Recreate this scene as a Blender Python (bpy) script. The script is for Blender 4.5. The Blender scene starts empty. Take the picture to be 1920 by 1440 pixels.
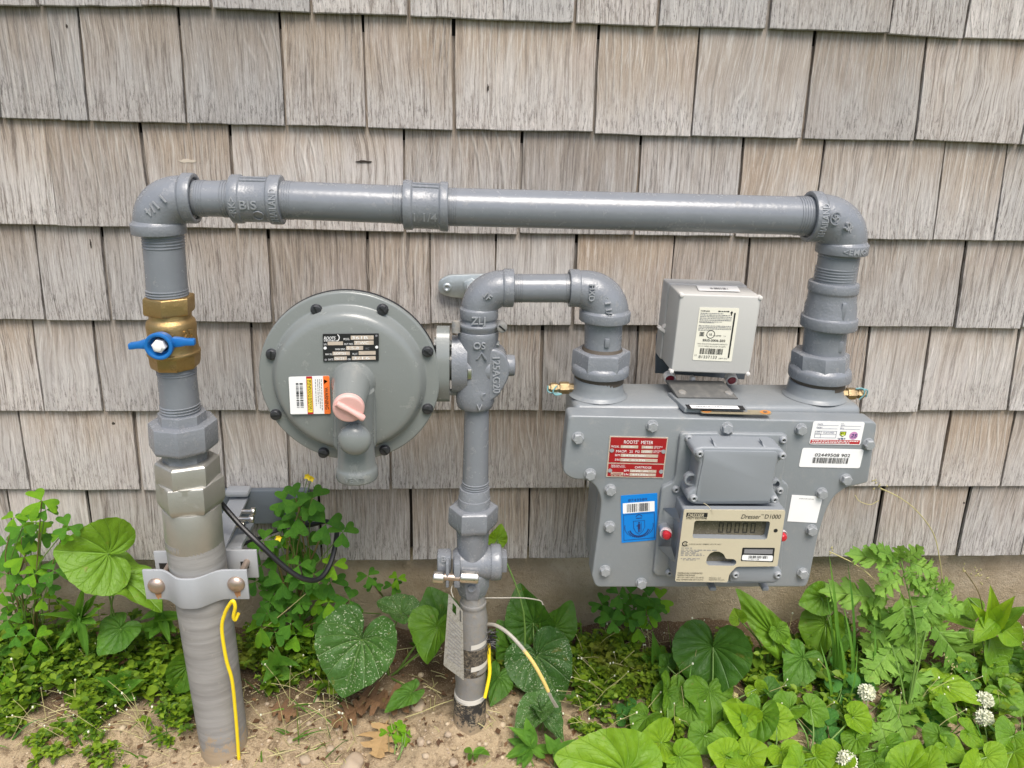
import bpy, bmesh, math, random
from mathutils import Vector, Matrix, noise
from mathutils.geometry import tessellate_polygon
random.seed(7)
C = bpy.context.scene.collection
SC = bpy.context.scene

# ------------------------------------------------------------------ camera, sky, sun, exposure
FOC, PITCH, YAW, ROLL, DIST = 1450.0, 0.346973, 0.067483, 0.028379, 1.033657
_cp, _sp, _cy, _sy = math.cos(PITCH), math.sin(PITCH), math.cos(YAW), math.sin(YAW)
_fw = Vector((_sy*_cp, _cy*_cp, -_sp))
_r0 = Vector((_cy, -_sy, 0.0)); _u0 = _r0.cross(_fw)
_c, _s = math.cos(ROLL), math.sin(ROLL)
CR = _c*_r0 + _s*_u0
CU = -_s*_r0 + _c*_u0
CF = _fw
CAMP = Vector((0, -DIST, 0))
cam = bpy.data.cameras.new('camera'); camo = bpy.data.objects.new('camera', cam); C.objects.link(camo)
cam.sensor_width = 36.0; cam.lens = FOC/1920*36.0; cam.clip_start = 0.02; cam.clip_end = 200
camo.matrix_world = Matrix(((CR.x, CU.x, -CF.x, CAMP.x), (CR.y, CU.y, -CF.y, CAMP.y), (CR.z, CU.z, -CF.z, CAMP.z), (0, 0, 0, 1)))
SC.camera = camo

SUN_EL, SUN_AZ = math.radians(60), math.radians(168)      # azimuth: clockwise from +Y
world = bpy.data.worlds.new("World"); SC.world = world; world.use_nodes = True
wn = world.node_tree.nodes; wl = world.node_tree.links; wn.clear()
wo = wn.new('ShaderNodeOutputWorld'); wb = wn.new('ShaderNodeBackground'); ws = wn.new('ShaderNodeTexSky')
ws.sky_type = 'NISHITA'; ws.sun_disc = False; ws.sun_elevation = SUN_EL; ws.sun_rotation = SUN_AZ
ws.air_density = 1.0; ws.dust_density = 3.5; ws.ozone_density = 0.8
wb.inputs['Strength'].default_value = 0.085
wl.new(ws.outputs[0], wb.inputs[0]); wl.new(wb.outputs[0], wo.inputs[0])
sun = bpy.data.lights.new('sun', 'SUN'); suno = bpy.data.objects.new('sun', sun); C.objects.link(suno)
sun.energy = 1.5; sun.angle = math.radians(30); sun.color = (1.0, 0.955, 0.89)
_sd = Vector((math.sin(SUN_AZ)*math.cos(SUN_EL), math.cos(SUN_AZ)*math.cos(SUN_EL), math.sin(SUN_EL)))
suno.rotation_euler = _sd.to_track_quat('Z', 'Y').to_euler()
SC.view_settings.view_transform = 'Standard'; SC.view_settings.look = 'None'
SC.view_settings.gamma = 1.0; SC.view_settings.use_curve_mapping = False
SC.view_settings.exposure = 1.32
SC.cycles.max_bounces = 8; SC.cycles.transparent_max_bounces = 12

# ------------------------------------------------------------------ measuring helpers
def FW(px, py, off=0.0):
    """point on the vertical plane `off` metres in front of the shingle butts seen at photo pixel px,py"""
    d = CF + CR*((px-960)/FOC) - CU*((py-720)/FOC)
    t = (DIST-off)/d.y
    return CAMP + d*t
def scl(p):
    """photo pixels per metre at point p"""
    return FOC/((p-CAMP).dot(CF))
def gz(x, off):
    """ground height at x, off metres in front of the wall"""
    o = max(off, -0.2)
    z = -0.812 - (0.26*min(o, 0.22) + 0.06*max(0.0, min(o, 1.5)-0.22))
    z += 0.038*math.exp(-((x-0.01)/0.085)**2-((o-0.18)/0.085)**2)+0.014*math.exp(-((x+0.325)/0.07)**2-((o-0.19)/0.07)**2)
    return z
def gzn(x, off):
    z = gz(x, off)
    p = Vector((x, off, 0))
    z += 0.012*noise.noise(p*9) + 0.007*noise.noise(p*31) + 0.0034*noise.noise(p*80) + 0.0014*noise.noise(p*190)
    return z
def G(px, py):
    """ground point seen at photo pixel"""
    d = CF + CR*((px-960)/FOC) - CU*((py-720)/FOC)
    off = 0.1
    for _ in range(25):
        t = (DIST-off)/d.y; P = CAMP+d*t
        # adjust off so that P.z == ground
        tz = gz(P.x, off)/d.z
        off = 0.5*off + 0.5*(DIST - tz*d.y)
    P = CAMP + d*((DIST-off)/d.y); P.z = gzn(P.x, off)
    return P

# ------------------------------------------------------------------ object helpers
ROOT = {}
def thing(name, label, cat, loc, group=None):
    o = bpy.data.objects.new(name, None); C.objects.link(o); o.location = loc; o.empty_display_size = 0.03
    o['label'] = label; o['category'] = cat
    if group: o['group'] = group
    ROOT[o.name] = Vector(loc); return o
def base(par):
    return ROOT.get(par.name, Vector((0, 0, 0))) if par else Vector((0, 0, 0))
def mobj(name, verts, faces, mats, parent=None, mi=None, sharp=35, smooth=True, rc=False):
    """mesh object from world-space vertices"""
    me = bpy.data.meshes.new(name); b = base(parent)
    me.from_pydata([tuple(Vector(v)-b) for v in verts], [], faces)
    if rc:
        bm = bmesh.new(); bm.from_mesh(me); bmesh.ops.recalc_face_normals(bm, faces=bm.faces); bm.to_mesh(me); bm.free()
    for m in (mats if isinstance(mats, (list, tuple)) else [mats]): me.materials.append(m)
    if mi:
        for p, i in zip(me.polygons, mi): p.material_index = i
    if smooth:
        me.polygons.foreach_set('use_smooth', [True]*len(me.polygons)); me.set_sharp_from_angle(angle=math.radians(sharp))
    me.update()
    o = bpy.data.objects.new(name, me); C.objects.link(o)
    if parent: o.parent = parent; ROOT[o.name] = b
    return o
def inst(name, me, mat4, parent=None):
    o = bpy.data.objects.new(name, me); C.objects.link(o)
    b = base(parent)
    o.matrix_world = mat4
    if parent:
        o.parent = parent
        o.matrix_basis = Matrix.Translation(-b) @ mat4
        ROOT[o.name] = b
    return o
def setl(o, label=None, cat=None, group=None, kind=None):
    if label: o['label'] = label
    if cat: o['category'] = cat
    if group: o['group'] = group
    if kind: o['kind'] = kind
    return o
class MB:
    def __init__(s): s.v = []; s.f = []; s.m = []
    def add(s, v, f, m=0):
        n = len(s.v); s.v += [Vector(q) for q in v]; s.f += [tuple(i+n for i in q) for q in f]; s.m += [m]*len(f)
    def obj(s, name, mats, parent=None, **k): return mobj(name, s.v, s.f, mats, parent, s.m, **k)

def chamf(prof, d):
    """cut the corners of a profile polyline"""
    out = [prof[0]]
    for i in range(1, len(prof)-1):
        a, b, c = Vector(prof[i-1]), Vector(prof[i]), Vector(prof[i+1])
        la, lc = (a-b).length, (c-b).length
        if la < 1e-7 or lc < 1e-7: out.append(tuple(b)); continue
        ang = (b-a).angle(c-b)
        if ang < math.radians(25): out.append(tuple(b)); continue
        k = min(d, 0.42*la, 0.42*lc)
        p, q = b+(a-b)/la*k, b+(c-b)/lc*k
        m = (p+q)/2*0.6 + b*0.4
        out += [tuple(p), tuple(m), tuple(q)]
    out.append(prof[-1]); return out
def lathe(prof, org, axis, n=40, rot=0.0, ref=None, cap=True):
    """prof: (t, r) along axis from org; returns verts, faces"""
    ax = Vector(axis).normalized()
    e1 = Vector(ref) if ref else (Vector((0, -1, 0)) if abs(ax.y) < 0.8 else Vector((0, 0, 1)))
    e1 = (e1-ax*e1.dot(ax)).normalized(); e2 = ax.cross(e1)
    v = []; f = []
    for t, r in prof:
        for k in range(n):
            a = 2*math.pi*k/n+rot
            v.append(org+ax*t+(e1*math.cos(a)+e2*math.sin(a))*r)
    m = len(prof)
    for i in range(m-1):
        for k in range(n):
            k2 = (k+1) % n
            f.append((i*n+k, i*n+k2, (i+1)*n+k2, (i+1)*n+k))
    if cap:
        f.append(tuple(range(n-1, -1, -1))); f.append(tuple((m-1)*n+k for k in range(n)))
    return v, f
def rings(pts, n=40, rot=0.0, horiz=False, cap=True):
    """pts: (centre Vector, radius); rings stay square to z (or x when horiz)"""
    v = []; f = []
    for c, r in pts:
        for k in range(n):
            a = 2*math.pi*k/n+rot
            if horiz: v.append(c+Vector((0, -math.cos(a)*r, math.sin(a)*r)))
            else: v.append(c+Vector((math.sin(a)*r, -math.cos(a)*r, 0)))
    for i in range(len(pts)-1):
        for k in range(n):
            k2 = (k+1) % n; f.append((i*n+k, (i+1)*n+k, (i+1)*n+k2, i*n+k2))
    if cap:
        f.append(tuple(range(n))); f.append(tuple((len(pts)-1)*n+k for k in range(n-1, -1, -1)))
    return v, f
def _chpts(pts, d):
    zs = [0.0]
    P2 = [((c-pts[0][0]).length, r) for c, r in pts]
    ch = chamf([(a, b) for a, b in P2], d)
    L = P2[-1][0] or 1e-6; c0, c1 = pts[0][0], pts[-1][0]
    return [(c0+(c1-c0)*(t/L), r) for t, r in ch]
PO = 0.17                                              # pipe axes stand this far in front of the wall
def vprof(pts, off=PO):
    """pts (x, y of the visible front edge, half width) down a vertical pipe -> (centre, radius); y None = same height as before"""
    out = []
    for x, y, hw in pts:
        if y is None:
            c = out[-1][0].copy(); r = hw/scl(c)
        else:
            r = hw/scl(FW(x, y, off))
            P = FW(x, y, off+r); c = Vector((P.x, -off, P.z))
            c.x = FW(x, y-r*300, off).x
        out.append((c, r))
    return out
def hprof(pts, off=PO):
    out = []
    for x, y, hw in pts:
        c = FW(x, y, off); out.append((c, hw/scl(c)))
    return out
def vpart(name, pts, mat, parent, n=40, rot=0.0, d=0.0012, off=PO, **k):
    q = vprof(pts, off)
    c0, c1 = q[0][0], q[-1][0]
    v, f = rings(_chpts(q, d), n, rot); v, f = v, f
    return mobj(name, v, f, mat, parent, rc=True, **k)
def hpart(name, pts, mat, parent, n=40, rot=0.0, d=0.0012, off=PO, **k):
    v, f = rings(_chpts(hprof(pts, off), d), n, rot, True)
    return mobj(name, v, f, mat, parent, rc=True, **k)
def threads(c0, c1, r, turns, mat, parent, horiz=False):
    pts = []
    for i in range(turns):
        for t, k in ((0.0, -0.0009), (0.25, 0.0006), (0.55, 0.0006), (0.8, -0.0009)):
            s = (i+t)/turns; pts.append((c0+(c1-c0)*s, r+k))
    pts.append((c1, r-0.0009))
    v, f = rings(pts, 36, 0, horiz)
    return mobj('thread', v, f, mat, parent, sharp=60, rc=True)
def tube(path, r, n=8, cap=True):
    """path of Vectors; r number or list"""
    v = []; f = []; prev = None
    for i, p in enumerate(path):
        a = path[max(0, i-1)]; b = path[min(len(path)-1, i+1)]
        t = (b-a).normalized()
        if prev is None:
            e = Vector((0, 0, 1)) if abs(t.z) < 0.9 else Vector((1, 0, 0))
            e = (e-t*e.dot(t)).normalized()
        else:
            e = (prev-t*prev.dot(t)).normalized()
        prev = e; e2 = t.cross(e); rr = r[i] if isinstance(r, (list, tuple)) else r
        for k in range(n):
            q = 2*math.pi*k/n; v.append(p+(e*math.cos(q)+e2*math.sin(q))*rr)
    for i in range(len(path)-1):
        for k in range(n):
            k2 = (k+1) % n; f.append((i*n+k, i*n+k2, (i+1)*n+k2, (i+1)*n+k))
    if cap: f.append(tuple(range(n-1, -1, -1))); f.append(tuple((len(path)-1)*n+k for k in range(n)))
    return v, f
def spline(pts, sub=8):
    """Catmull-Rom through pts"""
    P = [pts[0]*2-pts[1]]+list(pts)+[pts[-1]*2-pts[-2]]; out = []
    for i in range(1, len(P)-2):
        for k in range(sub):
            t = k/sub; a, b, c, d = P[i-1], P[i], P[i+1], P[i+2]
            out.append(0.5*((2*b)+(c-a)*t+(2*a-5*b+4*c-d)*t*t+(3*b-a-3*c+d)*t*t*t))
    out.append(P[-2]); return out
def prism(poly, back, bevel=0.002, seg=2, allround=False):
    """front polygon (world points, any order) pushed along vector back; front edges rounded"""
    bm = bmesh.new(); vs = [bm.verts.new(p) for p in poly]
    f = bm.faces.new(vs); f.normal_update()
    if f.normal.dot(back) > 0: f.normal_flip()
    r = bmesh.ops.extrude_face_region(bm, geom=[f])
    ev = [e for e in r['geom'] if isinstance(e, bmesh.types.BMVert)]
    bmesh.ops.translate(bm, vec=back, verts=ev)
    bm.verts.ensure_lookup_table()
    bm.faces.ensure_lookup_table()
    bmesh.ops.recalc_face_normals(bm, faces=bm.faces)
    if bevel > 0:
        fs = set(vs); es = [e for e in bm.edges if (e.verts[0] in fs and e.verts[1] in fs)]
        if allround:
            es = list(set(es+[e for e in bm.edges if e.calc_face_angle(0) > 0.6]))
        bmesh.ops.bevel(bm, geom=es, offset=bevel, segments=seg, profile=0.5, affect='EDGES', clamp_overlap=True)
    bm.verts.index_update()
    v = [q.co.copy() for q in bm.verts]; fc = [tuple(w.index for w in q.verts) for q in bm.faces]
    bm.free(); return v, fc
def box(c, sx, sy, sz, bevel=0.0, seg=2, R=None):
    bm = bmesh.new(); bmesh.ops.create_cube(bm, size=1.0)
    bmesh.ops.scale(bm, vec=(sx, sy, sz), verts=bm.verts)
    if bevel: bmesh.ops.bevel(bm, geom=list(bm.edges), offset=bevel, segments=seg, profile=0.5, affect='EDGES')
    M = (R.to_4x4() if R else Matrix.Identity(4)); c = Vector(c)
    v = [(M @ q.co)+c for q in bm.verts]; bm.verts.index_update()
    f = [tuple(w.index for w in q.verts) for q in bm.faces]; bm.free(); return v, f
def roundpoly(pts, rad, seg=4):
    """round the corners of a 2-D polygon; rad number or list"""
    out = []; n = len(pts)
    for i in range(n):
        a, b, c = Vector(pts[i-1][:2]), Vector(pts[i][:2]), Vector(pts[(i+1) % n][:2])
        r = rad[i] if isinstance(rad, (list, tuple)) else rad
        la, lc = (a-b).length, (c-b).length; k = min(r, la*0.45, lc*0.45)
        if k < 1e-6: out.append((b.x, b.y)); continue
        p, q = b+(a-b)/la*k, b+(c-b)/lc*k
        for s in range(seg+1):
            t = s/seg; w = p*(1-t)**2+b*2*t*(1-t)+q*t*t; out.append((w.x, w.y))
    return out
def FWP(poly, off): return [FW(x, y, off) for x, y in poly]

_tc = {}
def text_geo(body, italic=0.0, bold=0.0, extrude=0.0):
    """glyph mesh of unit cap height, left-aligned on the baseline"""
    key = (body, italic, bold, extrude)
    if key in _tc: return _tc[key]
    cu = bpy.data.curves.new('t', 'FONT'); cu.body = body; cu.size = 1.4; cu.shear = italic; cu.offset = bold; cu.extrude = extrude
    cu.resolution_u = 3
    o = bpy.data.objects.new('t', cu); me = bpy.data.meshes.new_from_object(o)
    v = [q.co.copy() for q in me.vertices]; f = [tuple(p.vertices) for p in me.polygons]
    bpy.data.objects.remove(o); bpy.data.curves.remove(cu); bpy.data.meshes.remove(me)
    _tc[key] = (v, f); return v, f
class Sheet:
    """a flat label: quad TL,TR,BR,BL in world space; u right 0..1, v down 0..1, h outwards"""
    def __init__(s, q):
        s.q = [Vector(p) for p in q]; s.mb = MB(); s.mats = []
        s.n = (s.q[1]-s.q[0]).cross(s.q[0]-s.q[3]).normalized()
        s.W = ((s.q[1]-s.q[0]).length+(s.q[2]-s.q[3]).length)/2; s.H = ((s.q[3]-s.q[0]).length+(s.q[2]-s.q[1]).length)/2
    def P(s, u, v, h=0.0):
        a, b, c, d = s.q
        return (a*(1-u)+b*u)*(1-v)+(d*(1-u)+c*u)*v+s.n*h
    def mi(s, m):
        if m not in s.mats: s.mats.append(m)
        return s.mats.index(m)
    def rect(s, u0, v0, u1, v1, m, h=0.0003):
        s.mb.add([s.P(u0, v0, h), s.P(u0, v1, h), s.P(u1, v1, h), s.P(u1, v0, h)], [(0, 1, 2, 3)], s.mi(m))
    def poly(s, pts, m, h=0.0003):
        n = len(pts); t = tessellate_polygon([[Vector((u, -v, 0)) for u, v in pts]])
        fs = []
        for a, b, c in t:
            A, B, D = (Vector((pts[i][0], -pts[i][1])) for i in (a, b, c))
            fs.append((a, b, c) if (B-A).cross(D-A) > 0 else (a, c, b))
        s.mb.add([s.P(u, v, h) for u, v in pts], fs, s.mi(m))
    def frame(s, u0, v0, u1, v1, t, m, h=0.0003):
        tu, tv = t/s.W, t/s.H
        s.rect(u0, v0, u1, v0+tv, m, h); s.rect(u0, v1-tv, u1, v1, m, h); s.rect(u0, v0+tv, u0+tu, v1-tv, m, h); s.rect(u1-tu, v0+tv, u1, v1-tv, m, h)
    def arc(s, cu, cv, r, a0, a1, t, m, h=0.0003, n=20, sy=1.0):
        """ring segment, r and t in metres"""
        v = []
        for i in range(n+1):
            a = a0+(a1-a0)*i/n
            for q in (r-t/2, r+t/2): v.append(s.P(cu+math.cos(a)*q/s.W, cv-math.sin(a)*q*sy/s.H, h))
        s.mb.add(v, [(2*i, 2*i+1, 2*i+3, 2*i+2) for i in range(n)], s.mi(m))
    def disc(s, cu, cv, r, m, h=0.0003, n=24):
        s.poly([(cu+math.cos(2*math.pi*i/n)*r/s.W, cv+math.sin(2*math.pi*i/n)*r/s.H) for i in range(n)], m, h)
    def text(s, body, u, v, hv, m, width=None, align='L', rot=0, italic=0.0, bold=0.0, h=0.0004):
        """baseline at v; hv cap height as a fraction of H; width forces the run length (fraction of W)"""
        tv, tf = text_geo(body, italic, bold)
        x0 = min(p.x for p in tv); x1 = max(p.x for p in tv); L = x1-x0
        hh = hv*s.H; k = hh
        kx = (width*(s.H if rot else s.W)/L) if width else k
        out = []
        for p in tv:
            x = (p.x-x0)*kx; y = p.y*k
            w = L*kx
            if align == 'C': x -= w/2
            if align == 'R': x -= w
            if rot == 90: x, y = y, -x          # reads downwards
            out.append(s.P(u+x/s.W, v-y/s.H, h))
        s.mb.add(out, tf, s.mi(m))
    def greek(s, u0, u1, v, hv, m, seed=0, h=0.0003):
        """a line of print too small to read"""
        R = random.Random(seed); u = u0
        while u < u1-0.004:
            w = R.uniform(0.012, 0.05)
            s.rect(u, v-hv*R.uniform(0.75, 1.0), min(u+w, u1), v, m, h); u += w+R.uniform(0.008, 0.016)
    def bars(s, u0, v0, u1, v1, m, n=30, seed=1, h=0.0003, vert=False):
        R = random.Random(seed); w = [R.choice((1, 1, 1, 2, 3)) for _ in range(2*n)]; T = sum(w); p = 0
        for i, k in enumerate(w):
            if i % 2 == 0:
                a, b = p/T, (p+k)/T
                if vert: s.rect(u0, v0+(v1-v0)*a, u1, v0+(v1-v0)*b, m, h)
                else: s.rect(u0+(u1-u0)*a, v0, u0+(u1-u0)*b, v1, m, h)
            p += k
    def base(s, name, m, parent, thick=0.0006, rad=0.0, edge=None):
        """the sheet itself, a thin slab with rounded corners"""
        ru = rad
        if rad > 0:
            pts = roundpoly([(0, 0), (s.W, 0), (s.W, s.H), (0, s.H)], rad)
            poly = [s.P(x/s.W, y/s.H, 0) for x, y in pts]
        else: poly = [s.P(0, 0), s.P(1, 0), s.P(1, 1), s.P(0, 1)]
        v, f = prism(poly, -s.n*thick, 0)
        return mobj(name, v, f, m, parent, smooth=False)
    def done(s, parent, name='printing'):
        return s.mb.obj(name, s.mats, parent, smooth=False)
def px_sheet(q, off): return Sheet([FW(x, y, off) for x, y in q])

# ------------------------------------------------------------------ materials
def newmat(name):
    m = bpy.data.materials.new(name); m.use_nodes = True; nt = m.node_tree; nt.nodes.clear()
    o = nt.nodes.new('ShaderNodeOutputMaterial'); p = nt.nodes.new('ShaderNodeBsdfPrincipled')
    nt.links.new(p.outputs[0], o.inputs[0]); return m, nt, p
def N(nt, t, **k):
    n = nt.nodes.new(t)
    for a, b in k.items(): setattr(n, a, b)
    return n
def noise_t(nt, vec, scale, detail=4, rough=0.6, dist=0.0):
    n = N(nt, 'ShaderNodeTexNoise'); n.inputs['Scale'].default_value = scale; n.inputs['Detail'].default_value = detail
    n.inputs['Roughness'].default_value = rough; n.inputs['Distortion'].default_value = dist
    if vec: nt.links.new(vec, n.inputs['Vector'])
    return n.outputs['Fac']
def mth(nt, op, a, b=None, c=None, clamp=False):
    n = N(nt, 'ShaderNodeMath', operation=op); n.use_clamp = clamp
    for i, q in enumerate((a, b, c)):
        if q is None: continue
        if isinstance(q, (int, float)): n.inputs[i].default_value = q
        else: nt.links.new(q, n.inputs[i])
    return n.outputs[0]
def ramp(nt, fac, a, b):
    n = N(nt, 'ShaderNodeMapRange'); n.interpolation_type = 'SMOOTHSTEP'; n.clamp = True
    n.inputs['From Min'].default_value = a; n.inputs['From Max'].default_value = b
    nt.links.new(fac, n.inputs['Value']); return n.outputs[0]
def mixc(nt, fac, a, b, mode='MIX'):
    n = N(nt, 'ShaderNodeMix', data_type='RGBA', blend_type=mode)
    for s, q in ((0, fac), (6, a), (7, b)):
        if isinstance(q, (int, float)): n.inputs[s].default_value = q
        elif isinstance(q, tuple): n.inputs[s].default_value = (*q, 1) if len(q) == 3 else q
        else: nt.links.new(q, n.inputs[s])
    return n.outputs[2]
def vscale(nt, vec, s):
    n = N(nt, 'ShaderNodeVectorMath', operation='MULTIPLY'); nt.links.new(vec, n.inputs[0]); n.inputs[1].default_value = s; return n.outputs[0]
def bump(nt, p, h, strength, dist):
    b = N(nt, 'ShaderNodeBump'); b.inputs['Strength'].default_value = strength; b.inputs['Distance'].default_value = dist
    nt.links.new(h, b.inputs['Height']); nt.links.new(b.outputs[0], p.inputs['Normal'])
def objco(nt): return N(nt, 'ShaderNodeTexCoord').outputs['Object']
def attr(nt, name):
    a = N(nt, 'ShaderNodeAttribute'); a.attribute_name = name; return a.outputs['Fac']
def rnd(nt): return N(nt, 'ShaderNodeObjectInfo').outputs['Random']

def simple(name, col, rough=0.5, metal=0.0, var=0.12, vs=60, bs=0.0, bsc=300, dust=0.0, dcol=(0.30, 0.26, 0.20), spec=0.5, coat=0.0):
    m, nt, p = newmat(name); co = objco(nt)
    n1 = noise_t(nt, co, vs, 5)
    k = mth(nt, 'MULTIPLY_ADD', n1, 2*var, 1-var)
    c = mixc(nt, 1.0, col, N(nt, 'ShaderNodeCombineColor').outputs[0], 'MULTIPLY')
    cc = nt.nodes[-2] if False else None
    hs = N(nt, 'ShaderNodeHueSaturation'); hs.inputs['Color'].default_value = (*col, 1); nt.links.new(k, hs.inputs['Value'])
    c = hs.outputs[0]
    if dust > 0:
        d = ramp(nt, noise_t(nt, co, vs*2.2, 8, 0.75), 0.62-dust*0.25, 0.78)
        c = mixc(nt, mth(nt, 'MULTIPLY', d, min(1.0, dust*1.4)), c, dcol)
        r = mth(nt, 'MULTIPLY_ADD', d, 0.4, rough, clamp=True); nt.links.new(r, p.inputs['Roughness'])
    else:
        r = mth(nt, 'MULTIPLY_ADD', noise_t(nt, co, vs*1.7, 4), 0.2, rough-0.1, clamp=True); nt.links.new(r, p.inputs['Roughness'])
    nt.links.new(c, p.inputs['Base Color'])
    p.inputs['Metallic'].default_value = metal; p.inputs['Specular IOR Level'].default_value = spec
    if coat: p.inputs['Coat Weight'].default_value = coat; p.inputs['Coat Roughness'].default_value = 0.15
    if bs:
        h = mth(nt, 'ADD', noise_t(nt, co, bsc, 3), mth(nt, 'MULTIPLY', noise_t(nt, co, bsc*0.22, 2), 1.4))
        bump(nt, p, h, bs, 0.0015)
    return m
PIPE = simple('pipe_paint', (0.180, 0.194, 0.214), 0.22, 0, 0.10, 40, 0.15, 190, dust=0.32, dcol=(0.27, 0.25, 0.22))
CAST = simple('cast_paint', (0.180, 0.193, 0.212), 0.25, 0, 0.12, 50, 0.26, 420, dust=0.36, dcol=(0.28, 0.26, 0.23))
REGP = simple('regulator_paint', (0.185, 0.200, 0.193), 0.22, 0, 0.05, 20, 0.10, 500, dust=0.25, dcol=(0.35, 0.34, 0.30))
METP = simple('meter_paint', (0.205, 0.222, 0.232), 0.32, 0, 0.05, 22, 0.12, 600, dust=0.32, dcol=(0.36, 0.34, 0.30))
IDXP = simple('index_plastic', (0.215, 0.232, 0.248), 0.42, 0, 0.04, 30, 0.05, 900, dust=0.10, dcol=(0.38, 0.36, 0.32))
BOLT = simple('painted_bolt', (0.30, 0.315, 0.325), 0.42, 0.15, 0.10, 150, 0.4, 500, dust=0.15)
OLDP = simple('dirty_grey_paint', (0.195, 0.195, 0.190), 0.5, 0, 0.16, 60, 0.45, 300, dust=0.85, dcol=(0.24, 0.21, 0.165))
BRASS = simple('brass', (0.44, 0.305, 0.135), 0.46, 0.95, 0.2, 50, 0.25, 500, dust=0.5, dcol=(0.24, 0.16, 0.07))
CASTL = simple('lit_cast_lettering', (0.27, 0.283, 0.30), 0.4, 0, 0.1, 50)  # cast paint lightened: light caught by raised edges, with dust, put into the colour
DBRASS = simple('dull_brass', (0.36, 0.27, 0.15), 0.5, 0.85, 0.2, 90, 0.2, 500, dust=0.3, dcol=(0.2, 0.15, 0.08))
BLUE = simple('blue_enamel', (0.010, 0.125, 0.38), 0.32, 0, 0.14, 60, 0.12, 300, dust=0.3, dcol=(0.16, 0.26, 0.40))
ZINC = simple('zinc_plate', (0.45, 0.445, 0.415), 0.5, 0.8, 0.12, 45, 0.12, 500, dust=0.22, dcol=(0.36, 0.34, 0.27))
GALV = simple('galvanized', (0.50, 0.54, 0.55), 0.42, 0.8, 0.18, 110, 0.15, 500, dust=0.1)
STEEL = simple('stainless', (0.66, 0.63, 0.58), 0.30, 1.0, 0.10, 80, 0.06, 800)
RUSTB = simple('rusty_bolt', (0.48, 0.38, 0.31), 0.38, 0.85, 0.22, 80, 0.15, 400, dust=0.35, dcol=(0.25, 0.12, 0.06))
SLEEVE = simple('grey_plastic', (0.245, 0.24, 0.23), 0.55, 0, 0.06, 30, 0.1, 300, dust=0.25, dcol=(0.36, 0.33, 0.27))
def soil_splash(nt, co, c, top=0.075):
    """sand stuck to the lowest centimetres of a pipe standing in the soil"""
    sz = N(nt, 'ShaderNodeSeparateXYZ'); nt.links.new(co, sz.inputs[0])
    k = mth(nt, 'ADD', sz.outputs[2], mth(nt, 'MULTIPLY_ADD', noise_t(nt, co, 70, 6, 0.75), 0.20, -0.10))
    return mixc(nt, mth(nt, 'MULTIPLY', ramp(nt, k, top, 0.01), 0.9), c, (0.33, 0.25, 0.16))
def tar_mat():
    m, nt, p = newmat('scuffed_tar'); co = objco(nt)
    a = noise_t(nt, vscale(nt, co, (1, 1, 2)), 170, 6, 0.75); d = noise_t(nt, co, 45, 4, 0.6)
    c = mixc(nt, mth(nt, 'MULTIPLY', ramp(nt, a, 0.50, 0.58), ramp(nt, d, 0.40, 0.62)), (0.02, 0.019, 0.018), (0.33, 0.28, 0.20))
    c = soil_splash(nt, co, c, 0.028)
    nt.links.new(c, p.inputs['Base Color']); p.inputs['Roughness'].default_value = 0.75
    bump(nt, p, a, 0.5, 0.003); return m
TARF = tar_mat()
def band_plastic():
    m, nt, p = newmat('banded_grey_plastic'); co = objco(nt)
    b = noise_t(nt, vscale(nt, co, (5, 5, 62)), 1, 5, 0.62, 0.3); d = noise_t(nt, co, 45, 6, 0.7)
    c = mixc(nt, ramp(nt, b, 0.36, 0.66), (0.205, 0.20, 0.19), (0.285, 0.28, 0.268))
    c = mixc(nt, mth(nt, 'MULTIPLY', ramp(nt, d, 0.60, 0.72), 0.5), c, (0.40, 0.38, 0.34))
    c = soil_splash(nt, co, c, 0.03)
    nt.links.new(c, p.inputs['Base Color']); p.inputs['Roughness'].default_value = 0.6
    bump(nt, p, b, 0.35, 0.004); return m
SLEEVE = band_plastic()
CLAMP = simple('clamp_paint', (0.32, 0.335, 0.35), 0.5, 0.05, 0.05, 40, 0.08, 400, dust=0.08)
RUST = simple('rust_stain', (0.34, 0.17, 0.07), 0.8, 0, 0.3, 120)
BLACK = simple('black_plastic', (0.012, 0.012, 0.014), 0.38, 0, 0.2, 80, 0.1, 500)
GASKET = simple('gasket', (0.075, 0.06, 0.045), 0.7, 0, 0.3, 150, 0.3, 500)
SCREWK = simple('black_screw', (0.045, 0.046, 0.05), 0.34, 0.4, 0.3, 150, 0.4, 600)
PINK = simple('faded_pink_plastic', (0.68, 0.40, 0.36), 0.4, 0, 0.12, 90, 0.1, 400, dust=0.5, dcol=(0.66, 0.48, 0.42))
RED = simple('red_plastic', (0.42, 0.02, 0.03), 0.2, 0, 0.1, 60)
DRED = simple('dark_red_plastic', (0.16, 0.015, 0.025), 0.3, 0, 0.1, 60)
CLEAR = simple('clear_ring', (0.52, 0.44, 0.44), 0.15, 0, 0.05, 60)
BOXP = simple('box_plastic', (0.45, 0.445, 0.425), 0.48, 0, 0.04, 18, 0.06, 700, dust=0.14, dcol=(0.34, 0.32, 0.28))
LUGM = simple('light_lug_plastic', (0.62, 0.60, 0.57), 0.5, 0, 0.05, 30)
CABLE = simple('black_cable', (0.014, 0.014, 0.016), 0.42, 0, 0.2, 60, 0.1, 500)
YEL = simple('yellow_wire', (0.80, 0.60, 0.015), 0.42, 0, 0.12, 120)
YELF = simple('faded_yellow_wire', (0.66, 0.50, 0.16), 0.45, 0, 0.1, 100)
GWIRE = simple('grey_wire', (0.34, 0.32, 0.27), 0.4, 0, 0.2, 120)
TEAL = simple('teal_cap_strap', (0.16, 0.34, 0.36), 0.45, 0, 0.1, 100)
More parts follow.
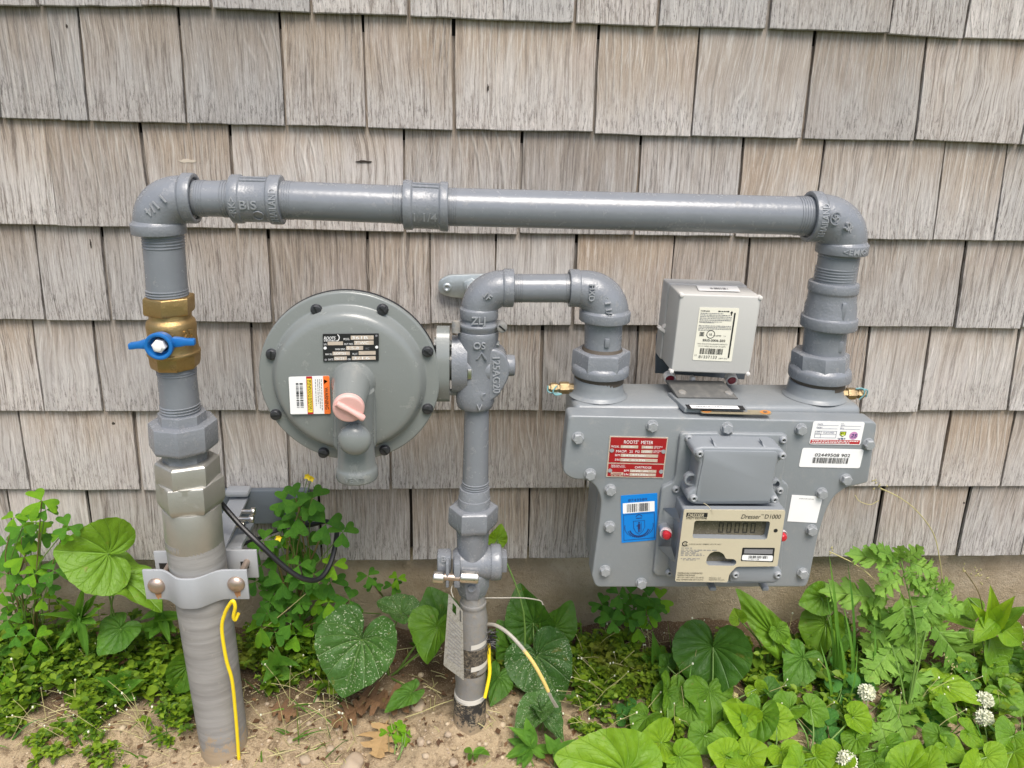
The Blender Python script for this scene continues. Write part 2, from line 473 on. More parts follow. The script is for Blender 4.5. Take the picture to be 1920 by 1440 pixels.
DARKG = simple('dark_grey_panel', (0.115, 0.135, 0.155), 0.5, 0, 0.1, 30, 0.05, 300, dust=0.1)
TAPEW = simple('white_tape', (0.56, 0.54, 0.49), 0.6, 0, 0.1, 120, dust=0.2)
TAPEK = simple('black_tar_tape', (0.018, 0.017, 0.016), 0.6, 0, 0.3, 120, 0.6, 260, dust=0.95, dcol=(0.30, 0.25, 0.18))
TAGM = simple('old_aluminium_tag', (0.40, 0.39, 0.35), 0.5, 0.55, 0.2, 120, 0.5, 420, dust=0.9, dcol=(0.20, 0.18, 0.14))
# flat prints
WHITE = simple('label_white', (0.78, 0.78, 0.77), 0.4, 0, 0.03, 60)
CREAM = simple('label_cream', (0.70, 0.68, 0.58), 0.4, 0, 0.03, 60)
INK = simple('label_black', (0.014, 0.014, 0.015), 0.45, 0, 0.1, 60)
INKG = simple('label_grey_ink', (0.20, 0.20, 0.21), 0.5, 0, 0.1, 60)
ORANGE = simple('label_orange', (0.80, 0.17, 0.03), 0.4, 0, 0.05, 60)
REDI = simple('label_red', (0.42, 0.022, 0.028), 0.35, 0, 0.08, 60)
PLRED = simple('plate_red', (0.30, 0.012, 0.016), 0.32, 0, 0.08, 60)
YELI = simple('label_yellow', (0.80, 0.62, 0.06), 0.4, 0, 0.05, 60)
LYEL = simple('label_lime', (0.50, 0.60, 0.03), 0.4, 0, 0.05, 60)
PURP = simple('label_purple', (0.50, 0.24, 0.44), 0.4, 0, 0.05, 60)
NAVY = simple('label_navy', (0.02, 0.03, 0.12), 0.4, 0, 0.05, 60)
SKYB = simple('label_blue', (0.004, 0.19, 0.58), 0.38, 0, 0.05, 60)
PLATE = simple('bare_plate_metal', (0.62, 0.52, 0.43), 0.38, 0.35, 0.15, 200, 0.3, 700)
BEIGE = simple('beige_faceplate', (0.53, 0.475, 0.345), 0.42, 0.1, 0.05, 40, 0.04, 900)
LCD = simple('lcd_glass', (0.115, 0.100, 0.068), 0.22, 0, 0.4, 120, dust=0.5, dcol=(0.20, 0.19, 0.15))
LCDK = simple('lcd_segment', (0.016, 0.015, 0.012), 0.4, 0, 0.1, 100)
TANP = simple('tan_strip', (0.36, 0.31, 0.21), 0.5, 0.3, 0.1, 60, 0.2, 600)
RUSTO = simple('orange_rust_ring', (0.52, 0.21, 0.05), 0.7, 0, 0.25, 200)

def shingle_mat():
    m, nt, p = newmat('cedar_shingle'); co = objco(nt)
    rv = rnd(nt); cx = N(nt, 'ShaderNodeCombineXYZ')
    nt.links.new(mth(nt, 'MULTIPLY', rv, 37.0), cx.inputs[0]); nt.links.new(mth(nt, 'MULTIPLY', rv, 91.0), cx.inputs[2])
    ad = N(nt, 'ShaderNodeVectorMath', operation='ADD'); nt.links.new(co, ad.inputs[0]); nt.links.new(cx.outputs[0], ad.inputs[1]); v = ad.outputs[0]
    h = mth(nt, 'MINIMUM', attr(nt, 'h'), 1.0)
    low = noise_t(nt, vscale(nt, v, (26, 1, 6)), 1, 5, 0.65)                       # broad streaks
    gx = N(nt, 'ShaderNodeVectorMath', operation='SCALE'); nt.links.new(vscale(nt, v, (300, 60, 11)), gx.inputs[0]); nt.links.new(mth(nt, 'MULTIPLY_ADD', mth(nt, 'FRACT', mth(nt, 'MULTIPLY', rv, 7.31)), 0.95, 0.45), gx.inputs['Scale'])
    tilt = noise_t(nt, vscale(nt, v, (5, 1, 4)), 1, 3, 0.5)                        # grain wanders sideways
    tv = N(nt, 'ShaderNodeCombineXYZ'); nt.links.new(mth(nt, 'MULTIPLY', tilt, mth(nt, 'MULTIPLY_ADD', mth(nt, 'FRACT', mth(nt, 'MULTIPLY', rv, 3.77)), 16.0, 1.0)), tv.inputs[0])
    ga = N(nt, 'ShaderNodeVectorMath', operation='ADD'); nt.links.new(gx.outputs[0], ga.inputs[0]); nt.links.new(tv.outputs[0], ga.inputs[1])
    fine = noise_t(nt, ga.outputs[0], 1, 8, 0.80, 0.5)             # hair-thin grain
    gstr = mth(nt, 'MULTIPLY_ADD', mth(nt, 'FRACT', mth(nt, 'MULTIPLY', rv, 11.9)), 0.6, 0.35)
    # growth-ring figure: stretched distance field warped by slow noise
    sx = N(nt, 'ShaderNodeSeparateXYZ'); nt.links.new(co, sx.inputs[0])
    warp = noise_t(nt, vscale(nt, v, (7, 1, 2.6)), 1, 2, 0.4)
    ringv = mth(nt, 'ADD', mth(nt, 'MULTIPLY', sx.outputs[0], mth(nt, 'MULTIPLY_ADD', rv, 90.0, 110.0)), mth(nt, 'MULTIPLY', warp, 20.0))
    ringv = mth(nt, 'ADD', ringv, mth(nt, 'MULTIPLY', noise_t(nt, vscale(nt, v, (60, 1, 12)), 1, 3), 0.8))
    ring = mth(nt, 'PINGPONG', ringv, 1.0)
    ringl = ramp(nt, ring, 0.62, 1.0)
    patch = ramp(nt, noise_t(nt, vscale(nt, v, (6, 1, 4)), 1.3, 2), 0.42, 0.60)
    ringl = mth(nt, 'MULTIPLY', ringl, patch)
    ww = mth(nt, 'ADD', mth(nt, 'MULTIPLY', h, 0.95), mth(nt, 'MULTIPLY_ADD', low, 1.3, -0.68))
    ww = mth(nt, 'ADD', ww, mth(nt, 'MULTIPLY_ADD', mth(nt, 'FRACT', mth(nt, 'MULTIPLY', rv, 5.13)), 0.5, -0.22))
    weather = ramp(nt, ww, 0.15, 0.95)                                             # 0 = bare grey end, 1 = sheltered tan top
    c = mixc(nt, weather, (0.430, 0.402, 0.376), (0.335, 0.270, 0.208))
    warm = ramp(nt, noise_t(nt, vscale(nt, v, (16, 1, 5.5)), 1.3, 4), 0.52, 0.72)
    c = mixc(nt, mth(nt, 'MULTIPLY', warm, mth(nt, 'MULTIPLY_ADD', h, 0.5, 0.05)), c, (0.26, 0.18, 0.115))
    pink = ramp(nt, noise_t(nt, vscale(nt, v, (10, 1, 8)), 1, 3), 0.5, 0.72)
    c = mixc(nt, mth(nt, 'MULTIPLY', pink, 0.28), c, (0.42, 0.36, 0.345))
    c = mixc(nt, mth(nt, 'MULTIPLY', ramp(nt, fine, 0.49, 0.61), gstr), c, (0.135, 0.108, 0.088))
    c = mixc(nt, mth(nt, 'MULTIPLY', ramp(nt, fine, 0.46, 0.34), 0.60), c, (0.60, 0.565, 0.525))
    c = mixc(nt, mth(nt, 'MULTIPLY', ringl, 0.42), c, (0.56, 0.52, 0.47))
    sp = noise_t(nt, vscale(nt, v, (330, 60, 60)), 1, 6, 0.8)
    spk = mth(nt, 'MULTIPLY', ramp(nt, sp, 0.50, 0.62), ramp(nt, mth(nt, 'ADD', h, mth(nt, 'MULTIPLY_ADD', low, 0.9, -0.45)), 0.62, 0.0))
    c = mixc(nt, mth(nt, 'MULTIPLY', spk, 0.8), c, (0.085, 0.072, 0.064))
    pale = mth(nt, 'MULTIPLY', ramp(nt, noise_t(nt, vscale(nt, v, (210, 60, 34)), 1, 6, 0.8), 0.55, 0.70), ramp(nt, h, 0.55, 0.05))
    c = mixc(nt, mth(nt, 'MULTIPLY', pale, 0.75), c, (0.62, 0.57, 0.53))
    hair = noise_t(nt, vscale(nt, ga.outputs[0], (2.6, 1, 2.2)), 1, 6, 0.85)
    c = mixc(nt, mth(nt, 'MULTIPLY', ramp(nt, hair, 0.52, 0.62), 0.45), c, (0.15, 0.125, 0.105))
    c = mixc(nt, mth(nt, 'MULTIPLY', ramp(nt, hair, 0.47, 0.38), 0.40), c, (0.62, 0.585, 0.545))
    hv = N(nt, 'ShaderNodeHueSaturation'); nt.links.new(c, hv.inputs['Color'])
    wn_ = N(nt, 'ShaderNodeTexWhiteNoise', noise_dimensions='1D'); nt.links.new(mth(nt, 'MULTIPLY', rv, 917.0), wn_.inputs['W'])
    nt.links.new(mth(nt, 'MULTIPLY_ADD', wn_.outputs['Value'], 0.34, 0.84), hv.inputs['Value'])
    nt.links.new(mth(nt, 'MULTIPLY_ADD', rv, 0.40, 0.62), hv.inputs['Saturation'])
    nt.links.new(hv.outputs[0], p.inputs['Base Color'])
    p.inputs['Roughness'].default_value = 0.85; p.inputs['Specular IOR Level'].default_value = 0.25
    hh = mth(nt, 'ADD', mth(nt, 'MULTIPLY', fine, -1.0), mth(nt, 'ADD', mth(nt, 'MULTIPLY', ringl, 0.8), mth(nt, 'MULTIPLY', sp, -0.6)))
    bump(nt, p, hh, 0.8, 0.0022)
    return m
SHING = shingle_mat()
KNOT = simple('knot_hole', (0.03, 0.022, 0.016), 0.9)
SPLASH = simple('splintered_wood', (0.48, 0.42, 0.34), 0.8)
SLOPD = simple('dusty_dark_plate', (0.10, 0.10, 0.095), 0.5, 0, 0.2, 60, 0.1, 300, dust=0.6, dcol=(0.19, 0.18, 0.16))
SHEATH = simple('dark_underlay', (0.05, 0.04, 0.033), 0.9)

def concrete_mat():
    m, nt, p = newmat('foundation_concrete'); co = objco(nt)
    a = noise_t(nt, co, 9, 6, 0.65); b = noise_t(nt, co, 120, 5, 0.75); d = noise_t(nt, co, 420, 3, 0.7)
    c = mixc(nt, ramp(nt, a, 0.35, 0.68), (0.34, 0.27, 0.185), (0.45, 0.375, 0.28))
    c = mixc(nt, mth(nt, 'MULTIPLY', ramp(nt, b, 0.52, 0.7), 0.45), c, (0.18, 0.135, 0.09))
    c = mixc(nt, mth(nt, 'MULTIPLY', ramp(nt, d, 0.58, 0.72), 0.4), c, (0.45, 0.38, 0.28))
    sz = N(nt, 'ShaderNodeSeparateXYZ'); nt.links.new(co, sz.inputs[0])
    g = ramp(nt, mth(nt, 'ADD', sz.outputs[2], mth(nt, 'MULTIPLY', a, 0.10)), -0.62, -0.76)
    c = mixc(nt, mth(nt, 'MULTIPLY', g, 0.35), c, (0.20, 0.165, 0.08))
    nt.links.new(c, p.inputs['Base Color']); p.inputs['Roughness'].default_value = 0.9; p.inputs['Specular IOR Level'].default_value = 0.2
    bump(nt, p, mth(nt, 'ADD', b, mth(nt, 'MULTIPLY', d, 0.6)), 0.7, 0.006)
    return m
CONC = concrete_mat()
def soil_mat():
    m, nt, p = newmat('sandy_soil'); co = objco(nt)
    a = noise_t(nt, co, 7, 5, 0.6); b = noise_t(nt, co, 60, 6, 0.75); d = noise_t(nt, co, 520, 3, 0.7)
    sy = N(nt, 'ShaderNodeSeparateXYZ'); nt.links.new(co, sy.inputs[0])
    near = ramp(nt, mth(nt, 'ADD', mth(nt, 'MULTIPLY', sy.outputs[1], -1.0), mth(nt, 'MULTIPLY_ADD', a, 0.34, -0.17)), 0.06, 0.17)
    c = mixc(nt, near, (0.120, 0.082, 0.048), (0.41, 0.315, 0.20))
    c = mixc(nt, mth(nt, 'MULTIPLY', ramp(nt, b, 0.47, 0.64), 0.68), c, (0.115, 0.075, 0.042))
    c = mixc(nt, mth(nt, 'MULTIPLY', ramp(nt, d, 0.55, 0.70), 0.55), c, (0.62, 0.51, 0.37))
    c = mixc(nt, mth(nt, 'MULTIPLY', ramp(nt, d, 0.44, 0.30), 0.55), c, (0.10, 0.07, 0.045))
    far = ramp(nt, mth(nt, 'ADD', mth(nt, 'MULTIPLY', sy.outputs[1], -1.0), mth(nt, 'MULTIPLY_ADD', a, 0.4, -0.2)), 0.55, 0.95)
    c = mixc(nt, far, c, mixc(nt, b, (0.04, 0.07, 0.018), (0.08, 0.13, 0.035)))
    nt.links.new(c, p.inputs['Base Color']); p.inputs['Roughness'].default_value = 0.95; p.inputs['Specular IOR Level'].default_value = 0.15
    bump(nt, p, mth(nt, 'ADD', b, mth(nt, 'MULTIPLY', d, 0.5)), 0.9, 0.006)
    return m
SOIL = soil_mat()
def stone_mat():
    m, nt, p = newmat('pebble'); co = objco(nt)
    g = N(nt, 'ShaderNodeNewGeometry')
    c = mixc(nt, g.outputs['Random Per Island'], (0.50, 0.42, 0.30), (0.30, 0.25, 0.20))
    c = mixc(nt, mth(nt, 'MULTIPLY', noise_t(nt, co, 160, 5, 0.7), 0.5), c, (0.40, 0.27, 0.14))
    nt.links.new(c, p.inputs['Base Color']); p.inputs['Roughness'].default_value = 0.8
    bump(nt, p, noise_t(nt, co, 300, 4), 0.3, 0.002)
    return m
STONE = stone_mat()

def leaf_mat(name, c1, c2, vein=(0.20, 0.34, 0.09), va=0.0, spots=0.0, trans=0.28, rough=0.44, tcol=None, bsc=150):
    m, nt, p = newmat(name); co = objco(nt); out = [n for n in nt.nodes if n.type == 'OUTPUT_MATERIAL'][0]
    rv = rnd(nt); cx = N(nt, 'ShaderNodeCombineXYZ'); nt.links.new(mth(nt, 'MULTIPLY', rv, 50.0), cx.inputs[0])
    ad = N(nt, 'ShaderNodeVectorMath', operation='ADD'); nt.links.new(co, ad.inputs[0]); nt.links.new(cx.outputs[0], ad.inputs[1]); v = ad.outputs[0]
    g = N(nt, 'ShaderNodeNewGeometry')
    f = mth(nt, 'ADD', mth(nt, 'MULTIPLY', noise_t(nt, v, 2.2, 4, 0.6), 0.7), mth(nt, 'MULTIPLY', rv, 0.35))
    f = mth(nt, 'ADD', f, mth(nt, 'MULTIPLY_ADD', g.outputs['Random Per Island'], 0.6, -0.3))
    c = mixc(nt, ramp(nt, f, 0.2, 0.85), c1, c2)
    br_ = mth(nt, 'MULTIPLY', ramp(nt, noise_t(nt, v, 4.5, 4, 0.6), 0.63, 0.74), 0.55)
    c = mixc(nt, br_, c, (0.20, 0.17, 0.035))
    hgt = noise_t(nt, v, bsc*0.05, 5, 0.65)
    if va:
        a = attr(nt, 'va'); r = attr(nt, 'rr')
        pp = mth(nt, 'PINGPONG', a, 0.5)                       # 0 on each vein
        wv = mth(nt, 'MULTIPLY_ADD', mth(nt, 'SUBTRACT', 1.0, r), 0.03, 0.035)
        wv = mth(nt, 'DIVIDE', wv, mth(nt, 'MAXIMUM', r, 0.12))
        mk = mth(nt, 'SUBTRACT', 1.0, mth(nt, 'DIVIDE', pp, wv), clamp=True)
        mk = mth(nt, 'MULTIPLY', mk, va)
        # side veins branching off
        br = mth(nt, 'PINGPONG', mth(nt, 'ADD', mth(nt, 'MULTIPLY', r, 5.0), mth(nt, 'MULTIPLY', pp, -2.6)), 0.5)
        mk2 = mth(nt, 'MULTIPLY', mth(nt, 'SUBTRACT', 1.0, mth(nt, 'DIVIDE', br, 0.07), clamp=True), va*0.45)
        vm = mth(nt, 'MAXIMUM', mk, mk2)
        c = mixc(nt, vm, c, vein)
        hgt = mth(nt, 'ADD', mth(nt, 'MULTIPLY', hgt, 0.5), mth(nt, 'MULTIPLY', vm, -0.7))
    if spots:
        s = ramp(nt, noise_t(nt, v, 34, 2, 0.5), 0.64-spots*0.06, 0.68)
        s2 = mth(nt, 'MULTIPLY', s, ramp(nt, noise_t(nt, v, 3, 2), 0.36, 0.55))
        c = mixc(nt, mth(nt, 'MULTIPLY', s2, 0.75), c, (0.55, 0.60, 0.42))
    nt.links.new(c, p.inputs['Base Color']); p.inputs['Roughness'].default_value = rough; p.inputs['Specular IOR Level'].default_value = 0.4
    bump(nt, p, hgt, 0.5, 0.01)
    t = N(nt, 'ShaderNodeBsdfTranslucent')
    ch = N(nt, 'ShaderNodeHueSaturation'); nt.links.new(c, ch.inputs['Color']); ch.inputs['Value'].default_value = 1.5; ch.inputs['Hue'].default_value = 0.485
    nt.links.new(ch.outputs[0], t.inputs[0])
    mx = N(nt, 'ShaderNodeMixShader'); mx.inputs[0].default_value = trans
    nt.links.new(p.outputs[0], mx.inputs[1]); nt.links.new(t.outputs[0], mx.inputs[2]); nt.links.new(mx.outputs[0], out.inputs[0])
    return m
VDARK = leaf_mat('violet_dark', (0.036, 0.112, 0.010), (0.085, 0.205, 0.018), va=0.45, vein=(0.11, 0.24, 0.05), spots=0.0)
VSPOT = leaf_mat('violet_spotted', (0.036, 0.105, 0.018), (0.065, 0.16, 0.028), va=0.55, vein=(0.16, 0.28, 0.08), spots=1.0)
VBRI = leaf_mat('violet_bright', (0.135, 0.29, 0.012), (0.25, 0.42, 0.018), va=0.45, vein=(0.28, 0.48, 0.09), spots=0.0, trans=0.4)
VMID = leaf_mat('violet_mid', (0.065, 0.170, 0.010), (0.14, 0.28, 0.016), va=0.45, vein=(0.19, 0.36, 0.06), spots=0.0)
MUGW = leaf_mat('mugwort', (0.13, 0.28, 0.035), (0.22, 0.40, 0.055), va=0.5, vein=(0.28, 0.45, 0.14), trans=0.35, rough=0.6)
SORR = leaf_mat('sorrel', (0.040, 0.15, 0.012), (0.085, 0.25, 0.016), trans=0.4, rough=0.55)
SORB = leaf_mat('sorrel_bright', (0.10, 0.29, 0.010), (0.20, 0.42, 0.014), trans=0.45, rough=0.55)
CLOV = leaf_mat('clover', (0.035, 0.15, 0.022), (0.075, 0.24, 0.035), trans=0.35, rough=0.5)
LANC = leaf_mat('lance', (0.075, 0.21, 0.022), (0.15, 0.34, 0.035), trans=0.4, rough=0.5)
WEED = leaf_mat('chickweed', (0.050, 0.125, 0.008), (0.22, 0.34, 0.022), trans=0.4, rough=0.55)
GRASS = leaf_mat('grass_blade', (0.045, 0.15, 0.015), (0.12, 0.27, 0.03), trans=0.35, rough=0.5)
STEM = simple('green_stem', (0.11, 0.20, 0.035), 0.5, 0, 0.25, 60)
STEMR = simple('reddish_stem', (0.17, 0.13, 0.05), 0.5, 0, 0.3, 60)
STRAW = simple('straw', (0.40, 0.36, 0.16), 0.6, 0, 0.25, 60)
PETALW = simple('white_petal', (0.66, 0.67, 0.52), 0.6, 0, 0.08, 100)
PETALY = simple('yellow_petal', (0.80, 0.60, 0.02), 0.5, 0, 0.08, 100)
DRYB = leaf_mat('dry_brown_leaf', (0.085, 0.045, 0.022), (0.19, 0.105, 0.05), trans=0.15, rough=0.7)
DRYT = leaf_mat('dry_tan_leaf', (0.24, 0.15, 0.06), (0.38, 0.25, 0.11), trans=0.2, rough=0.7)

# ------------------------------------------------------------------ the wall
EXPO = 0.12687
Z0 = FW(960, 25).z                                     # butt height of the topmost course in view
ROWS = [
 ([(0, 10), (266, 12), (397, 16), (584, 25), (765, 30), (1077, 43), (1233, 49), (1440, 54), (1667, 63), (1807, 72), (1920, 79)],
  [(65, -20, 72, 10, 5), (262, -20, 266, 11, 2), (394, -20, 397, 15, 6), (582, -20, 584, 24, 5), (765, -20, 766, 28, 6), (943, -20, 943, 36, 1.5), (1081, -20, 1078, 42, 6), (1239, -20, 1233, 48, 5), (1299, -20, 1294, 50, 1.5), (1447, -20, 1439, 53, 7), (1676, -20, 1667, 62, 4), (1822, -20, 1807, 71, 4)]),
 ([(0, 223), (166, 227), (350, 231), (536, 237), (688, 240), (848, 245), (1113, 250), (1296, 256), (1505, 260), (1715, 264), (1920, 273)],
  [(-16, 15, 1, 222, 3), (87, 16, 113, 224, 1.2), (145, 12, 166, 225, 5), (334, 17, 350, 230, 4), (524, 25, 536, 236, 4.5), (680, 30, 688, 240, 4), (850, 37, 851.5, 245, 6), (1123, 46, 1113, 250, 5), (1312, 53, 1296, 256, 3.5), (1529, 60, 1505, 260, 6.5), (1738, 70, 1715, 264, 4)]),
 ([(0, 423), (190, 425), (443, 429), (760, 436), (970, 440), (1190, 443), (1377, 445), (1750, 451), (1920, 454)],
  [(86, 227, 108, 422, 0.9), (261, 229, 288, 425, 6), (430, 234, 443, 429, 5.5), (757, 243, 759.5, 436, 4), (979, 248, 972, 440, 5.5), (1203, 252, 1189, 443, 4.5), (1395, 258, 1377, 445, 5), (1547, 262, 1522, 447, 3), (1773, 267, 1749, 450, 3.5), (1890, 271, 1863, 453, 2.5)]),
 ([(0, 601), (208, 602), (512, 605), (807, 609), (1073, 610), (1400, 612), (1790, 615), (1920, 617)],
  [(64, 424, 85, 601, 3), (189, 425, 208, 602, 6), (330, 427, 346, 603, 4), (502, 430, 512, 605, 5), (688, 434, 693, 607, 5), (806, 437, 808, 609, 2.5), (930, 439, 927, 610, 3), (1081, 441, 1073, 610, 6), (1265, 444, 1252, 611, 2.5), (1406, 446, 1390, 612, 4.5), (1597, 448, 1577, 613, 4), (1812, 452, 1789, 615, 6)]),
 ([(0, 772), (194, 771), (480, 771), (850, 771), (1190, 772), (1612, 772), (1920, 772)],
  [(60, 601, 83, 771, 3), (174, 602, 194, 771, 5), (343, 603, 358, 771, 4), (470, 605, 481, 771, 4.5), (655, 607, 660, 771, 4), (853, 609, 848, 771, 5.5), (1017, 610, 1013, 771, 6), (1197, 611, 1187, 772, 4.5), (1370, 612, 1360, 772, 4), (1499, 613, 1487, 772, 5), (1631, 614, 1612, 772, 4.5), (1745, 615, 1722, 772, 5), (1911, 617, 1888, 772, 3.5)]),
 ([(0, 920), (266, 920), (544, 917), (733, 917), (1095, 915), (1758, 913), (1920, 912)],
  [(34, 771, 58, 920, 4), (251, 771, 266, 920, 6.5), (412, 771, 424, 918, 4), (538, 771, 544, 917, 5.5), (731, 771, 733, 917, 4.5), (1104, 772, 1098, 915, 4), (1310, 772, 1300, 915, 4), (1520, 772, 1505, 914, 4), (1783, 772, 1758, 913, 6)]),
 ([(0, 1053), (170, 1052), (600, 1050), (770, 1050), (990, 1047), (1640, 1045), (1920, 1042)],
  [(163, 920, 180, 1052, 5), (330, 919, 343, 1051, 4), (597, 917, 604, 1050, 4.5), (770, 917, 772, 1050, 5), (993, 916, 990, 1047, 3), (1190, 915, 1182, 1047, 4), (1400, 914, 1389, 1046, 4), (1656, 913, 1635, 1045, 7), (1820, 912, 1792, 1044, 6), (1942, 912, 1912, 1043, 4)]),
]
def lin(pl, x):
    if x <= pl[0][0]: (x0, y0), (x1, y1) = pl[0], pl[1]
    elif x >= pl[-1][0]: (x0, y0), (x1, y1) = pl[-2], pl[-1]
    else:
        for (x0, y0), (x1, y1) in zip(pl, pl[1:]):
            if x0 <= x <= x1: break
    return y0+(y1-y0)*(x-x0)/(x1-x0)
SLOPE = 0.0080
X, Y, Z = Vector((1, 0, 0)), Vector((0, 1, 0)), Vector((0, 0, 1))
def shingle_geo(xb0, xb1, xt0, xt1, zb0, zb1, R, off=0.0, nx=6, top=1.9):
    """tapered slab: xb/xt = left,right edge at the butt and one exposure higher; zb = butt heights"""
    v = []; f = []; hat = []
    nz = 5; hs = [0, 0.012, 0.25, 0.6, 1.0, top]; nzv = len(hs)
    ph = R.uniform(0, 9); cup = R.uniform(-0.0012, 0.0008)
    jit = [R.gauss(0, 0.00028) for _ in range(nx+1)]
    for side in (0, 1):
        for j, h in enumerate(hs):
            for i in range(nx+1):
                u = i/nx
                xl = xb0+(xt0-xb0)*h; xr = xb1+(xt1-xb1)*h
                wob = 0.0005*math.sin(h*7+ph) if i in (0, nx) else 0
                x = xl+(xr-xl)*u+wob
                z = zb0+(zb1-zb0)*u+h*EXPO+(jit[i] if h < 0.05 else 0)
                y = -off+SLOPE*h+cup*math.sin(u*math.pi)*(1-h*0.5)+0.0004*math.sin(u*9+ph+h*3)
                if h == 0: y += 0.0010; z += 0.0004
                if side: y = -off+SLOPE*h+max(0.0072-0.0030*h, 0.0014)
                if side and h == 0: y -= 0.0004
                v.append((x, y, z)); hat.append(h)
    W = nx+1; S = nzv*W
    for j in range(nzv-1):
        for i in range(nx):
            a = j*W+i; f.append((a, a+1, a+W+1, a+W)); b = S+a; f.append((b, b+W, b+W+1, b+1))
    for i in range(nx):
        f.append((i, S+i, S+i+1, i+1))
    for j in range(nzv-1):
        a = j*W; f.append((a, a+W, S+a+W, S+a)); a = j*W+nx; f.append((a, S+a, S+a+W, a+W))
    return v, f, hat
def add_h(o, hat):
    a = o.data.attributes.new('h', 'FLOAT', 'POINT'); a.data.foreach_set('value', hat)
wall = thing('shingle_wall', 'weathered grey cedar shingle wall behind all the gas pipes', 'wall', (0, 0, FW(960, 1047).z))
R_ = random.Random(3); rowz = []
for k, (butt, gaps) in enumerate(ROWS):
    # carry the course past both picture edges
    gs = sorted(gaps, key=lambda g: g[2])
    edges = []
    for g in gs:
        B = FW(g[2], g[3]); T = FW(g[0], g[1], -SLOPE)
        wd = g[4]/scl(B)*(1.12 if g[4] > 2 else 1.0)
        tx = B.x+(T.x-B.x)*EXPO/max(0.05, T.z-B.z) if k else B.x+(T.x-B.x)*0.5
        edges.append((B.x, tx, wd, B.z))
    for sgn in (-1, 1):
        e = edges[0] if sgn < 0 else edges[-1]; x = e[0]
        lim = FW(-330 if sgn < 0 else 2250, g[3]).x
        while (x-lim)*sgn < 0:
            x += sgn*R_.uniform(0.09, 0.17); edges.append((x, x+R_.uniform(-.002, .002), 0.003, e[3]))
        edges.sort()
    rowz.append(sum(FW(x, y).z for x, y in butt)/len(butt))
    bz = [(FW(x, y).x, FW(x, y).z) for x, y in butt]
    for a, b in zip(edges, edges[1:]):
        x0, x1 = a[0]+a[2]/2, b[0]-b[2]/2; t0, t1 = a[1]+a[2]/2, b[1]-b[2]/2
        if x1-x0 < 0.004: continue
        dz = R_.gauss(0, 0.0006)
        z0 = lin(bz, x0) if bz[0][0] < x0 < bz[-1][0] else rowz[k]; z1 = lin(bz, x1) if bz[0][0] < x1 < bz[-1][0] else z0
        if x0 < bz[0][0]: z0 = lin(bz, max(x0, bz[0][0]))
        v, f, hat = shingle_geo(x0, x1, t0, t1, z0+dz, z1+dz, R_, off=R_.uniform(-0.0006, 0.0008))
        o = mobj('shingle', v, f, SHING, wall, sharp=30); add_h(o, hat)
# courses beyond the frame: above and to both sides, one part
mb = MB(); hh = []
def strip(z, xa, xb):
    x = xa
    while x < xb:
        w = R_.uniform(0.09, 0.17); v, f, hat = shingle_geo(x+0.0015, x+w-0.0015, x+0.0015, x+w-0.0015, z, z, R_, nx=2)
        mb.add(v, f); hh.extend(hat); x += w
for k in range(-9, 0): strip(rowz[0]-k*EXPO, -1.9, 1.9)
for k in range(len(ROWS)):
    L = FW(-330, 500).x; strip(rowz[k], -1.95, FW(-330, ROWS[k][0][0][1]).x-0.19); strip(rowz[k], FW(2250, ROWS[k][0][-1][1]).x+0.19, 1.95)
o = mb.obj('shingle_field', SHING, wall, sharp=30); add_h(o, hh); o['kind'] = 'stuff'
zb = rowz[-1]; zt = rowz[0]+10*EXPO
v, f = box((0, 0.029, (zb+0.01+zt)/2), 3.9, 0.014, zt-zb-0.01); mobj('sheathing', v, f, SHEATH, wall, smooth=False)

for (x, y, a, b, m) in ((683, 303, 0.0095, 0.0015, KNOT), (352, 302, 0.010, 0.0022, SPLASH), (213, 794, 0.0022, 0.0022, KNOT), (915, 165, 0.0011, 0.0042, KNOT), (1808, 943, 0.0012, 0.0012, KNOT), (125, 49, 0.001, 0.0022, KNOT), (170, 458, 0.0008, 0.006, KNOT), (1330, 700, 0.001, 0.004, KNOT)):
    P = FW(x, y, 0.0); hq = [(rz_-P.z) for rz_ in rowz if rz_ <= P.z+0.001]
    hq = P.z-max([rz_ for rz_ in rowz if rz_ <= P.z+0.002] or [P.z]); P = FW(x, y, -SLOPE*hq/EXPO+0.0008)
    pts = [P+Vector((math.cos(t*.5236)*a*(1+.2*math.sin(t*2.3)), -0.0004, math.sin(t*.5236)*b*(1+.3*math.cos(t*1.7)))) for t in range(12)]
    v, f = prism(pts, Y*0.002, 0.0); mobj('knot', v, f, m, wall, rc=True, smooth=False)
fnd = MB(); nx, nz = 120, 14
ver = []
for j in range(nz+1):
    for i in range(nx+1):
        x = -1.95+3.9*i/nx; z = zb+0.005-(0.34)*j/nz
        ver.append((x, 0.026+0.004*noise.noise(Vector((x*8, 0, z*8)))+0.0018*noise.noise(Vector((x*40, 3, z*40))), z))
fc = [(j*(nx+1)+i, (j+1)*(nx+1)+i, (j+1)*(nx+1)+i+1, j*(nx+1)+i+1) for j in range(nz) for i in range(nx)]
n0 = len(ver)
ver += [(-1.95, 0.25, zb+0.005), (1.95, 0.25, zb+0.005), (-1.95, 0.25, zb-0.335), (1.95, 0.25, zb-0.335)]
top = [i for i in range(nx+1)]
fc.append(tuple(top+[n0+1, n0])); fc.append((n0, n0+1, n0+3, n0+2))
fo = mobj('foundation_wall', ver, fc, CONC); setl(fo, 'rough tan concrete foundation below the lowest shingle course', 'foundation')

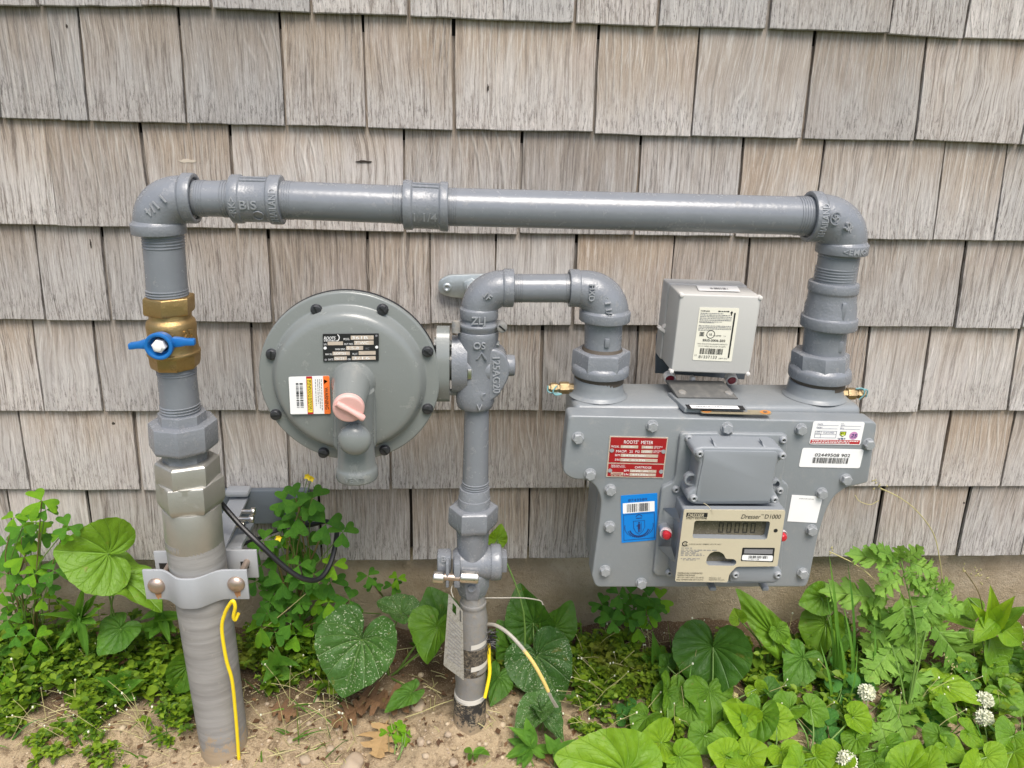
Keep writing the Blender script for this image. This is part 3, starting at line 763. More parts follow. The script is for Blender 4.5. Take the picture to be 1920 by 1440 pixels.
# ------------------------------------------------------------------ the ground
def grid_ground():
    xs = []; ys = []
    x = -0.95
    xs = [-30, -12, -5, -2.5, -1.5]+[-1.0+0.0085*i for i in range(236)]+[1.05, 1.5, 2.5, 5, 12, 30]
    ys = [-0.03+0.007*i for i in range(52)]+[0.36, 0.42, 0.5, 0.65, 0.9, 1.3, 2, 4, 9, 20, 40]
    v = [(x, -y, gzn(x, y)) for y in ys for x in xs]; W = len(xs)
    f = [(j*W+i, j*W+i+1, (j+1)*W+i+1, (j+1)*W+i) for j in range(len(ys)-1) for i in range(W-1)]
    return v, [tuple(reversed(q)) for q in f]
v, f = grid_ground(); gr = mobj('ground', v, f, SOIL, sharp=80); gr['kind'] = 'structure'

# ------------------------------------------------------------------ raised lettering helpers
def emboss_flat(body, org, ex, ey, hgt, par, mat, ext=0.0007, name='raised_lettering', ring=None):
    n = ex.cross(ey).normalized(); tv, tf = text_geo(body, 0, 0.015, 0.12)
    w = (max(p.x for p in tv)-min(p.x for p in tv))*hgt; x0 = min(p.x for p in tv)
    v = [org+ex*((p.x-x0)*hgt-w/2)+ey*((p.y-0.5)*hgt)+n*(ext*(p.z/0.12)) for p in tv]
    return mobj(name, v, tf, mat, par, smooth=False)
def emboss_cyl(body, c, axis, r, ang, hgt, par, mat, along=True, flip=1, ext=0.0011, width=None, name='raised_lettering'):
    """letters wrapped on a cylinder: axis unit Vector, ang from the camera side (-y)"""
    ax = axis.normalized(); e1 = Vector((0, -1, 0)); e2 = Vector((0, 0, 1)) if abs(ax.x) > .5 else Vector((1, 0, 0)); wx = -1 if abs(ax.x) > .5 else 1
    tv, tf = text_geo(body, 0, 0.012, 0.12); x0 = min(p.x for p in tv); L = max(p.x for p in tv)-x0
    k = (width/L) if width else hgt; v = []
    for p in tv:
        u = ((p.x-x0)-L/2)*k; w = (p.y-0.5)*hgt
        if along: t, a = u, ang+w/r
        else: t, a = w*wx, ang+u/r
        rr = r-0.0003+ext*(0.5+0.5*p.z/0.12)
        v.append(c+ax*t+(e1*math.cos(a)+e2*math.sin(a))*rr)
    return mobj(name, v, tf, mat, par, smooth=False)

# ------------------------------------------------------------------ elbows
def elbow(A, ra, da, B, rb, db, mat, par, corner, body_k=0.97, band=0.012, hexa=False):
    """cast elbow: A,B centres of the mouths; da,db unit directions pointing out of the mouths; ra,rb collar radii"""
    mb = MB()
    # body sweep
    pa, pb = A-da*band*0.6, B-db*band*0.6
    K = 0.60
    path = []; rad = []
    La = (pa-corner).length; Lb = (pb-corner).length
    ca = pa-da*La*K; cb = pb-db*Lb*K; m = 22
    for i in range(m+1):
        t = i/m; q = pa*(1-t)**3+ca*3*t*(1-t)**2+cb*3*t*t*(1-t)+pb*t**3; path.append(q)
        rr = (ra*(1-t)+rb*t)*body_k; rr *= 0.915+0.06*math.sin(t*math.pi); rad.append(rr)
    v, f = tube(path, rad, 40); mb.add(v, f)
    for P, r, d in ((A, ra, da), (B, rb, db)):
        pr = chamf([(-band*1.35, r*0.86), (-band*1.0, r*0.95), (-band*0.95, r), (0, r), (0, r*0.82), (-0.003, r*0.80)], 0.0014)
        v, f = lathe(pr, P, d, 44); mb.add(v, f)
    return mb.obj('elbow', mat, par, sharp=38, rc=True)
def vpt(x, y, hw): 
    c, r = vprof([(x, y, hw)])[0]; return c, r
def hpt(x, y, hw):
    c, r = hprof([(x, y, hw)])[0]; return c, r
def pts_obj(name, pts, mat, par, n=40, rot=0.0, horiz=False, d=0.0012, **k):
    v, f = rings(_chpts(pts, d), n, rot, horiz); return mobj(name, v, f, mat, par, rc=True, **k)

# ================================================================== overhead pipe run
ov = thing('overhead_pipe', 'long horizontal grey painted pipe with an elbow at each end, above meter and regulator', 'pipe', FW(900, 395, PO))
eA, rA = vpt(299, 446, 49); eB, rB = hpt(368, 372, 46.5)
elbow(eA, rA, -Z, eB, rB, X, CAST, ov, Vector((eA.x, eA.y, eB.z)))
eC, rC = hpt(1514, 406, 47); eD, rD = vpt(1577, 483, 47)
elbow(eC, rC, -X, eD, rD, -Z, CAST, ov, Vector((eD.x, eD.y, eC.z)))
def hp(x, hw):  # centre line of the run
    y = lin([(368, 372), (437, 373), (530, 375), (757, 384), (841, 388), (1514, 405)], x); return hpt(x, y, hw)
c0, r0 = hp(366, 33); c1, r1 = hp(440, 33.5)
pts_obj('pipe_nipple', [(c0, r0), (c1, r1)], PIPE, ov, horiz=True)
a, _ = hp(371, 33); b, _ = hp(389, 33); threads(a, b, r0, 4, PIPE, ov, True)
a, _ = hp(418, 33); b, _ = hp(437, 33); threads(a, b, r1, 4, PIPE, ov, True)
def coupling(xs, hws, par, ribs=True):
    P = [hp(x, h) for x, h in zip(xs, hws)]
    o = pts_obj('coupling', P, CAST, par, 44, horiz=True, d=0.0016)
    return o, P
o1, P1 = coupling([436, 436, 455, 457, 506, 508, 531, 531], [33, 45, 45, 42, 42, 45.5, 45.5, 35], ov)
o2, P2 = coupling([757, 757, 773, 775, 824, 826, 841, 841], [35, 46, 46, 42.5, 42.5, 46, 46, 36], ov)
for P, nm in ((P1, 0), (P2, 1)):
    ca, ra = P[3]; cb, rb = P[4]
    for ang in (math.radians(72), math.radians(58)):
        p0 = ca+Vector((0, -math.cos(ang), math.sin(ang)))*(ra+0.0003); p1 = cb+Vector((0, -math.cos(ang), math.sin(ang)))*(rb+0.0003)
        v, f = tube([p0, p0+(p1-p0)*0.5, p1], 0.0011, 6); mobj('rib', v, f, CAST, ov)
p0, r0 = hp(528, 35); p1, r1 = hp(760, 35.2); pts_obj('pipe', [(p0, r0), (p1, r1)], PIPE, ov, horiz=True)
a, _ = hp(533, 35); b, _ = hp(551, 35); threads(a, b, r0, 4, PIPE, ov, True)
a, _ = hp(738, 35); b, _ = hp(757, 35); threads(a, b, r1, 4, PIPE, ov, True)
p0, r0 = hp(838, 35); p1, r1 = hp(1517, 35.5); pts_obj('pipe', [(p0, r0), (p1, r1)], PIPE, ov, horiz=True)
a, _ = hp(842, 35); b, _ = hp(858, 35); threads(a, b, r0, 4, PIPE, ov, True)
a, _ = hp(1490, 35.5); b, _ = hp(1513, 35.5); threads(a, b, r1, 5, PIPE, ov, True)
# right-hand drop to the meter
def vset(name, pts, mat, par, **k): return vpart(name, pts, mat, par, **k)
vset('pipe_nipple', [(1576, 470, 37), (1563, 548, 37)], PIPE, ov)
q = vprof([(1569, 507, 37), (1564.5, 533, 37)]); threads(q[0][0], q[1][0], q[0][1], 5, PIPE, ov)
q = vprof([(1574, 481, 37), (1572, 492, 37)]); threads(q[0][0], q[1][0], q[0][1], 2, PIPE, ov)
vset('reducer', [(1563.5, 536, 38), (1563.5, None, 45.5), (1563, 555, 45.5), (1561, 558, 43), (1558, 574, 44), (1556, 586, 46.5), (1553, 604, 47), (1552, 606, 51), (1552, 627, 51), (1552, None, 39)], CAST, ov, n=44, d=0.002)
vset('pipe_nipple', [(1549, 618, 38.5), (1541, 690, 38)], CAST, ov)
q = vprof([(1556, 596, 46.8)])[0]
for dx, y, hh in ((33, 585, 0.022), (28, 650, 0.014)):
    P = FW(1553+dx-6, y, PO+0.0265 if y < 620 else PO+0.021); v, f = box(P, 0.006, 0.006, hh, 0.0015); mobj('lug', v, f, CAST, ov)
def swivel_nut(pts, par, mat, nrot=0.26):
    hexp = vprof(pts[0]); rr = hexp[0][1]
    return hexp
v, f = rings(_chpts(vprof([(1538, 671, 40), (1538, None, 46), (1537, 676, 52.5), (1535.5, 706, 52.5)]), 0.002), 8, math.radians(-14)); mobj('swivel_nut', v, f, CAST, ov, rc=True)
vset('nut_skirt', [(1536.5, 700, 50), (1535.5, 708, 56), (1534.5, 727, 56.5), (1534.5, None, 48)], CAST, ov, n=44, d=0.002)
vset('gasket', [(1533, 722, 49), (1531.5, 738, 48)], GASKET, ov)
# lettering cast into the fittings
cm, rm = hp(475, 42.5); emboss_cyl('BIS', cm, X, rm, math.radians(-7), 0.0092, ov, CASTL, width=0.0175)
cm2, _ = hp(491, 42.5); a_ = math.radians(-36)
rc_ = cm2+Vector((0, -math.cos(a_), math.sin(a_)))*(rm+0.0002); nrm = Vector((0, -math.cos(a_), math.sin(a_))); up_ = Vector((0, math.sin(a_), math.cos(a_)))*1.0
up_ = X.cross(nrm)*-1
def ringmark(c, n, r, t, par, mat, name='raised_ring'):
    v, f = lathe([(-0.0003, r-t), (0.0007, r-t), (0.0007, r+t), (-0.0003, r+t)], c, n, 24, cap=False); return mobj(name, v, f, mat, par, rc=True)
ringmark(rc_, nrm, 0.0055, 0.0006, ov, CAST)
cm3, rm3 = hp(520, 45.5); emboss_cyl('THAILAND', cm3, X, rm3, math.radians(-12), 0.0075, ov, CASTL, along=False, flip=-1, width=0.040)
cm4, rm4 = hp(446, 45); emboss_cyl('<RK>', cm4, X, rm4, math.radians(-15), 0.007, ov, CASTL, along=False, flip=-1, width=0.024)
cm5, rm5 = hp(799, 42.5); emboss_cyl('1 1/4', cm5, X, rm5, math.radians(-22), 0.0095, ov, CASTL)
def emb_px(body, x, y, off, hgt, angd, par, mat, ext=0.0010, tilt=0.0, yawt=0.0):
    """letters lying in a plane facing the camera side, turned angd degrees in the picture"""
    n = Vector((math.sin(yawt), -math.cos(yawt)*math.cos(tilt), math.sin(tilt))).normalized()
    ex = Vector((0, 0, 1)).cross(n).normalized(); ey = n.cross(ex)
    a = math.radians(angd); e1 = ex*math.cos(a)+ey*math.sin(a); e2 = -ex*math.sin(a)+ey*math.cos(a)
    return emboss_flat(body, FW(x, y, off), e1, e2, hgt, par, mat, ext)
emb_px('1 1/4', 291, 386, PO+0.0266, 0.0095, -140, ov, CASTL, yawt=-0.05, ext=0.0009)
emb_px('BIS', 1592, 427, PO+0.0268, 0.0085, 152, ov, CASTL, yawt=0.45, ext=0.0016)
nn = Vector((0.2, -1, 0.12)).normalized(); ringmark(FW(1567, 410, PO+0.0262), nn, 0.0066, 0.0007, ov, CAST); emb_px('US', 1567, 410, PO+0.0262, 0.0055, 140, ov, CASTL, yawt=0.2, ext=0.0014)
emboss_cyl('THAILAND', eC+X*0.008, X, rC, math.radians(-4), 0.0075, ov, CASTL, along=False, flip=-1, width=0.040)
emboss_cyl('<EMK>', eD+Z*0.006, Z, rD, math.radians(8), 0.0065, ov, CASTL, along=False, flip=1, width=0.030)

# ================================================================== brass ball valve
bv = thing('ball_valve', 'brass ball valve with blue butterfly handle on the left riser', 'valve', vprof([(332, 700, 40)])[0][0])
v, f = rings(_chpts(vprof([(317, 563, 38), (317, None, 43), (317.5, 567, 46), (318, 596, 46), (318.5, 599, 43), (318.5, None, 36)]), 0.0015), 6, math.radians(2)); 
mobj('hex_end', v, f, BRASS, bv, rc=True)
vset('valve_body', [(319, 594, 38), (319.5, 606, 37.5), (320, 612, 43), (321, 622, 44.5), (322, 640, 43), (325, 660, 44), (326.5, 669, 45), (327, 671, 47), (327.5, 678, 47), (327.5, None, 42)], BRASS, bv, n=48, d=0.0016)
v, f = rings(_chpts(vprof([(328.5, 674, 45.5), (329.5, 692, 44.5), (330, 701, 42), (330, None, 36)]), 0.0015), 8, math.radians(22)); mobj('hex_end', v, f, BRASS, bv, rc=True)
HO = PO+0.036
hb = FW(302, 646, HO)
# stem from the body, handle hub (cup), two wings, nut
v, f = lathe([(0, 0.009), (0.02, 0.009)], hb+Y*0.020, -Y, 20); mobj('valve_stem', v, f, BRASS, bv, rc=True)
sh = 1/scl(hb)
v, f = lathe(chamf([(-0.004, 26*sh*0.9), (0.006, 26*sh), (0.009, 26*sh), (0.009, 19*sh), (0.000, 17*sh), (0.000, 0.001)], 0.0015), hb, -Y, 40)
hub = mobj('handle', v, f, BLUE, bv, rc=True)
def wing(x0, y0, x1, y1, w0, w1):
    A, B = FW(x0, y0, HO+0.001), FW(x1, y1, HO+0.004); d = (B-A).normalized(); up = Vector((0, 0, 1))
    poly = []
    pts = [(A, w0), (A+(B-A)*0.35, w0*0.86), (A+(B-A)*0.6, w1), (B, w1*0.95)]
    top = [p+up*w*sh for p, w in pts]; bot = [p-up*w*sh for p, w in pts]
    v, f = prism(top+bot[::-1], Y*0.008, 0.0016, allround=True); return mobj('handle_wing', v, f, BLUE, hub, rc=True)
wing(284, 645, 239, 651, 10, 6.5); wing(322, 643, 364, 643, 10, 6.5)
v, f = lathe(chamf([(0, 0.0075), (0.008, 0.0075), (0.009, 0.006), (0.010, 0.0001)], 0.001), hb-Y*0.0005, -Y, 6, rot=0.3); mobj('handle_nut', v, f, WHITE, hub, rc=True, smooth=False)
v, f = lathe(chamf([(0.008, 0.005), (0.0115, 0.0048), (0.0118, 0.0001)], 0.001), hb, -Y, 20); mobj('stem_end', v, f, WHITE, hub, rc=True)
emb_px('25', 353, 626, PO+0.020, 0.0085, 0, bv, BRASS, yawt=0.85, ext=0.0014)

# ================================================================== left riser
ri = thing('riser_pipe', 'left riser of grey nipples, octagonal union and zinc hex fittings in a thick plastic sleeve', 'pipe', Vector((FW(425, 1425, PO).x, -PO, gz(-0.3, PO))))
vset('pipe_nipple', [(305, 440, 37), (316, 575, 36.5)], PIPE, ri)
q = vprof([(306, 449, 37.2), (307.5, 472, 37.2)]); threads(q[0][0], q[1][0], q[0][1], 4, PIPE, ri)
q = vprof([(313, 549, 37), (315, 569, 37)]); threads(q[0][0], q[1][0], q[0][1], 4, PIPE, ri)
vset('pipe_nipple', [(331, 695, 34.5), (341, 800, 35)], PIPE, ri)
q = vprof([(331.5, 703, 34.8), (332.5, 712, 34.8)]); threads(q[0][0], q[1][0], q[0][1], 2, PIPE, ri)
q = vprof([(338, 768, 35.2), (340, 789, 35.2)]); threads(q[0][0], q[1][0], q[0][1], 4, PIPE, ri)
def vhex(name, pts, n, rot, mat, par, d=0.0016):
    v, f = rings(_chpts(vprof(pts), d), n, math.radians(rot)); return mobj(name, v, f, mat, par, rc=True, sharp=22)
vhex('union_end', [(342, 785, 36), (342, None, 40), (342, 788, 43), (344, 828, 42.5)], 8, 10, CAST, ri)
vhex('union_nut', [(344, 806, 44), (344, None, 57), (345, 813, 61), (347, 858, 61), (347.5, 862, 57), (347.5, None, 40)], 8, 10, CAST, ri, d=0.002)
vhex('union_end', [(348, 855, 41.5), (350, 874, 41), (350.5, 884, 36)], 10, 10, CAST, ri)
vset('pipe_end', [(350, 876, 33), (352, 897, 33)], CAST, ri)
def hexnut(pts, rot, mat, par, name):  # hex with turned corners
    return vhex(name, pts, 6, rot, mat, par, 0.002)
hexnut([(352, 873, 35), (352, None, 50), (352.5, 879, 57), (356, 922, 56.5), (356, 925, 53)], 50, ZINC, ri, 'hex_bushing')
vset('lock_ring', [(356, 921, 53), (357, 931, 53)], ZINC, ri)
hexnut([(357, 915, 45), (357, None, 53), (358, 925, 60.5), (361, 966, 60), (362, 974, 54), (362, None, 48)], 40, ZINC, ri, 'hex_nut')
vset('crimp_collar', [(361.5, 969, 48), (361.5, None, 51.5), (368, 1046, 50.5), (368, None, 46)], ZINC, ri, n=56)
vset('sleeve', [(366, 1030, 50.5), (373, 1072, 50.5), (388, 1135, 48.5), (400, 1230, 46.5), (415, 1350, 43.5), (426, 1440, 42)], SLEEVE, ri, n=48, d=0)

# ================================================================== bracket that clamps the riser
br = thing('pipe_clamp', 'light grey two plate pipe clamp with domed bolts round the left riser sleeve', 'clamp', FW(372, 1090, PO))
def vee(cx, cy, hl, hr, hh, off_end, off_mid, mat, name, thick=0.004, ytl=0, flat=0.30):
    """plate bent round the pipe, spanning left/right of the pipe centre"""
    A = FW(cx-hl, cy, off_end); B = FW(cx+hr, cy+ytl, off_end); v = []; f = []
    n = 24; dz = hh/scl(A)
    for j in range(2):
        for i in range(n+1):
            u = i/n; p = A+(B-A)*u
            k = max(0.0, 1-abs(u-0.5)/(0.5-flat*0.5)) if False else 0
            w = abs(u-0.47)/0.5; s = 1 if w < 0.08 else (0 if w > 0.62 else 0.5+0.5*math.cos(math.pi*(w-0.08)/0.54))
            y = -(off_end+(off_mid-off_end)*s)
            for kk in (0, 1): v.append(Vector((p.x, y+(thick if j else 0), p.z+(dz if kk == 0 else -dz))))
    m = 2*(n+1)
    for i in range(n):
        a = 2*i; f.append((a, a+1, a+3, a+2)); b = m+a; f.append((b, b+2, b+3, b+1))
        f.append((a, a+2, b+2, b)); f.append((a+1, b+1, b+3, a+3))
    f.append((0, m, m+1, 1)); e = 2*n; f.append((e, e+1, m+e+1, m+e))
    bm = bmesh.new(); vs = [bm.verts.new(q) for q in v]
    for q in f: bm.faces.new([vs[i] for i in q])
    bmesh.ops.recalc_face_normals(bm, faces=bm.faces)
    es = [e_ for e_ in bm.edges if len(e_.link_faces) == 2 and e_.calc_face_angle(0) > 1.2]
    bmesh.ops.bevel(bm, geom=es, offset=0.0009, segments=2, affect='EDGES', profile=0.5)
    bm.verts.index_update(); V = [q.co.copy() for q in bm.verts]; F = [tuple(w.index for w in q.verts) for q in bm.faces]; bm.free()
    return mobj(name, V, F, mat, br, sharp=25)
vee(367, 1097, 97, 98, 32, PO+0.022, PO+0.042, CLAMP, 'front_plate', ytl=0)
vee(388, 1061, 97, 95, 30, PO-0.028, PO-0.040, CLAMP, 'back_plate', ytl=-3)
for bx, by in ((294, 1098), (443, 1095)):
    P = FW(bx, by, PO+0.022); r = 16.5/scl(P)
    v, f = lathe([(-0.001, r)]+[(r*0.62*math.sin(a*math.pi/16), r*math.cos(a*math.pi/16)) for a in range(0, 8)]+[(r*0.62, 0.0002)], P, -Y, 28); b_ = mobj('bolt_head', v, f, RUSTB, br, rc=True)
    v, f = lathe([(0, 0.0042), (0.062, 0.0042)], P, Y, 12); mobj('bolt_shank', v, f, RUSTB, b_, rc=True)
    # rust run below the head
    Rr = random.Random(int(bx)); pl = FW(bx, by, PO+0.0224)
    pts = [(-0.45*r, -0.6*r), (-0.25*r, -1.5*r), (-0.05*r, -1.9*r), (0.12*r, -1.6*r), (0.3*r, -1.7*r), (0.45*r, -0.6*r)]
    mobj('rust_run', [pl+Vector((a, 0, b)) for a, b in pts], [(0, 1, 2, 3, 4, 5)], RUST, br, smooth=False)
for hx, hy in ((307, 1062), (459, 1059)):
    P = FW(hx, hy, PO-0.0285); v, f = box(P, 0.0105, 0.0012, 0.0105); mobj('square_hole', v, f, BLACK, br, smooth=False)
# arm: flat bar on edge running from the wall plate to the clamp, plus its lower leg and bolts
w0 = FW(449, 934, 0.012); w1 = FW(404, 1030, PO-0.042)
def bar(A, B, hw, th, side, mat, name, par):
    d = (B-A).normalized(); s = side-d*side.dot(d); s.normalize(); n = d.cross(s)
    v = []
    for P in (A, B):
        for a, b in ((1, 1), (1, -1), (-1, -1), (-1, 1)): v.append(P+s*hw*a+n*th*b)
    f = [(0, 1, 2, 3), (7, 6, 5, 4)]+[(i, i+4, (i+1) % 4+4, (i+1) % 4) for i in range(4)]
    return mobj(name, v, f, mat, par, rc=True, smooth=False)
bar(w0, w1, 0.0125, 0.002, X, CLAMP, 'arm', br)
bar(FW(462, 985, 0.014)+Vector((0, 0, 0)), FW(437, 1030, PO-0.040), 0.011, 0.002, X+Z*0.2, CLAMP, 'arm', br)
v, f = box(FW(447, 921, 0.012), 0.034, 0.022, 0.010, 0.004); mobj('arm_end', v, f, CLAMP, br)
for x_, y_, L_ in ((466, 959, 0.018), (461, 973, 0.022), (441, 985, 0.026)):
    P = FW(x_, y_, 0.07); v, f = lathe(chamf([(0, 0.003), (L_*0.7, 0.003), (L_*0.7, 0.0055), (L_, 0.0055), (L_, 0.0001)], 0.0006), P-X*L_/2, X, 12); mobj('bolt', v, f, STEEL, br, rc=True)
wp = thing('wall_plate', 'dark grey flat plate fixed low on the shingles behind the left riser bracket', 'plate', FW(490, 983, 0.004))
v, f = prism(FWP(roundpoly([(398, 921), (578, 920), (578, 981), (398, 984)], 4), 0.012), Y*0.010, 0.0015); mobj('panel', v, f, DARKG, wp, rc=True)
for x_, y_ in ((560, 938), (566, 970)):
    v, f = lathe(chamf([(0, 0.005), (0.003, 0.005), (0.003, 0.0001)], 0.0008), FW(x_, y_, 0.012), -Y, 12); mobj('screw_head', v, f, GALV, wp, rc=True)
# cable
def wire(name, px, r, mat, label, cat, sub=8, par=None):
    pts = spline([FW(*p) for p in px], sub); v, f = tube(pts, r, 10)
    o = mobj(name, v, f, mat, par)
    if label: setl(o, label, cat)
    return o
wire('cable', [(400, 925, PO-0.035), (417, 946, 0.11), (450, 984, 0.12), (490, 1023, 0.13), (530, 1060, 0.13), (566, 1084, 0.125), (597, 1086, 0.11), (618, 1060, 0.09), (629, 1020, 0.07), (630, 990, 0.05), (612, 978, 0.03), (580, 984, 0.02), (545, 984, 0.02)], 0.0036, CABLE, 'black cable looping out from behind the left riser', 'cable')
wire('cable_stub', [(442, 1028, 0.045), (462, 1018, 0.05), (485, 1010, 0.05), (510, 998, 0.045), (536, 990, 0.03)], 0.0028, CABLE, 'short thin black cable stub behind the pipe clamp', 'cable')
yw = thing('yellow_wire', 'long yellow tracer wire hanging down the left sleeve from the clamp', 'wire', FW(448, 1424, PO+0.03))
sv = lambda x, y, k=0.034: (x, y, PO+k)
pts = spline([FW(*p) for p in [(447, 1150, PO+0.034), (441, 1162, PO+0.036), (438, 1155, PO+0.038), (441, 1138, PO+0.04), (437, 1127, PO+0.04), (430, 1134, PO+0.038), (421, 1152, PO+0.035), (416, 1180, PO+0.034), (424, 1235, PO+0.033), (435, 1275, PO+0.0315), (441, 1330, PO+0.028), (445, 1380, PO+0.025), (448, 1426, PO+0.024)]], 8)
v, f = tube(pts, 0.0023, 8); mobj('insulation', v, f, YEL, yw)

# ================================================================== regulator
RO = 0.192
rg = thing('pressure_regulator', 'round grey gas pressure regulator with black nameplate, warning sticker and pink plug', 'regulator', FW(657, 860, RO))
rc0 = FW(657.5, 708, RO); k_ = scl(rc0); RR = 167/k_
prof = [(-0.013, RR*0.60), (-0.013, RR*0.985), (-0.0045, RR*0.992), (-0.0045, RR*0.97), (-0.003, RR*0.97), (-0.003, RR*0.992), (0.0, RR), (0.004, RR*1.0), (0.006, RR*0.985), (0.0062, RR*0.86), (0.0075, RR*0.845), (0.018, RR*0.80), (0.0215, RR*0.76), (0.023, RR*0.70), (0.0245, RR*0.45), (0.0252, 0.0005)]
v, f = lathe(chamf(prof, 0.0022), rc0, -Y, 96); mobj('cover', v, f, REGP, rg, rc=True, sharp=50)
v, f = lathe(chamf([(-0.0052, RR*0.95), (-0.0052, RR*1.004), (-0.0024, RR*1.004), (-0.0024, RR*0.95)], 0.0004), rc0, -Y, 96); mobj('diaphragm_edge', v, f, BLACK, rg, rc=True)
v, f = lathe(chamf([(0.013, RR*0.9), (0.040, RR*0.62), (0.075, RR*0.45), (0.085, RR*0.30), (0.085, 0.001)], 0.004), rc0, Y, 60); mobj('back_casing', v, f, REGP, rg, rc=True)
BP = [(593.6, 580.4), (717.6, 579.8), (802, 659), (802, 766), (721.7, 843), (606.8, 848), (517.5, 776.7), (509.6, 663.8)]
R_ = random.Random(5)
def screw_mesh(r, name):
    mb = MB(); v, f = lathe(chamf([(0, r*1.12), (0.0012, r*1.12), (0.0012, r), (0.0046, r*0.98), (0.0050, r*0.8), (0.0050, 0.0001)], 0.0005), Vector((0, 0, 0)), Z, 18, ref=X); mb.add(v, f)
    v, f = box((0, 0, 0.0047), r*1.6, r*0.34, 0.0012); mb.add(v, f, 1)
    me = bpy.data.meshes.new(name); me.from_pydata([tuple(q) for q in mb.v], [], mb.f)
    me.materials.append(SCREWK); me.materials.append(BLACK)
    for p, m in zip(me.polygons, mb.m): p.material_index = m
    bm = bmesh.new(); bm.from_mesh(me); bmesh.ops.recalc_face_normals(bm, faces=bm.faces); bm.to_mesh(me); bm.free()
    me.polygons.foreach_set('use_smooth', [True]*len(me.polygons)); me.set_sharp_from_angle(angle=0.7)
    return me
def face_mat(P, n, up=Z, ang=0.0, s=1.0):
    n = n.normalized(); x = up.cross(n).normalized(); y = n.cross(x)
    a = math.cos(ang); b = math.sin(ang); x2 = x*a+y*b; y2 = y*a-x*b
    return Matrix.Translation(P) @ Matrix(((x2.x, y2.x, n.x, 0), (x2.y, y2.y, n.y, 0), (x2.z, y2.z, n.z, 0), (0, 0, 0, 1))) @ Matrix.Diagonal((s, s, s, 1))
SM = screw_mesh(9.6/k_, 'slotted_screw')
for x_, y_ in BP: inst('screw', SM, face_mat(FW(x_, y_, RO+0.006), -Y, Z, R_.uniform(0, 3.1)), rg)
# hub, spring tower, vent
hb0 = FW(663, 716, RO+0.022)
v, f = lathe(chamf([(0, 43/k_), (0.004, 40/k_), (0.010, 37.5/k_), (0.017, 35/k_), (0.024, 30/k_), (0.026, 0.001)], 0.004), hb0, -Y, 48); mobj('hub', v, f, REGP, rg, rc=True, sharp=60)
tw = FW(659, 724, RO+0.044); pe = FW(654, 762, 0.276)
d_ = (pe-tw)
v, f = tube([tw, tw+d_*0.5, pe], [33/k_, 30/k_, 27/k_], 40); mobj('spring_tower', v, f, REGP, rg, rc=True)
kp = scl(pe); rp = 29.5/kp
v, f = lathe(chamf([(-0.004, rp*0.96), (-0.002, rp), (0.005, rp), (0.0062, rp*0.9), (0.0062, 0.0005)], 0.0012), pe, d_, 40); pl = mobj('plug', v, f, PINK, rg, rc=True)
dn = d_.normalized(); ey_ = dn.cross(X); ey_ = -ey_ if ey_.z < 0 else ey_
gp = lambda a_, b_: pe+dn*0.0072+X*(a_/kp)+ey_*(b_/kp)
v, f = tube([gp(-20, 15), gp(-12, 9), gp(0, 1), gp(14, -9), gp(25, -17), gp(28, -19)], [0.0030, 0.0034, 0.0030, 0.0032, 0.0040, 0.0030], 12); mobj('plug_grip', v, f, PINK, pl, rc=True)
# vertical rib each side of the vent where it leaves the cover
vt0 = FW(666, 772, RO+0.036); vt1 = FW(664, 912, RO+0.036)
zt_, zb_ = FW(664, 770, RO+0.045).z, FW(664, 913, RO+0.064).z
xv = FW(665, 840, RO+0.05).x; rv_ = 35.5/scl(FW(665, 840, RO+0.05))
VC = Vector((xv, -(RO+0.040), 0))
pp = [(zt_+0.022, rv_*1.08), (zt_-0.01, rv_*0.98), (zt_-0.04, rv_*0.96), (zb_+0.016, rv_*1.02), (zb_+0.012, rv_*1.12), (zb_, rv_*1.13), (zb_, rv_*0.85), (zb_+0.01, rv_*0.8)]
v, f = rings(_chpts([(VC+Z*z_, r) for z_, r in pp], 0.003), 44); mobj('vent', v, f, REGP, rg, rc=True, sharp=50)
# saddle where vent joins the cover
v, f = prism(FWP(roundpoly([(627, 694), (698, 694), (704, 760), (706, 850), (622, 850), (626, 760)], 22, 6), RO+0.030), Y*0.010, 0.005, 4); mobj('vent_saddle', v, f, REGP, rg, rc=True, sharp=60)
sb = FW(665, 824, RO+0.072); rs = 31.5/scl(sb)
v = []; f = []; nu, nv = 36, 18
for j in range(nv+1):
    for i in range(nu):
        a = 2*math.pi*i/nu; b = math.pi*j/nv; v.append(sb+Vector((math.sin(b)*math.cos(a)*rs, -math.cos(b)*rs*0.62, math.sin(b)*math.sin(a)*rs)))
f = [(j*nu+i, j*nu+(i+1) % nu, (j+1)*nu+(i+1) % nu, (j+1)*nu+i) for j in range(nv) for i in range(nu)]
mobj('vent_dome', v, f, REGP, rg, rc=True, sharp=80)
emb_px('VENT', 664, 901, RO+0.040+rv_*1.125, 0.0062, 0, rg, REGP, ext=0.0007)
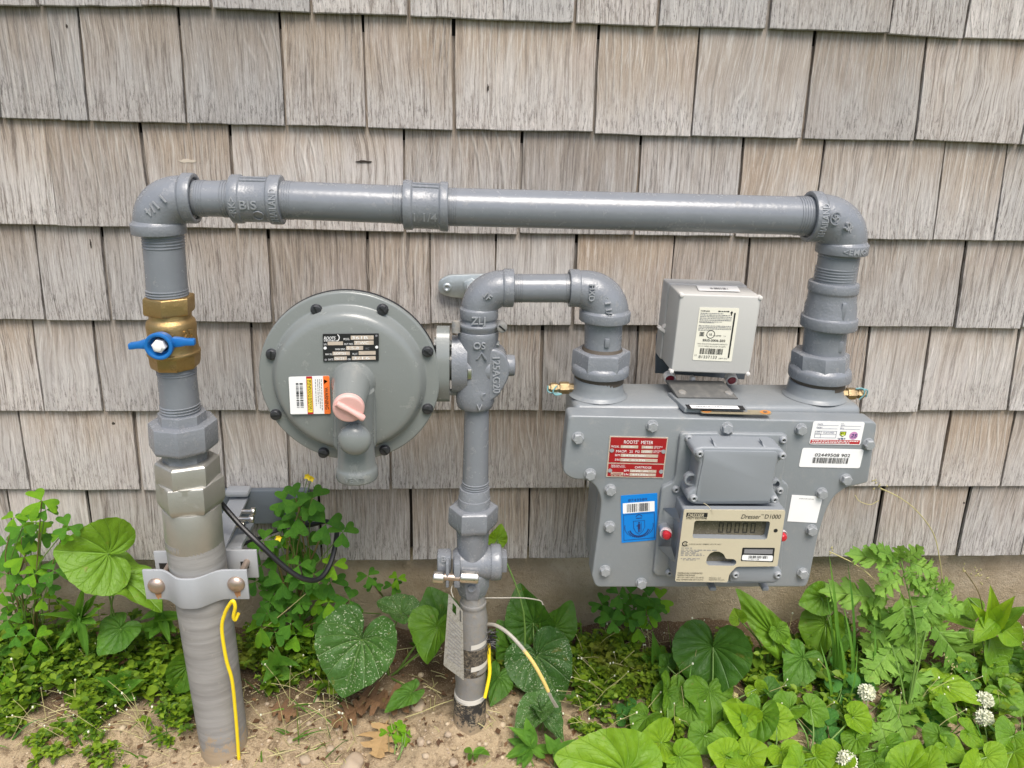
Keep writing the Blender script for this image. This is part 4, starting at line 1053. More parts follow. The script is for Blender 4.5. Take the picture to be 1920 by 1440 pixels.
# nameplate
NP = [(605, 626.5), (710, 625.6), (710, 676.3), (606.3, 678)]
S = px_sheet(NP, RO+0.0262); S.base('nameplate', INK, rg, 0.0012)
np_ = rg.children[-1]
S.text('ROOTS', 0.02, 0.20, 0.115, WHITE, width=0.21, italic=0.25, bold=0.02)
S.arc(0.225, 0.13, 0.0042, -1.2, 1.0, 0.0009, WHITE); S.greek(0.02, 0.26, 0.255, 0.03, WHITE, 3)
def fld(u0, v0, u1, v1, t): 
    S.rect(u0, v0, u1, v1, PLATE)
    if t: S.text(t, u0+0.05*(u1-u0), v1-0.02, (v1-v0)*0.72, WHITE, width=(u1-u0)*0.7)
S.text('MODEL', 0.37, 0.22, 0.075, WHITE, width=0.11); fld(0.50, 0.06, 0.91, 0.21, '361B')
S.text('S/N', 0.015, 0.40, 0.07, WHITE, width=0.05); fld(0.085, 0.27, 0.36, 0.40, None); S.text('OUT PRES', 0.38, 0.40, 0.07, WHITE, width=0.16); fld(0.56, 0.25, 0.91, 0.40, '7"WC')
S.text('MAIN SPRG', 0.22, 0.585, 0.07, WHITE, width=0.18); fld(0.415, 0.44, 0.72, 0.585, '5.5-8'); S.text('WC', 0.76, 0.585, 0.09, INKG, width=0.07)
S.text('MAX IN', 0.04, 0.765, 0.07, WHITE, width=0.12); fld(0.17, 0.64, 0.48, 0.77, '50PSI'); S.text('PILOT', 0.53, 0.765, 0.07, WHITE, width=0.09); fld(0.64, 0.63, 0.945, 0.77, None)
S.text('DATE', 0.09, 0.955, 0.07, WHITE, width=0.09); fld(0.195, 0.82, 0.425, 0.955, '06/21'); S.text('ORI', 0.44, 0.955, 0.07, WHITE, width=0.055); fld(0.515, 0.82, 0.945, 0.955, '3/16')
for u, w in ((0.04, 0.50), (0.965, 0.49)): S.disc(u, w, 0.0017, WHITE, 0.0005)
for u, w in ((0.045, 0.93), (0.96, 0.07)): S.disc(u, w, 0.0013, INKG, 0.0005)
S.done(np_)
# warning sticker
S = px_sheet([(541, 706.7), (617.5, 704.4), (620, 775.8), (544.6, 776.7)], RO+0.0268); S.base('warning_sticker', WHITE, rg, 0.0004, 0.0016); ws_ = rg.children[-1]
S.poly([(x/S.W, y/S.H) for x, y in roundpoly([(0.845*S.W, 0), (S.W, 0), (S.W, S.H), (0.845*S.W, S.H)], [0.0001, 0.0016, 0.0016, 0.0001])], ORANGE)
S.rect(0.43, 0.0, 0.575, 1.0, REDI); S.rect(0.445, 0.06, 0.56, 0.95, YELI, 0.0004)
S.text('WARNING', 0.875, 0.30, 0.085, INK, width=0.58, rot=90, bold=0.02)
S.poly([(0.955, 0.14), (0.865, 0.09), (0.865, 0.21)], INK); 
for i, (a, b) in enumerate(((0.79, 0.9), (0.745, 0.86), (0.70, 0.72), (0.645, 0.78))):
    v_ = 0.08; RR2 = random.Random(i)
    while v_ < b:
        h_ = RR2.uniform(0.03, 0.09); S.rect(a, v_, a+0.017, min(b, v_+h_), INKG); v_ += h_+0.022
for a, b in ((0.525, 0.90), (0.495, 0.90), (0.46, 0.90)):
    v_ = 0.09
    while v_ < b: h_ = R_.uniform(0.03, 0.08); S.rect(a, v_, a+0.017, min(b, v_+h_), INK, 0.0005); v_ += h_+0.02
S.bars(0.17, 0.17, 0.235, 0.83, INK, 22, 5, vert=True); S.bars(0.26, 0.17, 0.34, 0.83, INK, 22, 5, vert=True)
S.done(ws_)
# outlet neck and diamond flange
fx = FW(822, 690, PO).x; fz = FW(832, 688, PO).z
v, f = lathe(chamf([(0, 0.020), (0.05, 0.020)], 0.001), Vector((FW(770, 690, PO).x, -PO+0.012, fz)), X, 30); mobj('outlet_neck', v, f, REGP, rg, rc=True)
def flange(x0, x1, ytop, ybot, w, mat, par, name, lug=True):
    zt1, zb1 = FW((x0+x1)/2, ytop, PO+0.012).z, FW((x0+x1)/2, ybot, PO+0.012).z; zc = (zt1+zb1)/2; hz = (zt1-zb1)/2
    a, b = FW(x0, (ytop+ybot)/2, PO+0.01).x, FW(x1, (ytop+ybot)/2, PO+0.01).x
    poly = roundpoly([(-w*0.45, hz), (w*0.45, hz), (w, hz*0.35), (w, -hz*0.35), (w*0.45, -hz), (-w*0.45, -hz), (-w, -hz*0.35), (-w, hz*0.35)], 0.010, 4)
    v, f = prism([Vector((a, -PO-p, zc+q_)) for p, q_ in poly], X*(b-a), 0.0, allround=False)
    bm = bmesh.new(); vs = [bm.verts.new(p) for p in v]
    for q_ in f: bm.faces.new([vs[i] for i in q_])
    bmesh.ops.bevel(bm, geom=[e for e in bm.edges if e.calc_face_angle(0) > 1.2], offset=0.0022, segments=3, affect='EDGES', profile=0.5)
    bm.verts.index_update(); V = [q_.co.copy() for q_ in bm.verts]; F = [tuple(w_.index for w_ in q_.verts) for q_ in bm.faces]; bm.free()
    return mobj(name, V, F, mat, par, rc=True)
flange(819, 843, 618, 757, 0.027, REGP, rg, 'flange')
for s_ in (1, -1):
    P = Vector((FW(815, 690, PO).x, -PO-0.004, fz+s_*0.030)); v, f = lathe(chamf([(0, 0.007), (0.012, 0.007), (0.012, 0.004), (0.075, 0.004)], 0.0008), P, X, 6 if True else 20); mobj('flange_bolt', v, f, REGP, rg, rc=True)

# ================================================================== 125 valve body, seal clip
vb = thing('flanged_valve_body', 'cast grey flanged valve body with raised arrows and numbers beside the regulator', 'valve', vprof([(890, 772, 34)])[0][0])
flange(847, 876, 636, 741, 0.0245, CAST, vb, 'flange')
vb_pts = [(897, 628, 35), (897, None, 38.5), (896, 640, 38.5), (896, 652, 37), (895, 690, 34), (893, 735, 36), (892, 748, 37.5), (891, 764, 36), (890.5, 774, 33), (890.5, None, 26)]
vset('body', vb_pts, CAST, vb, n=44, d=0.003, sharp=50)
cz = FW(880, 690, PO).z
v, f = lathe(chamf([(0, 0.022), (0.012, 0.021), (0.03, 0.019)], 0.002), Vector((FW(870, 690, PO).x, -PO, fz)), X, 36); mobj('side_neck', v, f, CAST, vb, rc=True)
# bulge on the right that tapers towards the bottom, with a boss
poly = roundpoly([(905, 655), (930, 655), (947, 664), (957, 690), (953, 712), (936, 742), (905, 764), (880, 764), (880, 655)], 7, 5)
v, f = prism(FWP(poly, PO+0.0165), Y*0.030, 0.010, 5, allround=False); mobj('bulge', v, f, CAST, vb, rc=True, sharp=60)
v, f = lathe(chamf([(0, 0.013), (0.012, 0.0125), (0.012, 0.008), (0.010, 0.007)], 0.0015), Vector((FW(946, 684, PO).x, -PO-0.002, FW(950, 684, PO).z)), X, 24); mobj('boss', v, f, CAST, vb, rc=True)
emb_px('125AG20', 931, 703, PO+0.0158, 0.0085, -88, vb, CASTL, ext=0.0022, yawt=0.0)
def chev(x, y, off, w, h, mat, par, star=False):
    P = FW(x, y, off)
    if not star: pts = [(-w, -h), (0, h), (w, -h), (w*0.6, -h), (0, h*0.35), (-w*0.6, -h)]
    else:
        pts = [(math.sin(i*math.pi/5)*(w if i % 2 == 0 else w*0.45), math.cos(i*math.pi/5)*(h if i % 2 == 0 else h*0.45)) for i in range(10)]
    v, f = prism([P+Vector((a, 0, b)) for a, b in pts], Y*0.004, 0.0004); mobj('raised_arrow', v, f, mat, par, rc=True)
chev(903, 667, PO+0.0237, 0.0065, 0.005, CAST, vb); chev(900, 742, PO+0.0232, 0.007, 0.008, CAST, vb, True)
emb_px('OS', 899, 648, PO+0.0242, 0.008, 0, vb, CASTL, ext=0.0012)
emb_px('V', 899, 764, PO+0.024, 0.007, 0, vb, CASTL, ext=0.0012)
v, f = box(FW(880, 700, PO+0.018), 0.005, 0.008, 0.012, 0.0008); mobj('flange_nut', v, f, STEEL, vb, rc=True)
for s_ in (1, -1):
    v, f = lathe(chamf([(0, 0.0065), (0.008, 0.0065), (0.008, 0.0001)], 0.0008), Vector((FW(876, 690, PO).x, -PO-0.006, fz+s_*0.024)), X, 6); mobj('flange_nut', v, f, CAST, vb, rc=True)

# ================================================================== bridge from valve body to meter
bg = thing('bridge_pipe', 'short grey pipe bridge of two elbows and a nipple between valve body and meter', 'pipe', FW(1013, 541, PO))
gA, gra = vpt(898, 605, 36); gB, grb = hpt(963, 540, 36)
elbow(gA, gra, -Z, gB, grb, X, CAST, bg, Vector((gA.x, gA.y, gB.z)), body_k=1.0)
gC, grc = hpt(1066, 540, 35.5); gD, grd = vpt(1133, 613, 48)
elbow(gC, grc, -X, gD, grd, -Z, CAST, bg, Vector((gD.x, gD.y, gC.z)), body_k=1.0)
p0, r0 = hpt(958, 540.5, 26.5); p1, r1 = hpt(1072, 540.5, 26.8); pts_obj('pipe_nipple', [(p0, r0), (p1, r1)], PIPE, bg, horiz=True)
a, _ = hpt(963, 540.5, 26); b, _ = hpt(980, 540.5, 26); threads(a, b, r0, 5, PIPE, bg, True)
a, _ = hpt(1058, 540.5, 26); b, _ = hpt(1073, 540.5, 26); threads(a, b, r1, 5, PIPE, bg, True)
vset('seal_ring', [(898, 604, 33), (898, 612, 33), (898, None, 40), (898, 618, 41), (898, 628, 36), (897, 634, 33)], CAST, bg, n=40)
for x_, hr, sc in ((855, 8, 0), (941, 10, 1)):
    P = FW(x_, 612, PO+0.014); v, f = lathe(chamf([(-0.007, hr/scl(P)), (0.007, hr/scl(P)), (0.007, 0.0001)], 0.0015), P, -Y if sc else Z, 20); e_ = mobj('clip_ear', v, f, OLDP, bg, rc=True)
    if sc:
        v, f = box(P-Y*0.0072, 0.009, 0.0006, 0.0016, R=Matrix.Rotation(0.7, 3, 'Y')); mobj('slot', v, f, BLACK, e_, smooth=False)
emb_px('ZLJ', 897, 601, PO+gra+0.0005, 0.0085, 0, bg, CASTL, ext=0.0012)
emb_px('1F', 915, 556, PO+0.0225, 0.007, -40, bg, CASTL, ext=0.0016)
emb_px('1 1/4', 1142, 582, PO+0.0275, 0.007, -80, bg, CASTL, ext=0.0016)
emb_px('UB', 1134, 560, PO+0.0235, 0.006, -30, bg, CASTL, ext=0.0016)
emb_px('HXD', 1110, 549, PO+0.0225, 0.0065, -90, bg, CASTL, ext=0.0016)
vset('swivel_sleeve', [(1132, 603, 36), (1130, 658, 34.5), (1129.5, 668, 35.5)], CAST, bg)
P = FW(1138, 643, PO+0.0212); v, f = box(P, 0.006, 0.006, 0.011, 0.0015); mobj('lug', v, f, CAST, bg, rc=True)
vset('gasket', [(1129, 660, 35), (1129, 668, 39), (1128.5, 672, 41)], GASKET, bg)
v, f = rings(_chpts(vprof([(1128, 667, 40), (1128, None, 47), (1127, 673, 54), (1125, 706, 54)]), 0.002), 6, math.radians(25)); mobj('swivel_nut', v, f, CAST, bg, rc=True, sharp=22)
vset('nut_skirt', [(1126, 697, 50), (1125, 703, 54), (1124.5, 718, 54), (1124.5, None, 46)], CAST, bg, n=44, d=0.002)
vset('gasket', [(1123.5, 712, 47), (1122.5, 729, 46)], GASKET, bg)
wa = thing('wall_anchor', 'galvanized oval wall anchor plate screwed to a shingle behind the bridge elbow', 'bracket', FW(880, 538, 0.01))
v, f = prism(FWP(roundpoly([(821, 527), (840, 516), (940, 513), (962, 524), (962, 546), (940, 558), (850, 559), (822, 550)], 14, 6), 0.011), Y*0.006, 0.0015); mobj('plate', v, f, GALV, wa, rc=True)
v, f = lathe(chamf([(0, 9.5/1500), (0.0028, 8/1500), (0.0028, 4/1500), (0.001, 3/1500), (0.001, 0.0001)], 0.0006), FW(838, 539, 0.0105), -Y, 20); mobj('screw_head', v, f, GALV, wa, rc=True)
v, f = lathe(chamf([(0, 0.011), (0.006, 0.011), (0.006, 0.007), (0.035, 0.007), (0.15, 0.006)], 0.0008), FW(884, 536, 0.011), -Y, 6); mobj('standoff', v, f, GALV, wa, rc=True)

# ================================================================== service riser and stop valve
sr = thing('service_riser', 'central grey service riser with union, lockable stop valve and taped foot in the sand', 'pipe', Vector((FW(880, 1375, PO).x, -PO, gz(0, PO))))
vset('pipe', [(894, 765, 23), (891, 938, 24.5)], PIPE, sr)
q = vprof([(891.5, 912, 24.8), (891, 925, 24.8)]); threads(q[0][0], q[1][0], q[0][1], 3, PIPE, sr)
vset('union_sleeve', [(890, 925, 26), (890, None, 28.5), (889.5, 945, 28.5), (889.5, 946, 30), (888.5, 975, 30)], CAST, sr)
vhex('union_nut', [(888, 962, 31), (888, None, 39), (887.5, 967, 46), (887, 1003, 46), (886.5, 1008, 42), (886.5, None, 30)], 6, 32, CAST, sr)
sv_ = vset('valve_stem', [(886.5, 1005, 31), (886, 1040, 29), (885.5, 1066, 24), (885, 1080, 20)], CAST, sr, d=0.003)
xl, xr = FW(849, 1058, PO).x, FW(940, 1058, PO).x; zc = FW(895, 1058, PO+0.005).z
rr = 32/scl(FW(895, 1058, PO))
v, f = lathe(chamf([(0, rr*0.7), (0.006, rr*0.92), (0.03, rr*0.95), (xr-xl-0.014, rr*0.98), (xr-xl-0.014, rr*1.06), (xr-xl-0.003, rr*1.06), (xr-xl, rr*0.98), (xr-xl, 0.001)], 0.0015), Vector((xl, -PO, zc)), X, 48); mobj('valve_barrel', v, f, CAST, sr, rc=True)
v, f = box((xr+0.003, -PO, zc+0.002), 0.008, 0.022, 0.023, 0.0015); mobj('square_end', v, f, CAST, sr, rc=True)
v, f = box(FW(833, 1052, PO+0.008), 0.018, 0.022, 0.026, 0.003); k1 = mobj('key_block', v, f, CAST, sr, rc=True)
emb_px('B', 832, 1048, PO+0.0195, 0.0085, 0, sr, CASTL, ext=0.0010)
for x_, w_ in ((839, 7), (857, 13)):
    P = FW(x_, 1072, PO+0.022); v, f = box(P, w_/1560, 0.020, 0.036, 0.002); mobj('lock_wing', v, f, CAST, sr, rc=True)
LZ = FW(850, 1081, PO+0.028)
for x0, x1, hr, m_ in ((812, 832, 11, STEEL), (832, 863, 7, RUSTB), (863, 897, 11.5, STEEL)):
    a, b = FW(x0, 1081, PO+0.028), FW(x1, 1083, PO+0.028); hr /= scl(a)
    v, f = lathe(chamf([(0, hr*0.9), (0.001, hr), ((b-a).length-0.001, hr), ((b-a).length, hr*0.9), ((b-a).length, 0.0001)], 0.0006), a, b-a, 28); mobj('lock_barrel', v, f, m_, sr, rc=True)
vhex('lower_boss', [(886, 1078, 26), (886, 1088, 34), (886, 1112, 33), (886, 1126, 26)], 8, 22, CAST, sr, d=0.003)
P = FW(884, 1103, PO+0.0215); v, f = lathe(chamf([(0, 0.0055), (0.002, 0.0055), (0.002, 0.0032), (0.0008, 0.003), (0.0008, 0.0001)], 0.0005), P, -Y, 20); mobj('socket_screw', v, f, CAST, sr, rc=True)
vset('pipe', [(887, 1118, 22), (887, 1140, 22.5), (887, None, 25), (887, 1148, 25), (887, None, 23.5), (887, 1154, 24.5), (886.5, 1175, 27.5), (886, 1268, 28)], OLDP, sr, d=0.002)
vset('black_tape', [(886, 1222, 28.6), (885.5, 1256, 28.8)], TAPEK, sr); vset('black_tape', [(884.5, 1258, 28.8), (883, 1273, 28.6)], TAPEK, sr)
def band(x0, x1, y0, y1, hw, off=PO):
    c, r = vprof([(886, y0, hw)])[0]; c2, r2 = vprof([(885.5, y1, hw)])[0]; v = []; n = 14
    for i in range(n+1):
        a = -0.1+1.45*i/n
        for c_, t_ in ((c, 0.004*i/n), (c2, 0.004*i/n)): v.append(c_+Vector((math.sin(a)*r, -math.cos(a)*r, t_)))
    return mobj('tape_strip', v, [(2*i, 2*i+1, 2*i+3, 2*i+2) for i in range(n)], TAPEW, sr)
band(880, 912, 1211, 1220, 28.9); band(880, 912, 1252, 1261, 29.0)
vset('wrap', [(883, 1265, 28), (882, 1290, 29), (882, 1296, 27.5), (881.5, 1320, 28.5), (881, 1327, 28)], OLDP, sr, d=0.002)
vset('torn_liner', [(881.5, 1316, 29.3), (881, 1324, 29.6)], TAPEW, sr)
vset('tarred_foot', [(881, 1322, 29.5), (881, 1345, 30), (881, 1375, 30.5), (880, 1420, 31)], TARF, sr, d=0)
R_ = random.Random(8); mbw = MB()
for i in range(70):
    P = FW(915+R_.uniform(-5, 7), 1180+R_.uniform(0, 36), PO+R_.uniform(-0.01, 0.012)); d = Vector((R_.gauss(0.3, 1), R_.gauss(0, 1), R_.gauss(0, 1))).normalized()
    v, f = tube([P, P+d*0.006+Vector((0, 0, 0.001)), P+d*0.011], 0.00045, 4); mbw.add(v, f)
mbw.obj('frayed_tape', BLACK, sr)
# tag
tg = thing('metal_tag', 'weathered aluminium tag with stamped writing hanging from the central riser', 'tag', FW(852, 1270, PO+0.045))
Q = [FW(841, 1113, PO+0.035), FW(867.5, 1145.5, PO+0.038), FW(870, 1276, PO+0.046), FW(831.5, 1247, PO+0.042)]
S = Sheet(Q)
n1 = roundpoly([(0, 0), (S.W, 0), (S.W, S.H), (0, S.H)], 0.002, 3)
outer = [Vector((a, -b, 0)) for a, b in n1]
hole = [Vector((a*S.W, -b*S.H, 0)) for a, b in ((0.3, 0.05), (0.3, 0.17), (0.55, 0.17), (0.55, 0.05))]
hole2 = [Vector((a*S.W, -b*S.H, 0)) for a, b in ((0.78, 0.03), (0.78, 0.19), (0.9, 0.19), (0.9, 0.03))]
allp = outer+hole+hole2; tri = tessellate_polygon([outer, hole, hole2])
fr = [S.P(p.x/S.W, -p.y/S.H, 0.0004) for p in allp]; bk = [S.P(p.x/S.W, -p.y/S.H, -0.0004) for p in allp]
n = len(allp); fs = [tuple(t) for t in tri]+[tuple(i+n for i in reversed(t)) for t in tri]
def loop(i0, k): return [(i0+i, i0+(i+1) % k, n+i0+(i+1) % k, n+i0+i) for i in range(k)]
fs += loop(0, len(outer))+loop(len(outer), 4)+loop(len(outer)+4, 4)
pt = mobj('tag_plate', fr+bk, fs, TAGM, tg, rc=True, smooth=False)
for j in range(12): S.greek(0.14, 0.86, 0.30+j*0.05, 0.022, INKG, 40+j, 0.0006)
S.done(pt, 'stamped_print')
wire('tag_tie', [(850, 1120, PO+0.034), (846, 1106, PO+0.03), (852, 1092, PO+0.02), (862, 1085, PO+0.01)], 0.0007, GWIRE, 'thin wire tie holding the metal tag', 'wire', par=None)
wr = thing('stripped_wire', 'faded yellow wire with bare grey end arching out right of the central riser', 'wire', FW(1045, 1325, PO+0.05))
wpts = [(911, 1171, PO), (928, 1172, PO+0.015), (950, 1185, PO+0.03), (975, 1210, PO+0.042), (1000, 1243, PO+0.05), (1018, 1275, PO+0.053), (1028, 1296, PO+0.053)]
sp_ = spline([FW(*p) for p in wpts], 8)
v, f = tube(sp_[:28], 0.0025, 8); mobj('bare_cover', v, f, GWIRE, wr)
v, f = tube(sp_[26:], 0.0025, 8); mobj('insulation', v, f, YELF, wr)
for a_ in (-1, 0, 1):
    v, f = tube(spline([FW(1027+a_, 1294, PO+0.053), FW(1034+a_*2, 1309, PO+0.05), FW(1044+a_*2.5, 1326, PO+0.045)], 4), 0.0009, 6); mobj('strand', v, f, GWIRE, wr)
wire('yellow_wire', [(917, 1205, PO), (917, 1232, PO+0.006), (918, 1262, PO+0.012), (913, 1290, PO+0.018), (909, 1308, PO+0.022)], 0.0024, YEL, 'short yellow wire taped upright against the foot of the central riser', 'wire')
wire('thin_wire', [(905, 1121, PO), (940, 1121, PO), (980, 1121, PO-0.01), (1012, 1126, PO-0.02), (1018, 1134, PO-0.02)], 0.0009, GWIRE, 'thin grey wire sticking out sideways below the stop valve', 'wire')

# ================================================================== gas meter
def FZ(px, py, z):
    d = CF + CR*((px-960)/FOC) - CU*((py-720)/FOC); return CAMP + d*(z/d.z)
MO = 0.235
gm = thing('gas_meter', 'wide grey rotary gas meter with T shaped front, red plate, stickers and beige faceplate', 'gas meter', FW(1340, 1100, 0.2))
plate = [(1066, 779, 9), (1646, 791, 12), (1628, 905, 5), (1603, 911, 6), (1588, 914, 14), (1565, 930, 22), (1549, 957, 26), (1533, 1010, 6), (1518, 1085, 5), (1512, 1101, 9), (1117, 1101.5, 9), (1109.5, 1080, 4), (1124, 975, 10), (1128, 937, 14), (1117, 911, 14), (1100, 900, 10), (1073, 899, 10), (1055, 886, 12)]
poly = roundpoly([(a, b) for a, b, c in plate], [c for a, b, c in plate], 5)
v, f = prism(FWP(poly, MO), Y*0.0255, 0.0022, 3); mobj('front_plate', v, f, METP, gm, rc=True, sharp=40)
# body behind: wide head and narrower stem
zdk = FW(1300, 776.5, MO).z-0.0005
hl, hr_ = FW(1068, 760, 0.17).x, FW(1586, 760, 0.17).x
zlo = FW(1100, 893, MO).z
v, f = box(((hl+hr_)/2, -(0.128+0.2085)/2, (zdk+zlo)/2), hr_-hl, 0.2085-0.128, zdk-zlo, 0.007, 3); mobj('head_casing', v, f, METP, gm, rc=True)
sl, sr2 = FW(1105, 990, 0.17).x, FW(1500, 990, 0.17).x; zs = FW(1300, 1096, MO).z
v, f = box(((sl+sr2)/2, -(0.135+0.2082)/2, (zlo+0.02+zs)/2), sr2-sl, 0.2082-0.135, zlo+0.02-zs, 0.012, 4); mobj('body_casing', v, f, METP, gm, rc=True)
# flared port necks
for cx, y, hw in ((1122, 722, 46.5), (1529.5, 731, 49)):
    c, r = vprof([(cx, y, hw)])[0]
    pts = [(c, r), (Vector((c.x, c.y, zdk+0.012)), r*1.0), (Vector((c.x, c.y, zdk+0.004)), r*1.06), (Vector((c.x, c.y, zdk+0.0005)), r*1.2)]
    pts_obj('port_neck', [(c, r*0.8)]+pts, METP, gm, 48, d=0.001, sharp=50)
# raised centre pad, sloping dark plate, small label and rusty strip
zq = zdk+0.0040; v, f = prism([FZ(1252, 735, zq), FZ(1378, 738, zq), FZ(1402, 766, zq), FZ(1284, 764, zq)], Z*-0.006, 0.0015); mobj('deck_pad', v, f, METP, gm, rc=True)
zq = zdk+0.0048; S = Sheet([FZ(1285, 758.5, zq), FZ(1392, 760.5, zq), FZ(1398, 768, zq), FZ(1291, 766, zq)]); S.base('deck_label', INK, gm, 0.0008); S.rect(0.06, 0.15, 0.90, 0.95, WHITE); S.greek(0.15, 0.8, 0.6, 0.2, INKG, 3, 0.0005); S.done(gm.children[-1])
tp0 = [(1311, 767), (1446, 770), (1447, 777), (1313, 774.5)]
zq = FW(1340, 778, MO).z+0.0012; P4 = [FZ(1312, 766.5, zq), FZ(1445, 769.5, zq), FZ(1447, 777, zq), FZ(1314, 774, zq)]; S = Sheet(P4)
S.base('name_strip', TANP, gm, 0.0009, 0.004)
for u in (0.085, 0.915): S.disc(u, 0.5, 0.0062, RUSTO); S.disc(u, 0.5, 0.0028, RUSTB, 0.0006)
S.greek(0.3, 0.7, 0.62, 0.25, INKG, 9); S.done(gm.children[-1])
# hex bolts
def hexbolt_mesh(r):
    v1, f1 = lathe(chamf([(0, r*1.12), (0.0012, r*1.12), (0.0012, r*0.95)], 0.0003), Vector((0, 0, 0)), Z, 24, ref=X)
    v, f = lathe([(0.0010, r*0.98), (0.0052, r), (0.0064, r*0.86), (0.0064, 0.0001)], Vector((0, 0, 0)), Z, 6, ref=X)
    me = bpy.data.meshes.new('bolt'); me.from_pydata([tuple(q) for q in v1+v], [], f1+[tuple(i+len(v1) for i in q) for q in f]); me.materials.append(BOLT)
    bm = bmesh.new(); bm.from_mesh(me); bmesh.ops.recalc_face_normals(bm, faces=bm.faces); bm.to_mesh(me); bm.free(); return me
HB = hexbolt_mesh(10.2/1600)
def zp(x, y): return (1030+x/2.954, 680+y/2.954)
R_ = random.Random(12)
for x_, y_ in ((568, 346), (982, 356), (1391, 364), (158, 412), (1765, 446), (225, 613), (1640, 641), (336, 699), (1506, 718), (332, 902), (1449, 921), (307, 1146), (1400, 1160), (508, 1215)):
    a, b = zp(x_, y_); inst('bolt', HB, face_mat(FW(a, b+1, MO), -Y, Z, R_.uniform(0, 1)), gm)
# brass test plugs on both necks
for sx, cx, cy, x1 in ((-1, 1078, 727, 1028), (1, 1577, 738, 1622)):
    a = FW(cx, cy, PO); b = FW(x1, cy, PO); L = (b-a).length; d = (b-a)
    v, f = lathe(chamf([(-0.004, 0.0055), (L*0.22, 0.0055), (L*0.22, 0.0075), (L*0.58, 0.0075), (L*0.58, 0.0048), (L*0.66, 0.0048), (L*0.66, 0.0062), (L*0.92, 0.0062), (L*0.92, 0.004), (L, 0.004), (L, 0.0001)], 0.0006), a, d, 6); pg = mobj('test_plug', v, f, DBRASS, gm, rc=True, sharp=25)
    c_ = a+d*0.70; pts = [c_+Vector((0, -0.007, 0.006)), c_+Vector((sx*0.006, -0.009, -0.002)), c_+Vector((sx*0.002, -0.008, -0.009)), c_+Vector((sx*-0.008, -0.006, -0.008)), c_+Vector((sx*0.012, -0.004, -0.006)), c_+Vector((sx*0.014, -0.002, 0.004))]
    if sx > 0: pts = [Vector((p.x, p.y, c_.z-(p.z-c_.z)*1.3)) for p in pts]
    v, f = tube(spline([c_+(p-c_)*.75 for p in pts], 6), 0.0009, 6); mobj('cap_strap', v, f, TEAL, pg)
# gasket plate of the index
ib = [(1276, 812, 10), (1347, 812, 2), (1352, 819, 3), (1369, 819, 3), (1374, 812.5, 2), (1479, 815, 10), (1467, 902, 5), (1480, 910, 7), (1472, 960, 3), (1466, 1070, 4), (1460, 1079, 4), (1232, 1080, 6), (1225, 1074, 4), (1241, 914, 8), (1262, 905, 5), (1267, 893, 4)]
poly = roundpoly([(a, b) for a, b, c in ib], [c for a, b, c in ib], 4)
ix = mobj('index_base', *prism(FWP(poly, MO+0.0055), Y*0.0060, 0.0020, 3), METP, gm, rc=True)
def allen_mesh(r):
    mb = MB(); v, f = lathe(chamf([(0, r), (r*0.35, r*0.95), (r*0.75, r*0.72), (r*0.78, r*0.4), (r*0.45, r*0.36), (r*0.45, 0.0001)], 0.0004), Vector((0, 0, 0)), Z, 20, ref=X); mb.add(v, f)
    v, f = lathe([(r*0.46, r*0.35), (r*0.47, 0.0001)], Vector((0, 0, 0)), Z, 6, ref=X); mb.add(v, f, 1)
    me = bpy.data.meshes.new('screw'); me.from_pydata([tuple(q) for q in mb.v], [], mb.f); me.materials.append(BOLT); me.materials.append(BLACK)
    for p, m in zip(me.polygons, mb.m): p.material_index = m
    bm = bmesh.new(); bm.from_mesh(me); bmesh.ops.recalc_face_normals(bm, faces=bm.faces); bm.to_mesh(me); bm.free()
    me.polygons.foreach_set('use_smooth', [True]*len(me.polygons)); me.set_sharp_from_angle(angle=0.8); return me
AM = allen_mesh(7.6/1620)
def zi(x, y): return (1200+x/4.3647, 780+y/4.3647)
for x_, y_ in ((397, 180), (1170, 193), (293, 598), (1141, 607), (238, 1280)):
    a, b = zi(x_, y_); inst('screw', AM, face_mat(FW(a, b, MO+0.0055), -Y), ix)
# upper cover box with four eared corners
CO = MO+0.036
cv = [(1316, 838, 8), (1460, 840, 6), (1470, 845, 8), (1475, 855, 7), (1459, 867, 6), (1450, 908, 6), (1452, 922, 5), (1461, 934, 7), (1452, 944, 7), (1432, 946.5, 4), (1300, 946.5, 7), (1288, 938, 7), (1290, 926, 6), (1304, 915, 5), (1311, 868, 5), (1299, 852, 8), (1302, 842, 6)]
poly = roundpoly([(a, b) for a, b, c in cv], [c for a, b, c in cv], 4)
bx_ = mobj('battery_cover', *prism(FWP(poly, CO), Y*0.0305, 0.0030, 3), IDXP, gm, rc=True, sharp=45)
for x_, y_ in ((485, 303), (1162, 320), (437, 668), (1098, 678)):
    a, b = zi(x_, y_); inst('screw', AM, face_mat(FW(a, b+0.5, CO), -Y), bx_)
pan = roundpoly([(1318, 845), (1458, 847), (1457, 862), (1446, 915), (1444, 941), (1306, 941.5), (1307, 920), (1319, 862)], 7, 4)
mobj('cover_panel', *prism(FWP(pan, CO+0.0016), Y*0.0018, 0.0010, 2), IDXP, bx_, rc=True)
for x_, y_ in ((1341, 834), (1433, 836)):
    mobj('rib', *prism([FW(x_-4, y_-8, CO-0.008), FW(x_+5, y_+4, CO-0.001), FW(x_-1, y_+4, CO-0.001)], Y*0.010, 0), IDXP, bx_, rc=True, smooth=False)
LO = CO-0.012
for cx, cy, r_ in ((1294, 897, 12.5), (1453, 905, 9)):
    P = FW(cx, cy, LO); r_ /= scl(P); v, f = lathe(chamf([(0, r_*0.72), (0, r_), (0.008, r_), (0.008, r_*0.72)], 0.0006), P+Y*0.004, -Y, 32, cap=False)
    mobj('hasp_ring', v, f+[], IDXP, bx_, rc=True)
